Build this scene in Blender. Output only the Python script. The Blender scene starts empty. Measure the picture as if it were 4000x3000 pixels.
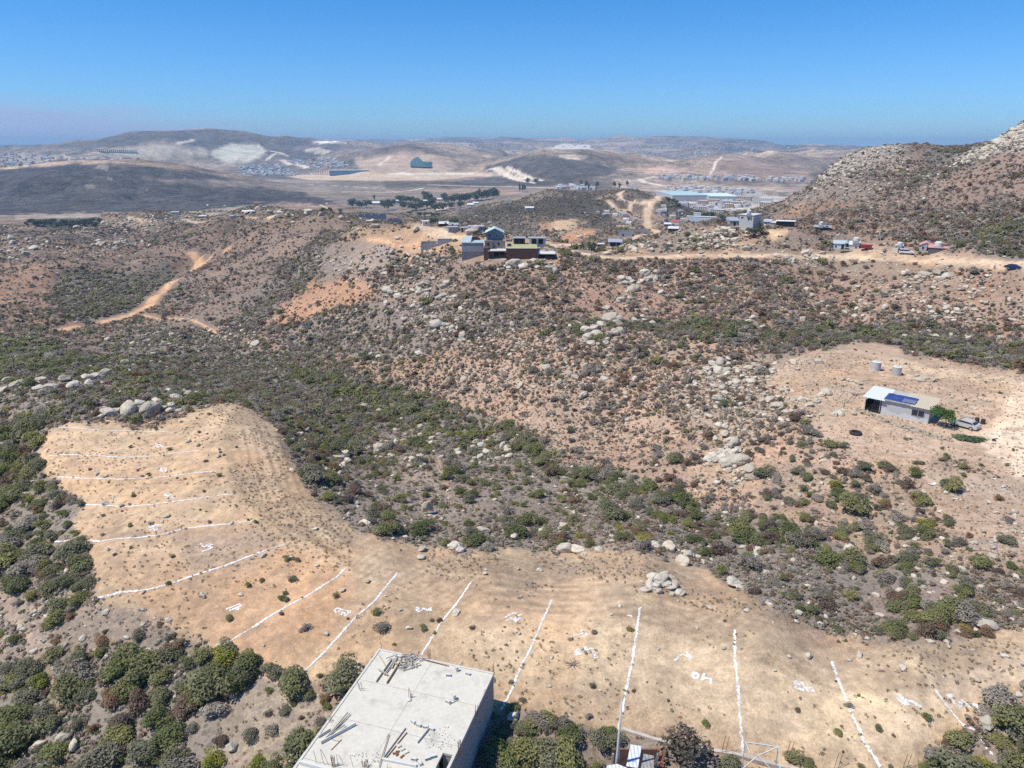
import bpy, math, random
import numpy as np
from mathutils import Vector, Matrix
random.seed(7); RNG = np.random.default_rng(11)
R = math.radians
S = bpy.context.scene
COL = S.collection
# ------------------------------------------------------------------ camera
CZ = 150.0                      # camera height; ground below is given as a drop from here
F = 2820.0; PITCH = R(18.4)     # focal length in pixels of the 4000 px wide photograph
SP, CP = math.sin(PITCH), math.cos(PITCH)
cam = bpy.data.cameras.new('camera'); co = bpy.data.objects.new('camera', cam); COL.objects.link(co)
cam.sensor_fit = 'HORIZONTAL'; cam.sensor_width = 36.0; cam.lens = 36.0 * F / 4000.0
cam.clip_start = 1.0; cam.clip_end = 90000.0
co.location = (0, 0, CZ); co.rotation_euler = (math.pi / 2 - PITCH, 0, 0)
S.camera = co
# ------------------------------------------------------------------ light, sky, exposure
SUN_DIR = Vector((-0.95, -0.30, 0)).normalized(); SUN_EL = R(61)
to_sun = Vector((SUN_DIR.x * math.cos(SUN_EL), SUN_DIR.y * math.cos(SUN_EL), math.sin(SUN_EL)))
sl = bpy.data.lights.new('sun', 'SUN'); sl.energy = 4.6; sl.angle = R(0.53); sl.color = (1.0, 0.94, 0.85)
so = bpy.data.objects.new('sun', sl); COL.objects.link(so); so.location = (0, 0, 400)
so.rotation_euler = to_sun.to_track_quat('Z', 'Y').to_euler()
S.view_settings.view_transform = 'Standard'; S.view_settings.look = 'None'
S.view_settings.exposure = 0.1; S.view_settings.gamma = 1.0
S.cycles.use_denoising = False; S.cycles.max_bounces = 5; S.cycles.diffuse_bounces = 2
S.cycles.volume_bounces = 0; S.cycles.transparent_max_bounces = 8; S.cycles.use_adaptive_sampling = True
S.cycles.adaptive_threshold = 0.02

class NT:
    def __init__(s, tree): s.t = tree
    def n(s, typ, ins=None, **kw):
        nd = s.t.nodes.new(typ)
        for k, v in kw.items(): setattr(nd, k, v)
        for k, v in (ins or {}).items():
            i = nd.inputs[k]
            if isinstance(v, bpy.types.NodeSocket): s.t.links.new(v, i)
            elif isinstance(v, (tuple, list)) and i.type == 'RGBA' and len(v) == 3: i.default_value = (*v, 1)
            else: i.default_value = v
        return nd
    def math(s, op, a, b=0.0, clamp=False):
        return s.n('ShaderNodeMath', {0: a, 1: b}, operation=op, use_clamp=clamp).outputs[0]
    def mix(s, f, a, b, mode='MIX'):
        return s.n('ShaderNodeMix', {0: f, 6: a, 7: b}, data_type='RGBA', blend_type=mode).outputs[2]
    def noise(s, vec, scale, detail=4, rough=.55, dist=0.0):
        return s.n('ShaderNodeTexNoise', {'Vector': vec, 'Scale': scale, 'Detail': detail, 'Roughness': rough, 'Distortion': dist}).outputs[0]
    def ramp(s, f, a, b, lo=0.0, hi=1.0):
        return s.n('ShaderNodeMapRange', {0: f, 1: a, 2: b, 3: lo, 4: hi}).outputs[0]

w = bpy.data.worlds.new('World'); S.world = w; w.use_nodes = True
w.node_tree.nodes.clear(); q = NT(w.node_tree)
sky = q.n('ShaderNodeTexSky', sky_type='NISHITA', sun_disc=False)
sky.sun_elevation = SUN_EL; sky.sun_rotation = math.atan2(to_sun.x, to_sun.y)
sky.altitude = 0; sky.air_density = 1.0; sky.dust_density = 0.3; sky.ozone_density = 3.0
tc = q.n('ShaderNodeTexCoord')
sep = q.n('ShaderNodeSeparateXYZ', {0: tc.outputs['Generated']})
up = q.n('ShaderNodeCombineXYZ', {0: sep.outputs[0], 1: sep.outputs[1], 2: q.math('MAXIMUM', sep.outputs[2], .012)}).outputs[0]
w.node_tree.links.new(up, sky.inputs['Vector'])
# a low bank of marine cloud far off to the left, laid out by compass direction and elevation
az = q.math('ARCTAN2', sep.outputs[0], sep.outputs[1])
cv = q.n('ShaderNodeCombineXYZ', {0: q.math('MULTIPLY', az, 7.0), 1: q.math('MULTIPLY', sep.outputs[2], 45.0), 2: 0.0}).outputs[0]
cn = q.noise(cv, 1.3, 5, .55)
top = q.math('ADD', q.math('MULTIPLY', q.math('SUBTRACT', cn, .5), .05), q.ramp(az, -.62, .15, .055, -.02))
bank = q.ramp(q.math('SUBTRACT', top, sep.outputs[2]), -.006, .02, 0, 1)
bank = q.math('MULTIPLY', bank, q.ramp(az, -.5, .1, .8, .0))
elv = q.ramp(sep.outputs[2], 0.0, .20, 0, 1)
skc = q.mix(1.0, sky.outputs[0], q.mix(elv, (.60, .99, 1.66), (.26, .83, 1.40)), 'MULTIPLY')
skc = q.mix(bank, skc, (4.0, 4.9, 7.9))
bg = q.n('ShaderNodeBackground', {'Color': skc, 'Strength': 0.092})
q.n('ShaderNodeOutputWorld', {'Surface': bg.outputs[0]})

# ------------------------------------------------------------------ pixel and ground geometry
def tanv(v):
    s = (1500 - v) / F
    return (SP - s * CP) / (CP + s * SP)
def pix_dir(u, v):
    s = (1500 - v) / F
    return np.array([(u - 2000) / F, CP + s * SP, -SP + s * CP])
def P(u, v, Y):
    d = pix_dir(u, v); return tuple(d * (Y / d[1]))
def D(u, v, drop):
    d = pix_dir(u, v); return tuple(d * (drop / -d[2]))
def Q(u, Y, drop):
    t = Y * CP + drop * SP
    return (t * (u - 2000) / F, Y, -drop)
def to_pix(x, y, z):            # z relative to camera
    t = y * CP - z * SP
    up = y * SP + z * CP
    t = np.where(np.abs(t) < 1e-3, 1e-3, t)
    return 2000 + F * x / t, 1500 - F * up / t, t

CTRL = []
for a in [(200,1690,45),(500,1680,44.5),(900,1590,44),(1100,1750,44),(3000,2450,43.6),(3600,2550,43.5),(4000,2600,43),
          (2500,2200,44),(1500,2150,44.4),(1200,2000,44.5),(1050,1850,44.2),(600,1800,44.5),(500,2000,45),(400,2200,45.5),
          (800,2300,45.4),(1100,2600,46),(900,2400,45.7),(1900,2250,44.2),(1930,2790,46.1),(2600,2900,46.5),(3400,3000,46.2),(3900,2900,46),
          (2300,2550,45),(3000,2700,45),(1500,2400,45.2),(1400,2700,46.2),(1700,2500,45.4),(2200,2750,45.8),
          (100,2100,49),(0,1850,51),(0,2400,50),(300,2600,49),(600,2900,49.5),(0,2950,52),(1100,2950,47.8),(750,2620,47.5),(250,1950,47),
          (2000,3000,47.2),(2400,3000,47.4),(3000,3000,47),(3700,3000,47),
          (1400,1800,58),(1700,1780,56),(1670,2000,50),(2000,2000,50.5),(2400,2050,49),(2900,2200,46.4),(1100,1600,56),(900,1530,60),
          (550,1570,47),(300,1490,49),(50,1480,50),(300,1430,60),(0,1400,64),(700,1450,68),(150,1330,70),(0,1290,78),
          (900,1400,76),(1500,1550,69),(1900,1700,62),(2300,1880,56),(2800,2050,51.5),(3400,2250,47.5),(3900,2350,44.5),
          (1700,1500,65),(2000,1600,59),(2400,1700,55),(2800,1850,50.5),(3200,2000,47.5),(3700,2150,45),(4000,2100,44),
          (2350,1270,48.5),(2000,1400,55),(2400,1450,51.5),(2800,1500,48.5),(2700,1300,48),(3000,1400,46.5),(3100,1600,46),(3300,1750,45.8),
          (1800,1330,57),(1600,1370,62),(3300,1370,45),(3600,1450,44.7),(3600,1600,45.2),(3500,1650,45.3),(3400,1600,45.3),(3700,1750,45.3),(3950,1600,44.4),(4000,1450,43.8),(3700,1380,44.6),
          (2350,1245,50.5),(2700,1240,50),(2900,1290,47.3),(3300,1320,47),(3700,1340,46),(3900,1370,45),(3300,1290,49),(3800,1320,48),
          (2500,1120,46.5),(2150,965,39.5),(2350,1005,40.5),(2700,1000,40),(3000,1000,39.5),(3300,995,38.5),(3600,1010,36.5),(3800,1025,34.5),(4000,1050,33.5),
          (3000,1150,44),(3500,1150,42.5),(3900,1150,40),(3000,1250,47.5),(3600,1250,46),(4000,1250,43.5),
          (2000,1010,41.5),(1830,1000,42),(1900,1150,49),(1900,1250,54),(1500,1280,62),(1500,1150,55),(1500,1050,48.5),(1600,980,44),(1650,930,39.5),
          (1600,880,36.5),(1900,940,37.5),(2000,950,38.2),(1750,900,36),(1450,860,37.5),(1800,875,34.5),
          (1300,1200,63),(1150,1200,68),(1150,1100,65),(1300,1050,56),(1200,950,55),(1350,900,45),(1250,810,46),(1250,900,50.5),(1100,950,61),
          (1100,1280,72),(950,1250,75),(950,1150,76),(900,1050,77),(900,950,72),(1000,860,60),(1000,800,61),(760,1000,84),(700,900,82),
          (700,830,80),(500,830,82),(450,860,83),(400,950,85),(550,1180,88),(400,1260,86),(200,1200,86),(200,1050,86),(0,1150,86),(0,1000,88),
          (100,900,90),(700,1100,86),(700,1250,80),(900,1350,76),(300,1300,82),(500,1350,78),(1100,1350,73),(1300,1450,70),
          (300,880,106),(200,845,118),(0,860,108),(100,800,118),(700,815,118),(1100,800,115),(1350,790,114),
          (0,680,82),(300,645,58),(500,645,60),(700,665,72),(900,700,90),(1150,740,104),(500,740,95),
          (1500,830,110),(1700,800,112),(1500,740,117),(1900,740,116),(1500,700,119),(1100,700,122),(2000,700,117),(1300,672,114),(1850,672,112),(1300,695,122),
          (1050,650,110),(1300,620,80),(2700,735,118),(3000,745,117),(2800,800,118),(2700,850,117),(3000,830,117),(2300,740,115)]:
    CTRL.append(D(*a))
for a in [(1600,600,3667),(1400,640,3386),(1750,610,3921),(1900,650,3450),
          (540,548,4800),(900,537,5200),(1200,555,5200),(1400,578,5400),(850,600,4300),(700,640,3900),(500,600,4200),(250,595,4500),(0,605,4300),(220,568,5200),(0,588,5500),(380,585,5000),
          (2100,612,3000),(2300,622,3000),(2450,660,2700),(2000,650,2900),(2200,690,2400),(2400,705,2250),(2600,650,3000),(2850,612,3000),(3050,640,3000),(2950,680,2500),(2700,700,2300),(3100,700,2300),(2720,640,3100),
          (1500,555,8500),(1800,548,9500),(2100,550,9000),(2350,552,9000),(2500,546,9000),(2700,550,9000),(3000,566,9000),(3300,585,9000),(3700,585,9000),
          (2000,600,6500),(2500,600,6000),(3000,620,5500),(1500,600,6000),(2300,575,7500),
          (2150,748,950),(1950,800,950),(1850,850,850),(2300,790,950),(2380,860,700),(2200,860,700),(2100,810,850),(2000,890,560),(2200,895,520),(2250,930,400),(2100,930,400),(2000,905,450),(2350,950,340),
          (2480,728,1050),(2480,790,850),(2350,780,950),(2560,800,850),(2550,880,640),(2400,860,700),(2550,940,430),(2500,960,380),
          (2700,930,300),(2850,870,330),(2700,865,330),(3000,870,320),(2900,960,285),(3150,880,310),(3300,930,285),(3200,900,300),(2600,900,330),
          (2950,825,620),(2650,850,820),(3400,930,275),(3300,880,310),(3600,930,265),(3800,960,240),(4000,980,225),
          (3100,850,420),(3200,760,470),(3400,700,480),(3400,612,545),(3450,560,580),(3380,566,570),(3530,562,590),(3320,590,565),(3270,618,560),(3225,655,555),(3200,690,545),(3100,770,560),(3020,840,600),
          (3640,612,540),(3700,622,500),(3650,574,800),(3850,562,800),(3700,640,450),(3700,750,370),(3700,850,300),(4000,900,240),(4000,750,310),(4000,600,380),(4000,468,450),(3900,530,450),(3780,592,460),(3750,569,800),(3600,585,640)]:
    CTRL.append(P(*a))
for a in [(2000,20,50),(0,20,56),(4000,20,50),(2000,3,52),(1800,420,50),(1500,480,60),(1650,400,48),(500,1050,100),(750,1080,98),(1000,900,80),(1250,700,68),
          (300,2900,125),(700,2800,125),(1000,2500,122),(0,2900,120),(1600,4800,100),(540,6400,60),(900,6800,60),(200,6800,60),(2100,3900,110),(2850,4000,100),(2500,3900,105),
          (2000,12500,60),(500,12500,60),(3500,12500,60),(2750,450,62),(3000,450,56),(3450,760,30),(4000,650,20),(4000,1500,100),(3450,1500,110),(3450,4000,90),
          (5200,450,-50),(5200,250,8),(5200,120,38),(5200,60,42),(4500,300,10),(-1200,100,56),(-1200,250,80),(-1200,600,92),(-1200,1500,110),(-1200,3000,90),(-1200,6000,20)]:
    CTRL.append(Q(*a))
for a in [(0,-100,60),(-100,-20,60),(100,-20,48),(0,-1000,80),(-3000,-1000,90),(3000,-1000,60),(0,-6000,60),(-6000,0,60),(6000,0,40),(0,25000,12),(-18000,18000,12),(18000,18000,12),(0,-25000,80)]:
    CTRL.append((a[0], a[1], -a[2]))
CT = np.array(CTRL)
KT = 2.6
def feat(x, y):
    r = np.hypot(x, y) + 1e-6
    return np.stack([KT * x / r, KT * y / r, np.log(r)], -1)
def kern(d2): return np.sqrt(d2 + 0.05 ** 2)
_A = feat(CT[:, 0], CT[:, 1])
_K = kern(((_A[:, None] - _A[None]) ** 2).sum(-1))
_z0 = CT[:, 2].mean()
_w = np.linalg.solve(_K + 0.002 * -np.eye(len(_A)), CT[:, 2] - _z0)

def hash2(ix, iy, seed):
    h = (ix.astype(np.int64) * 374761393 + iy.astype(np.int64) * 668265263 + seed * 1442695041) & 0xffffffff
    h = ((h ^ (h >> 13)) * 1274126177) & 0xffffffff
    h = h ^ (h >> 16)
    return (h & 0xffff) / 65535.0
def vnoise(x, y, seed=0):
    ix = np.floor(x); iy = np.floor(y); fx = x - ix; fy = y - iy
    fx = fx * fx * fx * (fx * (fx * 6 - 15) + 10); fy = fy * fy * fy * (fy * (fy * 6 - 15) + 10)
    a = hash2(ix, iy, seed); b = hash2(ix + 1, iy, seed); c = hash2(ix, iy + 1, seed); d = hash2(ix + 1, iy + 1, seed)
    return (a + (b - a) * fx) * (1 - fy) + (c + (d - c) * fx) * fy
def fbm(x, y, L, octv=4, seed=0):
    s = 0; a = 1; t = 0
    for k in range(octv):
        c, sn = math.cos(k * 1.3), math.sin(k * 1.3)
        s = s + a * vnoise((x * c - y * sn) / L + 17.3 * k, (x * sn + y * c) / L + 5.1 * k, seed + k); t += a; a *= .5; L /= 2.03
    return s / t

# polar grid: fine inside the view and to both sides of it, coarse behind
th_f = np.radians(np.arange(-54, 54.01, 0.1))
th_c = np.radians(np.arange(57, 304, 3.0))
TH = np.concatenate([th_f, th_c])
NF = len(th_f)
RR = np.concatenate([[0.5, 4, 10, 16, 21, 25, 28], np.exp(np.arange(math.log(30), math.log(13500), 0.0082)), [14500, 16000]])
NTH, NR = len(TH), len(RR)
TT, RG = np.meshgrid(TH, RR, indexing='ij')
GX = RG * np.sin(TT); GY = RG * np.cos(TT)
ff = feat(GX.ravel(), GY.ravel()).astype(np.float32)
GZ = np.zeros(ff.shape[0], np.float32)
A32 = _A.astype(np.float32); w32 = _w.astype(np.float32)
for i in range(0, len(ff), 60000):
    c = ff[i:i + 60000]
    d2 = (c * c).sum(1)[:, None] + (A32 * A32).sum(1)[None] - 2 * c @ A32.T
    GZ[i:i + 60000] = kern(np.maximum(d2, 0)) @ w32
GZ = GZ.reshape(GX.shape).astype(np.float64) + _z0

def inpoly(poly, U, V):
    p = np.array(poly, float); m = np.zeros(U.shape, bool)
    x0, y0 = p.min(0); x1, y1 = p.max(0)
    sel = (U >= x0) & (U <= x1) & (V >= y0) & (V <= y1)
    if not sel.any(): return m
    u = U[sel]; v = V[sel]; r = np.zeros(u.shape, bool)
    for i in range(len(p)):
        ax, ay = p[i]; bx, by = p[i - 1]
        if ay == by: continue
        c = ((ay > v) != (by > v)) & (u < (bx - ax) * (v - ay) / (by - ay) + ax)
        r ^= c
    m[sel] = r
    return m
def blur(m, n=1):
    m = m.astype(np.float64)
    for _ in range(n):
        m[1:-1] = (m[:-2] + 2 * m[1:-1] + m[2:]) / 4
        m[:, 1:-1] = (m[:, :-2] + 2 * m[:, 1:-1] + m[:, 2:]) / 4
    return m
LOTS = [(200,1670),(420,1650),(560,1690),(700,1640),(840,1590),(900,1570),(1000,1610),(1090,1690),(1110,1760),(1160,1850),(1200,1920),(1260,1980),(1340,2030),(1400,2070),(1500,2110),(1620,2140),(1800,2165),(2000,2150),(2300,2150),(2500,2165),(2640,2180),(2760,2230),(2860,2290),(2960,2360),(3080,2430),(3250,2480),(3450,2515),(3600,2530),(3750,2520),(3900,2480),(4300,2330),(4300,2560),(3950,2680),(3800,2780),(3720,2900),(3600,2950),(3500,3150),(2950,3150),(2880,2960),(2440,2850),(2200,2830),(2000,2740),(1950,2760),(1900,2900),(1500,2900),(1350,2600),(1250,2640),(1100,2690),(1030,2640),(950,2560),(860,2520),(700,2480),(620,2420),(560,2380),(430,2370),(380,2330),(370,2250),(350,2150),(290,2080),(320,1960),(230,1890),(140,1800),(150,1740)]
PAD = [(3190,1370),(3320,1340),(3420,1345),(3500,1360),(3600,1390),(3760,1420),(4200,1500),(4200,1980),(3950,1900),(3800,1820),(3700,1800),(3560,1830),(3400,1830),(3300,1760),(3200,1720),(3150,1620),(3020,1560),(2990,1470),(3060,1400)]
U, V, T_ = to_pix(GX, GY, GZ)
okf = (T_ > 0) & (GY > 0)
cell = RG * 0.0018
flat = blur((inpoly(LOTS, U, V) | inpoly(PAD, U, V)) & okf & (RG < 175), 5)
valley = np.clip((-GZ - 100) / 14, 0, 1) * (RG > 900)
amp = np.zeros_like(GZ)
for k, L in enumerate([3, 6, 13, 27, 55, 110, 230, 470, 900]):
    wgt = np.clip((L - 2.2 * np.maximum(cell, RG * .0082)) / L, 0, 1) * np.clip((RG * .42 - L) / L, 0, 1)
    n = vnoise(GX / L + 3.7 * k, GY / L + 9.1 * k, 50 + k)
    if L > 20: n = .5 * n + .5 * (1 - np.abs(2 * n - 1))
    a = {3: .055, 6: .045, 13: .05, 27: .06, 55: .07, 110: .085, 230: .11, 470: .14, 900: .10}[L] * (1 + 1.0 * (L > 150) * np.clip((RG - 2300) / 1500, 0, 1))
    amp += (n - .5) * L * a * wgt * (1 - .6 * (L > 20) * np.clip((500 - RG) / 300, 0, 1))
cr = np.clip((RG - 9500) / 2500, 0, 1)
gul = np.zeros_like(GZ)
for k, L in enumerate([34, 70, 150]):
    n = vnoise(GX / L + 31 * k + .5 * vnoise(GX / L * 2, GY / L * 2, 7), GY / L + 11 * k, 90 + k); gul -= (1 - np.abs(2 * n - 1)) ** 4 * L * .075 * np.clip((L - 2.2 * np.maximum(cell, RG * .0082)) / L, 0, 1) * np.clip((RG - 150 - L) / 200, 0, 1) * (1 - .75 * np.clip((GZ + 34) / 12, 0, 1) * (RG < 1200))
amp = amp + gul
GZ = GZ + amp * (1 - .84 * flat) * (1 - .93 * valley) * (1 - cr)
U, V, T_ = to_pix(GX, GY, GZ)
LR = np.log(RR)
def _idx(x, y):
    th = np.arctan2(x, y); r = np.hypot(x, y)
    ti = np.clip((th - th_f[0]) / (th_f[1] - th_f[0]), 0, NF - 1.001)
    ri = np.clip(np.interp(np.log(r), LR, np.arange(NR)), 0, NR - 1.001)
    return ti, ri
def hgt(x, y):                  # ground height relative to the camera
    ti, ri = _idx(np.asarray(x, float), np.asarray(y, float))
    i = ti.astype(int); j = ri.astype(int); a = ti - i; b = ri - j
    return (GZ[i, j] * (1 - a) + GZ[i + 1, j] * a) * (1 - b) + (GZ[i, j + 1] * (1 - a) + GZ[i + 1, j + 1] * a) * b
def ground(u, v, rmin=0, rmax=1e9):               # the ground point seen at a photograph pixel
    d = pix_dir(u, v); th = math.atan2(d[0], d[1]); h = math.hypot(d[0], d[1]); td = -d[2] / h
    ti = min(max((th - th_f[0]) / (th_f[1] - th_f[0]), 0), NF - 1.001); i = int(ti); a = ti - i
    z = GZ[i] * (1 - a) + GZ[i + 1] * a
    g = z + td * RR
    ok = np.where((g[1:] >= 0) & (RR[1:] > rmin))[0]
    if len(ok) == 0: k = NR - 6; r = RR[k]
    else:
        k = ok[0]; g0, g1 = g[k], g[k + 1]
        f = 0 if g0 >= 0 else -g0 / (g1 - g0)
        r = RR[k] + (RR[k + 1] - RR[k]) * f
    r = min(r, rmax)
    x, y = r * math.sin(th), r * math.cos(th)
    return Vector((x, y, float(hgt(x, y)) + CZ))
# ------------------------------------------------------------------ what the ground is made of, written to the ground vertices
JN = (fbm(TT * 70, np.log(RG) * 55, 1.0, 4, 3) - .5)
JM = (fbm(TT * 70 + 40, np.log(RG) * 55 + 9, 1.0, 4, 8) - .5)
jv = np.clip((V - 560) / 400, .06, 1)
JU, JV = U + JN * 75 * jv, V + JM * 60 * jv
vis = (T_ > 0) & (GY > 0)
FBL = fbm(GX, GY, 38, 4, 21); FBM_ = fbm(GX, GY, 140, 4, 31); FBF = fbm(GX, GY, 900, 5, 41); FBS = fbm(GX, GY, 9, 3, 51)
def lerp(a, b, t): return a + (b - a) * t
def sm(x, a, b):
    t = np.clip((x - a) / (b - a), 0, 1); return t * t * (3 - 2 * t)
soil = np.zeros(GX.shape + (3,))
near = sm(RG, 380, 900)[..., None]; far = sm(RG, 1200, 2000)[..., None]
c_near = lerp(np.array([.36, .265, .195]), np.array([.44, .275, .175]), sm(FBL, .38, .62)[..., None])
c_mid = lerp(np.array([.30, .225, .17]), np.array([.36, .235, .165]), sm(FBM_, .4, .6)[..., None])
c_far = lerp(np.array([.19, .155, .125]), np.array([.38, .285, .20]), sm(FBF, .42, .58)[..., None])
soil[:] = lerp(lerp(c_near, c_mid, near), c_far, far)
veg = lerp(lerp(.5, .75, near[..., 0]), .5 + .5 * (FBM_ - .5), far[..., 0])
smooth = np.zeros_like(RG); rock = np.zeros_like(RG)
dens = .34 * np.ones_like(RG); green = .22 * np.ones_like(RG); size = .62 * np.ones_like(RG)
dens *= lerp(.35, 1.6, sm(FBL, .36, .6)); green = np.clip(green + (FBM_ - .5) * .8, .04, .9)
def paint(poly, col=None, vg=None, smo=None, rk=None, de=None, gr=None, sz=None, j=1, n=1, rmin=0, rmax=1e9, a=1.0, mask=None):
    global soil, veg, smooth, rock, dens, green, size
    m = mask if mask is not None else (inpoly(poly, JU if j else U, JV if j else V) & vis & (RG > rmin) & (RG < rmax))
    m = blur(m, n) * a
    if col is not None: soil = lerp(soil, np.array(col), m[..., None])
    if vg is not None: veg = lerp(veg, vg, m)
    if smo is not None: smooth = lerp(smooth, smo, m)
    if rk is not None: rock = lerp(rock, rk, m)
    if de is not None: dens = lerp(dens, de * lerp(.5, 1.5, sm(FBL, .36, .6)), m)
    if gr is not None: green = lerp(green, gr, m)
    if sz is not None: size = lerp(size, sz, m)
# left basin and the hills across it
paint([(-400,1010),(150,1030),(230,1100),(190,1210),(60,1250),(-400,1300)], (.42,.27,.18), .35, de=.22, gr=.15)
paint([(560,1000),(860,880),(1200,880),(1250,930),(1080,1080),(900,1180),(820,1230),(640,1200),(700,1050)], (.36,.25,.185), .55, de=.30, gr=.12)
paint([(250,1060),(500,1060),(700,1020),(640,1110),(570,1180),(430,1260),(250,1240),(190,1160)], (.24,.20,.15), .9, de=.75, gr=.4, sz=.7)
paint([(-400,1310),(150,1320),(350,1400),(340,1460),(-400,1470)], (.22,.19,.14), .95, de=.9, gr=.6, sz=.9)
paint([(880,1270),(1080,1060),(1250,915),(1340,890),(1300,985),(1190,1090),(1090,1230),(1010,1300),(900,1310)], (.25,.2,.16), .9, de=.8, gr=.12)
paint([(1260,960),(1390,930),(1520,925),(1530,1010),(1540,1060),(1400,1075),(1250,1060)], (.38,.30,.24), .35, rk=.5, de=.12, gr=.1)
paint([(1200,1120),(1350,1085),(1480,1100),(1500,1180),(1350,1215),(1200,1270),(1010,1295),(1060,1240),(1120,1190)], (.49,.29,.18), .2, de=.14, gr=.2)
paint([(1050,1290),(1500,1160),(1900,1090),(2150,1110),(2250,1220),(1900,1330),(1500,1420),(1100,1360)], (.33,.245,.185), .7, de=.55, gr=.14)
paint([(1400,1080),(1600,1010),(1900,1010),(2150,1040),(2150,1150),(1900,1200),(1600,1190),(1480,1160)], (.38,.26,.19), .55, rk=.25, de=.42, gr=.1)
# slope under the middle road, canyon slope, ridge
paint([(2000,1030),(2500,1015),(4300,1070),(4300,1340),(3400,1265),(2500,1240),(2200,1230),(1950,1190)], (.42,.275,.195), .4, rk=.1, de=.42, gr=.08, sz=.62)
paint([(3300,1090),(3900,1070),(4300,1100),(4300,1290),(3700,1270),(3350,1230)], (.42,.29,.205), .35, rk=.35, de=.33, gr=.06, sz=.6)
paint([(2150,1275),(2500,1245),(2900,1260),(3000,1300),(2900,1345),(2700,1335),(2500,1325),(2200,1310)], (.29,.245,.18), .9, de=.6, gr=.5, sz=.6)
paint([(2800,1285),(3400,1275),(3900,1345),(4300,1400),(4300,1480),(3850,1425),(3600,1375),(3300,1340),(3000,1370)], (.28,.235,.18), .9, de=.6, gr=.32, sz=.72)
paint([(1500,1500),(1900,1330),(2350,1270),(3020,1360),(2990,1560),(3180,1740),(3500,1850),(3900,1960),(4300,2000),(4300,2320),(3500,2230),(2900,2060),(2300,1860),(1900,1690)], (.44,.31,.22), .3, rk=.25, de=.42, gr=.06, sz=.55)
paint([(2550,1330),(3000,1370),(3030,1600),(2900,1900),(2720,1900),(2700,1650),(2600,1500)], (.42,.315,.225), .3, rk=.5, de=.25, gr=.12, sz=.6)
paint([(2950,1800),(3500,1880),(4300,2000),(4300,2450),(3600,2250),(3000,2080)], (.38,.28,.2), .4, rk=.15, de=.2, gr=.45, sz=.85)
paint([(3500,1850),(4300,1900),(4300,2250),(3800,2150)], (.42,.315,.225), .25, rk=.3, de=.06, gr=.4, sz=.8)
# slope beyond the track, canyon bottom
paint([(600,1260),(900,1330),(1200,1390),(1500,1500),(1750,1610),(2000,1730),(2300,1850),(2600,1950),(2900,2050),(3200,2140),(3500,2220),(4300,2270),(4300,2450),(3700,2560),(3200,2500),(2700,2250),(1600,2180),(1100,1900),(1000,1650),(880,1580),(500,1640),(-100,1650),(-100,1470),(350,1420),(400,1330)], (.34,.27,.205), .75, de=.42, gr=.38, sz=.6)
paint([(600,1290),(1100,1380),(1500,1500),(1650,1580),(1500,1640),(1150,1640),(900,1560),(650,1480),(480,1400)], (.28,.235,.18), .9, de=.75, gr=.30, sz=.46)
paint([(1150,1650),(1500,1620),(1750,1720),(2000,1790),(2250,1890),(2500,2000),(2300,2080),(1950,2000),(1700,1900),(1300,1760)], (.34,.27,.205), .7, rk=.35, de=.34, gr=.55, sz=.62)
paint([(1300,1830),(1650,1830),(1900,1950),(1900,2080),(1700,2110),(1400,2030),(1250,1930)], (.38,.30,.23), .55, de=.2, gr=.45, sz=.6)
paint([(3250,2250),(3900,2280),(4300,2330),(4300,2480),(3800,2500),(3500,2500),(3250,2380)], (.38,.27,.21), .6, de=.3, gr=.25, sz=.7)
paint([(2500,2080),(3200,2160),(3400,2300),(3300,2460),(3000,2350),(2700,2200)], (.32,.26,.20), .85, de=.42, gr=.35, sz=.62)
paint([(2150,2060),(2600,2120),(2700,2190),(2300,2160),(2050,2140)], (.38,.29,.22), .5, rk=.3, de=.3, gr=.3)
# lower left thicket
paint([(-300,1560),(250,1650),(330,1960),(380,2330),(560,2400),(900,2540),(1200,2700),(1450,2900),(1500,3400),(-600,3400),(-600,1600)], (.34,.27,.2), .6, de=.35, gr=.6, sz=1.0)
paint([(-300,1720),(110,1780),(280,1900),(310,2060),(380,2360),(150,2450),(-300,2450)], (.30,.25,.18), .75, de=.45, gr=.65, sz=.95)
paint([(-300,2340),(450,2300),(640,2420),(560,2520),(250,2560),(-300,2560)], (.40,.31,.23), .45, de=.14, gr=.5, sz=.6)
paint([(100,2620),(450,2520),(950,2560),(1010,2700),(850,2860),(700,3400),(-300,3400),(-300,2700)], (.32,.26,.19), .75, de=.42, gr=.72, sz=1.0)
paint([(880,2720),(1250,2700),(1300,2900),(1250,3200),(800,3200)], (.38,.3,.22), .4, de=.15, gr=.7, sz=.8)
paint([(1950,2770),(2450,2860),(2900,2960),(3100,3400),(1800,3400),(1850,2950)], (.36,.27,.2), .6, de=.3, gr=.7, sz=.9)
paint([(3600,2950),(3850,2830),(4300,2700),(4300,3400),(3400,3400)], (.36,.27,.2), .6, de=.4, gr=.55, sz=.8)
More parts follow.
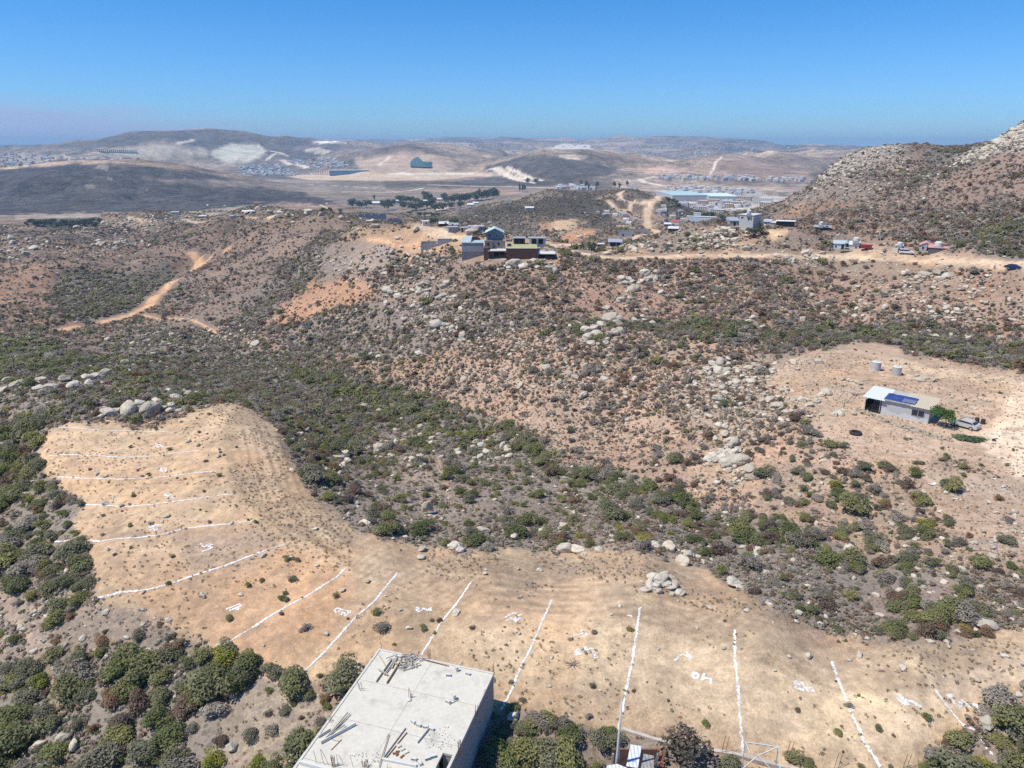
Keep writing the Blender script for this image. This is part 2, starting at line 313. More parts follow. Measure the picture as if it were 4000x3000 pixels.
# cleared ground
paint(LOTS, (.575,.415,.26), .12, .55, 0, .035, .2, .35, n=2, rmax=180)
paint([(300,2080),(900,2040),(1080,2110),(1400,2270),(1350,2420),(1200,2620),(1000,2600),(700,2450),(520,2360)], (.56,.37,.225), .1, .6, 0, .03, .5, .35, n=5, rmax=180, a=.8)
paint([(900,1600),(1090,1700),(1200,1920),(1400,2080),(1600,2150),(1900,2190),(1800,2260),(1300,2200),(1040,2050),(900,1900),(860,1700)], (.44,.32,.205), .45, .3, 0, .03, .1, .3, n=5, rmax=180, a=.95)
paint([(1900,2170),(2600,2190),(2900,2330),(3300,2500),(4200,2540),(4200,2640),(3200,2640),(2800,2500),(2300,2350),(1800,2300)], (.44,.325,.215), .45, .25, 0, .03, .1, .3, n=5, rmax=180, a=.85)
paint([(1700,2450),(2300,2400),(3300,2650),(3700,2750),(3650,2900),(3400,2960),(2900,2850),(2300,2700),(2000,2650)], (.68,.52,.335), .08, .6, 0, .02, .3, .3, n=7, rmax=180, a=.7)
paint([(180,1700),(650,1690),(800,1750),(760,1950),(640,2230),(500,2280),(400,2230),(460,1950),(300,1830)], (.62,.445,.28), .06, .7, 0, .02, .3, .3, n=5, rmax=180, a=.7)
paint([(700,2080),(1000,2050),(1100,2120),(950,2210),(760,2240),(680,2160)], (.42,.31,.22), .45, .2, 0, .06, .2, .35, n=4, rmax=180, a=.7)
paint(PAD, (.52,.38,.265), .15, .5, .05, .015, .3, .4, n=3, rmax=200)
paint([(2980,1470),(3200,1430),(3380,1520),(3300,1620),(3150,1620),(3030,1570)], (.50,.37,.25), .2, .2, .6, .05, .3, .4, n=3, rmax=200, a=.7)
paint([(3400,1390),(3800,1440),(4200,1530),(4200,1580),(3800,1500),(3450,1440)], (.70,.53,.36), .05, .7, n=4, rmax=200, a=.9)
paint([(4200,1500),(4200,1900),(3950,1850),(3850,1750),(3760,1700),(3870,1680),(3930,1580),(3980,1500)], (.84,.66,.47), 0, .9, n=3, rmax=200, a=.9)
paint([(3500,1830),(3800,1840),(4200,1980),(4200,2100),(3850,1960)], (.46,.35,.25), .25, .3, .2, .04, n=4, rmax=200)
# the shrub belt along the gully bottom
def belt(pts, wd, **kw):
    W = [ground(u, v) for u, v in pts]; d = np.full(RG.shape, 1e9)
    for p, q_ in zip(W[:-1], W[1:]):
        ax, ay = q_.x - p.x, q_.y - p.y; L2 = ax * ax + ay * ay + 1e-9; t = np.clip(((GX - p.x) * ax + (GY - p.y) * ay) / L2, 0, 1)
        d = np.minimum(d, np.hypot(GX - p.x - t * ax, GY - p.y - t * ay))
    paint(None, mask=sm(-(d + (FBS - .5) * wd), -wd, -wd * .5), n=0, **kw)
belt([(1250,1480),(1500,1570),(1800,1680),(2050,1760)], 9, col=(.26,.22,.155), vg=.95, de=.9, gr=.6, sz=.7)
belt([(2050,1780),(2300,1880),(2600,1960),(2900,2060),(3200,2160),(3450,2250)], 5, col=(.27,.225,.16), vg=.9, de=.75, gr=.6, sz=.75)
# settlements of the middle ground
OR = (.54,.345,.21)
paint([(1590,868),(1650,885),(1780,915),(1880,945),(1890,1000),(1800,1000),(1760,965),(1700,990),(1600,1015),(1530,1010),(1520,960),(1440,930),(1560,905)], OR, .05, .5, .05, .02, n=2)
paint([(1600,868),(1660,885),(1790,915),(1830,935),(1780,940),(1640,905)], (.66,.49,.32), 0, .8, 0, 0, n=1)
paint([(1380,880),(1590,890),(1600,910),(1440,935),(1290,945),(1380,905)], (.52,.36,.22), .3, rk=.3, de=.2, gr=.3, n=1)
paint([(1880,930),(2150,930),(2190,1000),(2120,1020),(1880,1010)], (.50,.38,.26), .2, .4, .2, .05, n=1)
paint([(3250,985),(3400,985),(3350,960),(3420,960),(3550,990),(3700,985),(3830,995),(3900,1015),(4200,1040),(4200,1065),(3800,1045),(3500,1025),(3250,1010)], (.56,.40,.27), .05, .6, 0, .02, n=1)
paint([(3250,1040),(3520,1030),(3600,1040),(3500,1080),(3300,1100)], (.42,.31,.22), .4, de=.06, n=1)
paint([(2280,960),(2350,990),(2420,1000),(2560,995),(2640,985),(2500,985),(2400,985),(2330,960)], OR, .1, .4, de=.05, n=1)
paint([(2850,965),(2930,940),(2960,950),(2900,990),(2800,990)], (.58,.42,.26), .1, .4, de=.06, n=1)
paint([(2998,898),(3095,898),(3070,915),(3025,942),(2998,928)], (.72,.53,.33), 0, .8, 0, 0, j=0, n=1)
paint([(2690,900),(2960,880),(2990,900),(2880,905),(2760,925)], (.5,.38,.26), .3, .2, .2, .1, n=1)
paint([(2140,868),(2210,858),(2290,853),(2318,860),(2290,878),(2210,898),(2170,905)], (.64,.46,.28), 0, .7, 0, 0, j=0, n=1)
paint([(2100,872),(2140,868),(2170,903),(2110,895)], (.5,.31,.2), .2, .5, 0, .1, j=0, n=1)
paint([(2178,945),(2200,920),(2240,905),(2295,888),(2332,908),(2290,930),(2250,945)], (.55,.31,.18), 0, .6, 0, .01, j=0, n=1)
paint([(2000,860),(2060,835),(2100,830),(2110,840),(2050,850),(2010,870)], (.58,.44,.29), .1, .5, 0, .03, j=0, n=1)
paint([(2380,830),(2460,830),(2520,840),(2520,880),(2440,900),(2400,870)], (.42,.32,.24), .3, .2, .2, .15, n=1)
paint([(2540,830),(2640,840),(2670,880),(2600,900),(2545,890)], (.46,.34,.24), .3, .2, .2, .15, n=1)
paint([(2440,770),(2540,790),(2500,805),(2440,795)], (.42,.28,.2), .5, de=.2, n=1)
paint([(400,850),(560,850),(640,870),(560,900),(420,880)], (.42,.32,.22), .4, rk=.4, de=.2, n=1)
paint([(650,845),(900,800),(1100,800),(1080,840),(850,860),(700,870)], (.38,.3,.22), .5, rk=.3, de=.25, n=1)
# dark chaparral hills
DK = (.048,.044,.058)
paint([(-500,680),(0,665),(170,650),(300,640),(500,640),(620,655),(750,670),(950,705),(1150,742),(1300,775),(1390,795),(1250,800),(1100,790),(900,810),(700,830),(620,825),(300,835),(120,838),(-500,840)], DK, 1.0, rk=.0, n=1, rmin=1150)
paint([(160,665),(420,700),(450,760),(330,830),(250,820),(330,740)], (.08,.07,.065), .8, n=1, rmin=1150)
paint([(1780,835),(1900,800),(2000,765),(2150,740),(2300,760),(2380,800),(2395,880),(2330,895),(2200,850),(2050,840),(1990,880),(1850,860)], (.12,.105,.085), .95, de=.5, gr=.15, n=1, rmax=1200)
paint([(1740,905),(1800,850),(2000,850),(2100,880),(2050,930),(1850,890)], (.2,.165,.135), .9, de=.4, gr=.15, n=1)
paint([(2410,720),(2560,720),(2580,780),(2500,800),(2430,780)], (.24,.19,.15), .8, de=.4, n=1)
paint([(2560,790),(2700,800),(2830,860),(2680,870),(2560,830)], (.19,.165,.13), .95, de=.5, gr=.4, n=1)
paint([(2850,870),(2960,825),(3080,830),(3050,880),(2900,890)], (.25,.20,.16), .8, de=.4, n=1)
paint([(1890,650),(2050,610),(2160,608),(2330,640),(2420,660),(2320,700),(2230,712),(2060,680),(1900,670)], (.09,.075,.07), .95, n=2, rmin=1800)
paint([(1850,700),(2000,685),(2180,715),(2190,722),(1900,722),(1650,722)], (.12,.105,.09), .9, n=1, rmin=1500)
# mountain on the right
paint([(2950,880),(3100,770),(3230,640),(3400,565),(3550,568),(3700,580),(3560,640),(3420,760),(3300,860),(3200,900)], (.36,.28,.225), .3, rk=.55, de=.32, gr=.05, sz=.65, n=3, rmax=1200)
paint([(3000,870),(3150,790),(3320,800),(3500,840),(3400,930),(3150,900)], (.44,.28,.19), .35, rk=.15, de=.45, gr=.05, sz=.65, n=3, rmax=1200)
paint([(3130,730),(3230,630),(3380,565),(3560,570),(3480,620),(3300,680)], (.40,.34,.28), .2, rk=.95, de=.15, n=3, rmax=1200)
paint([(3560,640),(3760,590),(3900,520),(4200,380),(4200,1050),(3500,960),(3450,780)], (.38,.26,.195), .5, rk=.12, de=.45, gr=.08, sz=.7, n=3, rmax=1200)
paint([(3580,700),(3900,520),(4300,360),(4300,560),(3900,600),(3680,660),(3560,730)], (.42,.355,.29), .2, rk=.9, de=.12, n=3, rmax=1200)
paint([(3750,940),(3850,870),(4300,840),(4300,1030),(3900,1000)], (.26,.22,.17), .9, de=.7, gr=.4, sz=.85, n=3, rmax=1200)
paint([(3600,595),(3850,565),(3800,590),(3700,640),(3620,660)], (.24,.22,.18), .9, de=.5, gr=.3, n=2, rmax=1400)
# valley floor, quarries, terraces and far slopes
paint([(500,700),(1500,705),(1500,740),(2250,720),(2250,800),(1900,800),(1500,860),(1350,800),(1150,745)], (.27,.225,.18), .3, .3, n=2, rmin=900)
paint([(1330,735),(1900,735),(2000,748),(1950,765),(1600,760),(1400,765)], (.30,.245,.19), .5, .2, n=1, rmin=900)
paint([(1650,738),(2000,740),(2060,755),(1900,762),(1660,750)], (.44,.30,.22), .1, .5, n=1, rmin=900)
paint([(60,840),(390,835),(400,850),(60,858)], (.40,.33,.26), .1, .5, n=1, rmin=900, j=0)
paint([(100,855),(400,850),(370,880),(250,910),(120,870)], (.10,.11,.085), 1, n=1, rmin=600, j=0)
paint([(650,835),(1000,800),(1000,812),(850,845),(650,850)], (.38,.32,.25), .2, .4, n=1, rmin=950, j=0)
paint([(1120,690),(1280,668),(1850,672),(1950,682),(1700,704),(1500,708),(1200,702)], (.66,.51,.36), .05, .9, n=1, rmin=2400, j=0)
paint([(1500,672),(1850,676),(1850,682),(1520,682)], (.86,.76,.60), 0, .95, n=0, rmin=2400, j=0)
paint([(1380,620),(1500,605),(1640,595),(1750,615),(1800,655),(1720,670),(1480,676),(1400,660)], (.56,.42,.31), .15, .8, n=1, rmin=2400)
paint([(1700,642),(1760,640),(1740,665),(1680,668)], (.60,.45,.33), 0, .7, n=0, rmin=2400)
paint([(820,590),(900,562),(1010,572),(1040,590),(1010,620),(960,635),(880,628),(830,610)], (.66,.64,.50), 0, .9, n=1, rmin=2500)
paint([(350,590),(640,560),(800,580),(820,600),(600,615),(380,605)], (.56,.49,.37), .1, .9, n=2, rmin=2500)
paint([(600,552),(900,545),(800,565),(700,560)], (.22,.18,.16), .7, n=1, rmin=3500)
paint([(1040,550),(1400,565),(1500,600),(1300,590),(1080,570)], (.24,.19,.17), .7, n=1, rmin=3500)
paint([(1180,590),(1230,573),(1300,590),(1260,605)], (.58,.5,.38), 0, .5, n=0, rmin=3000)
paint([(0,600),(300,610),(560,640),(600,660),(300,645),(0,668)], (.50,.42,.33), .35, .5, n=1, rmin=2500)
paint([(60,640),(180,640),(170,655),(60,660)], (.5,.33,.22), .1, n=1, rmin=2500)
paint([(190,620),(250,600),(280,625),(200,632)], (.55,.45,.33), 0, n=0, rmin=2500)
paint([(1220,555),(1310,550),(1370,560),(1250,560)], (.8,.76,.68), 0, n=0, rmin=4000, j=0)
paint([(2100,590),(2200,560),(2300,565),(2330,600),(2130,600)], (.85,.78,.66), 0, .9, n=1, rmin=4500)
paint([(1640,590),(1700,575),(1780,590),(1660,600)], (.45,.42,.33), .1, n=1, rmin=4500)
paint([(2160,610),(2240,600),(2310,615),(2250,625)], (.55,.46,.34), .1, n=1, rmin=2400)
paint([(2560,640),(2740,650),(2700,690),(2560,690),(2480,670)], (.40,.28,.21), .35, n=2, rmin=1900)
paint([(2750,650),(2830,608),(2980,620),(3150,660),(3200,720),(2900,700),(2760,690)], (.38,.27,.205), .4, .4, n=2, rmin=1900)
paint([(2400,700),(3200,720),(3200,760),(2900,750),(2700,740),(2600,760),(2400,735)], (.38,.30,.235), .35, n=1, rmin=1400)
paint([(2580,770),(2950,745),(3200,800),(3000,900),(2850,870),(2650,800)], (.42,.38,.33), .2, .3, n=1, rmin=900)
# pale rock ribs on the far dark hill
for (a, b, s) in [(430,697,14),(725,700,10),(890,712,13),(560,740,18),(350,730,22),(1180,780,14),(400,655,30)]:
    paint([(a-s,b),(a-s*.3,b-s*.6),(a+s,b-s*.2),(a+s*.6,b+s*.5)], (.22,.19,.16), .3, rk=.3, n=0, rmin=1150)
ROADM = np.zeros_like(RG)
def road(pts, wd, col=(.64,.49,.34), rmin=0, lab=True, a=1.0, soft=.25, wob=.5):
    W = [ground(u, v, rmin) for u, v in pts]
    d = np.full(RG.shape, 1e9)
    for p, q_ in zip(W[:-1], W[1:]):
        x0, x1 = min(p.x, q_.x) - wd * 2, max(p.x, q_.x) + wd * 2; y0, y1 = min(p.y, q_.y) - wd * 2, max(p.y, q_.y) + wd * 2
        s = (GX > x0) & (GX < x1) & (GY > y0) & (GY < y1)
        if not s.any(): continue
        ax, ay = q_.x - p.x, q_.y - p.y; L2 = ax * ax + ay * ay + 1e-9
        t = np.clip(((GX[s] - p.x) * ax + (GY[s] - p.y) * ay) / L2, 0, 1)
        d[s] = np.minimum(d[s], np.hypot(GX[s] - p.x - t * ax, GY[s] - p.y - t * ay))
    d = d + (FBS - .5) * wd * wob
    m = sm(-d, -wd * (.5 + soft), -wd * (.5 - soft))
    paint(None, col, 0.02, .9, 0, 0, mask=m * a, n=0)
    if lab:
        ROADM[d < wd * .55] = 1
        paint(None, None, de=0, mask=(d < wd * .8 + 1.2), n=0)
ROADS = [([(2140,955),(2200,975),(2280,990),(2350,1003),(2420,1008),(2500,1003),(2700,998),(2900,1001),(3100,1000),(3200,997),(3300,1003),(3450,1012),(3600,1018),(3750,1022),(3900,1032),(4100,1050)], 4.6),
 ([(1650,885),(1760,918),(1850,945),(1900,950)], 4.5), ([(2090,945),(2150,957),(2240,955),(2330,958)], 4.5),
 ([(750,990),(772,1010),(775,1035),(750,1060)], 7.5), ([(680,1098),(640,1130),(600,1165),(575,1200),(500,1232),(400,1258)], 6.5), ([(300,1275),(250,1288)], 5),
 ([(750,1060),(820,1010),(900,970),(980,930)], 2.0), ([(560,1230),(620,1247),(700,1245),(760,1250),(810,1280),(840,1300)], 1.6),
 ([(2442,745),(2418,756),(2426,769),(2420,778),(2461,788),(2492,792),(2537,794)], 5.5), ([(2477,788),(2464,800),(2459,823),(2413,818),(2394,804),(2372,783)], 5),
 ([(2584,766),(2568,781),(2540,796),(2532,816),(2529,854),(2527,889),(2556,899)], 8), ([(2568,899),(2521,918),(2480,930)], 4),
 ([(1060,850),(1090,835),(1100,820)], 5), ([(960,850),(1000,852),(1060,850)], 4), ([(1250,800),(1290,818),(1330,835)], 4),
 ([(500,850),(560,865),(620,862)], 5), ([(700,858),(770,872),(820,862)], 5), ([(1620,950),(1540,960),(1440,935)], 3)]
for p, w_ in ROADS: road(p, w_, (.70,.43,.24) if p[0][0] < 1700 and p[0][1] > 940 else (.66,.50,.34))
# graded tracks across the cleared lots
for p in [[(1010,1650),(1050,1760),(1110,1900),(1240,2040),(1420,2150),(1650,2230),(1900,2270),(2300,2290),(2700,2360),(3000,2480),(3300,2590),(3650,2640),(3900,2600),(4100,2520)],
          [(960,1680),(990,1800),(1060,1950),(1180,2090),(1400,2200),(1650,2280),(1900,2320),(2300,2350),(2650,2430),(3000,2560),(3300,2660),(3700,2690),(4000,2640)]]:
    road(p, 3.2, (.66,.50,.33), lab=False, a=.6, soft=.45)
    for off, a_ in ((-40, .45), (-24, .35), (-6, .6), (12, .5), (34, .55)):
        road([(u + (2 * off if u < 1250 else 0), v + (off if u >= 1000 else off * .3)) for u, v in p], .38, (.30,.215,.14), lab=False, a=a_, soft=.4, wob=1.2)
road([(3700,2690),(3850,2660),(4000,2600),(4150,2540)], 2.6, (.62,.48,.34), lab=False, a=.7)
# footpaths between the bushes
for p in [[(1700,1780),(1740,1880),(1760,1960)],[(0,2330),(150,2560),(230,2700),(220,2800)],[(2960,1060),(3040,1120),(3160,1110)],[(3390,1230),(3370,1280),(3450,1330)],[(1250,1170),(1150,1180),(1000,1300)],[(1800,865),(1850,895),(1880,920)],[(3700,900),(3750,850),(3850,800)]]:
    road(p, .9, (.46,.34,.25), lab=False, a=.7)
# valley roads and the dirt roads of the far slopes
for p, w_ in [([(1130,745),(1400,748),(1600,752)],10),([(1680,722),(1900,728),(2100,733),(2250,738)],16),([(2500,700),(2520,712),(2620,730),(2640,740),(2630,755)],14),([(2500,700),(2560,690)],14),
              ([(1200,655),(1130,640),(1100,625)],25),([(1010,570),(1060,590),(1120,608)],22),([(960,630),(990,610),(1035,590)],18),([(1040,625),(1075,600)],15),([(910,628),(960,600)],12),
              ([(2090,700),(1960,672),(1940,660)],18),([(2120,705),(2020,672),(1980,655)],10),([(1480,645),(1520,612)],14),([(700,560),(760,545)],20),([(1900,665),(1990,690),(2090,715)],12),
              ([(1200,720),(1350,728),(1500,735)],7),([(2820,612),(2790,650),(2770,690)],7),([(1650,735),(1600,745),(1500,750)],7),([(1660,845),(1720,818),(1740,810)],8)]:
    road(p, w_ * 1.25, (.80,.68,.54), 900, lab=False)
midd = (sm(RG, 170, 420) * (1 - smooth) * (1 - sm(RG, 1100, 1600)))[..., None]
soil = soil * (1 - .22 * midd)
soil = soil * lerp(1.0, lerp(.72, 1.18, fbm(GX, GY, 60, 5, 66)[..., None]), (sm(RG, 150, 300) * (1 - smooth))[..., None])
fr = (sm(RG, 1500, 2600) * (1 - smooth))[..., None]; gn = fbm(GX, GY, 420, 6, 88)[..., None]
soil = soil * lerp(1.0, lerp(.72, 1.4, sm(gn, .36, .62)), fr)
veg = np.clip(veg, 0, 1); dens = np.clip(dens, 0, 2)

# ------------------------------------------------------------------ the ground sheet
def attach(me, name, arr, typ='FLOAT_COLOR'):
    a = me.attributes.new(name, typ, 'POINT')
    a.data.foreach_set('color' if typ == 'FLOAT_COLOR' else 'value', np.ascontiguousarray(arr, dtype=np.float32).ravel())
def ground_material():
    m = bpy.data.materials.new('dry_ground'); m.use_nodes = True; m.node_tree.nodes.clear(); q = NT(m.node_tree)
    geo = q.n('ShaderNodeNewGeometry'); pos = geo.outputs['Position']
    s = q.n('ShaderNodeAttribute', attribute_name='soil').outputs['Color']
    k = q.n('ShaderNodeAttribute', attribute_name='kinds'); ks = q.n('ShaderNodeSeparateColor', {0: k.outputs['Color']})
    veg, smo, rk = ks.outputs[0], ks.outputs[1], ks.outputs[2]
    far = q.n('ShaderNodeAttribute', attribute_name='coarse').outputs['Fac']
    n1 = q.noise(pos, .09, 6, .6); n2 = q.noise(pos, .9, 6, .65); n3 = q.noise(pos, 5.0, 4, .7); n4 = q.noise(pos, .012, 6, .6)
    v = q.math('ADD', q.math('ADD', q.ramp(n1, .3, .7, -.16, .16), q.ramp(n2, .3, .7, -.24, .24)), q.math('ADD', q.ramp(n3, .3, .7, -.24, .24), q.ramp(n4, .3, .7, -.12, .12)))
    v = q.math('ADD', v, .95)
    c = q.n('ShaderNodeVectorMath', {0: s, 1: q.n('ShaderNodeCombineXYZ', {0: v, 1: v, 2: v}).outputs[0]}, operation='MULTIPLY').outputs[0]
    # redder and paler drifts in the soil
    c = q.mix(q.ramp(q.noise(pos, .05, 5, .6, .5), .45, .7, 0, 1), c, q.mix(1.0, c, (1.07, .95, .86), 'MULTIPLY'))
    c = q.mix(q.ramp(q.noise(pos, .16, 5, .6, .8), .52, .68, 0, 1), c, q.mix(1.0, c, (1.22, 1.22, 1.15), 'MULTIPLY'))
    # dry litter and low growth between the bushes
    lt = q.math('ADD', q.noise(pos, 1.7, 6, .7), q.math('MULTIPLY', q.math('SUBTRACT', veg, .5), .35))
    lf = q.math('MULTIPLY', q.ramp(lt, .45, .55, 0, 1), q.math('MINIMUM', q.math('ADD', q.math('MULTIPLY', veg, .8), .12), .85))
    lit = q.mix(q.noise(pos, .6, 3), (.21, .175, .145), (.33, .285, .24))
    lf = q.math('MULTIPLY', lf, q.ramp(far, 0, .7, 1, 0))
    c = q.mix(lf, c, lit)
    # small growth seen as dark specks, fine close by, coarse far away
    def specks(sc, hi):
        vo = q.n('ShaderNodeTexVoronoi', {'Vector': pos, 'Scale': sc, 'Randomness': 1.0})
        r_ = q.n('ShaderNodeSeparateColor', {0: vo.outputs['Color']}).outputs[0]
        lim = q.math('MULTIPLY', q.math('MULTIPLY', r_, veg), hi)
        d_ = q.math('ADD', vo.outputs['Distance'], q.math('MULTIPLY', q.math('SUBTRACT', n2, .5), .35))
        return q.math('MULTIPLY', q.math('LESS_THAN', d_, lim), q.math('MULTIPLY', q.math('SUBTRACT', 1.0, smo), 1.0))
    c = q.mix(q.math('MULTIPLY', specks(1.1, .6), .62), c, (.13, .105, .075))
    c = q.mix(q.math('MULTIPLY', q.math('MULTIPLY', specks(.22, .95), far), .75), c, (.105, .092, .072))
    c = q.mix(q.math('MULTIPLY', q.math('MULTIPLY', specks(.07, .8), far), .55), c, (.10, .095, .08))
    fz = q.math('ADD', q.math('ADD', q.ramp(q.noise(pos, .028, 8, .72), .35, .65, -.42, .42), q.ramp(q.noise(pos, .009, 8, .7), .35, .65, -.3, .3)), 1.0)
    fz = q.math('ADD', q.math('MULTIPLY', q.math('SUBTRACT', fz, 1.0), q.math('MULTIPLY', far, q.math('SUBTRACT', 1.0, q.math('MULTIPLY', smo, .6)))), 1.0)
    c = q.n('ShaderNodeVectorMath', {0: c, 1: q.n('ShaderNodeCombineXYZ', {0: fz, 1: fz, 2: fz}).outputs[0]}, operation='MULTIPLY').outputs[0]
    # stones
    vo = q.n('ShaderNodeTexVoronoi', {'Vector': pos, 'Scale': .75}); vo2 = q.n('ShaderNodeTexVoronoi', {'Vector': pos, 'Scale': 2.8})
    r1 = q.n('ShaderNodeSeparateColor', {0: vo.outputs['Color']}).outputs[1]
    r2 = q.n('ShaderNodeSeparateColor', {0: vo2.outputs['Color']}).outputs[1]
    f1 = q.math('LESS_THAN', q.math('ADD', vo.outputs['Distance'], q.math('MULTIPLY', n3, .25)), q.math('MULTIPLY', q.math('MULTIPLY', r1, rk), .85))
    f2 = q.math('LESS_THAN', q.math('ADD', vo2.outputs['Distance'], q.math('MULTIPLY', n3, .2)), q.math('MULTIPLY', q.math('POWER', r2, 4.0), q.math('ADD', q.math('MULTIPLY', rk, .5), .16)))
    c = q.mix(q.math('MAXIMUM', f1, q.math('MULTIPLY', f2, .8)), c, q.mix(n2, (.42, .37, .30), (.60, .55, .46)))
    # straw and scraped streaks on the bare lots
    sc = q.n('ShaderNodeVectorMath', {0: pos, 1: (.35, 1.3, 1.0)}, operation='MULTIPLY').outputs[0]
    st = q.math('MULTIPLY', q.ramp(q.noise(sc, .8, 5, .75, .6), .52, .7, 0, .55), smo)
    c = q.mix(st, c, (.36, .26, .175))
    wd = q.math('MULTIPLY', q.math('MULTIPLY', q.ramp(q.noise(pos, .28, 6, .75, .4), .50, .62, 0, .75), q.ramp(n3, .42, .58, .25, 1)), q.ramp(smo, .1, .5, 0, 1))
    c = q.mix(wd, c, (.27, .20, .14))
    h = q.math('ADD', q.math('MULTIPLY', n2, .30), q.math('MULTIPLY', n3, .07))
    h = q.math('ADD', h, q.math('MULTIPLY', lf, .12)); h = q.math('ADD', h, q.math('MULTIPLY', f1, .25))
    bp = q.n('ShaderNodeBump', {'Strength': .9, 'Distance': .6, 'Height': h}).outputs[0]
    b = q.n('ShaderNodeBsdfPrincipled', {'Base Color': c, 'Roughness': .95, 'Normal': bp}); b.inputs['Specular IOR Level'].default_value = .1
    q.n('ShaderNodeOutputMaterial', {'Surface': b.outputs[0]})
    return m
GMAT = ground_material()
def sheet():
    n = NTH * NR
    idx = np.arange(n).reshape(NTH, NR)
    nxt = np.roll(idx, -1, axis=0)
    quads = np.stack([idx[:, :-1], idx[:, 1:], nxt[:, 1:], nxt[:, :-1]], -1)       # (NTH, NR-1, 4)
    rl = (ROADM[:, :-1] + ROADM[:, 1:] + np.roll(ROADM, -1, 0)[:, :-1] + np.roll(ROADM, -1, 0)[:, 1:]) >= 3
    hl = np.broadcast_to((RR[:-1] > 1250)[None], rl.shape)
    co_ = np.stack([GX, GY, GZ + CZ], -1).reshape(-1, 3)
    so_ = np.concatenate([soil, np.ones(soil.shape[:2] + (1,))], -1).reshape(-1, 4)
    kk = np.stack([veg, smooth, rock, np.ones_like(veg)], -1).reshape(-1, 4)
    cf = sm(RG, 300, 1100).reshape(-1)
    for name, mask in (('ground', ~rl & ~hl), ('dirt_road', rl & ~hl), ('hills', hl)):
        qd = quads[mask].reshape(-1, 4)
        if name == 'ground':     # close the sheet under the viewpoint
            pass
        used, inv = np.unique(qd.ravel(), return_inverse=True)
        me = bpy.data.meshes.new(name)
        me.vertices.add(len(used)); me.vertices.foreach_set('co', co_[used].ravel())
        me.loops.add(len(inv)); me.loops.foreach_set('vertex_index', inv.astype(np.int32))
        me.polygons.add(len(qd)); me.polygons.foreach_set('loop_start', np.arange(0, len(inv), 4, dtype=np.int32))
        me.polygons.foreach_set('loop_total', np.full(len(qd), 4, np.int32))
        me.update(calc_edges=True)
        me.polygons.foreach_set('use_smooth', np.ones(len(qd), bool))
        attach(me, 'soil', so_[used]); attach(me, 'kinds', kk[used]); attach(me, 'coarse', cf[used], 'FLOAT')
        me.materials.append(GMAT)
        o = bpy.data.objects.new(name, me); COL.objects.link(o); o['kind'] = 'structure'
        o['label'] = {'ground': 'dry sandy and scrubby ground of the near hillsides', 'dirt_road': 'graded dirt roads crossing the hillsides', 'hills': 'valley floor and far brown hills'}[name]
sheet()
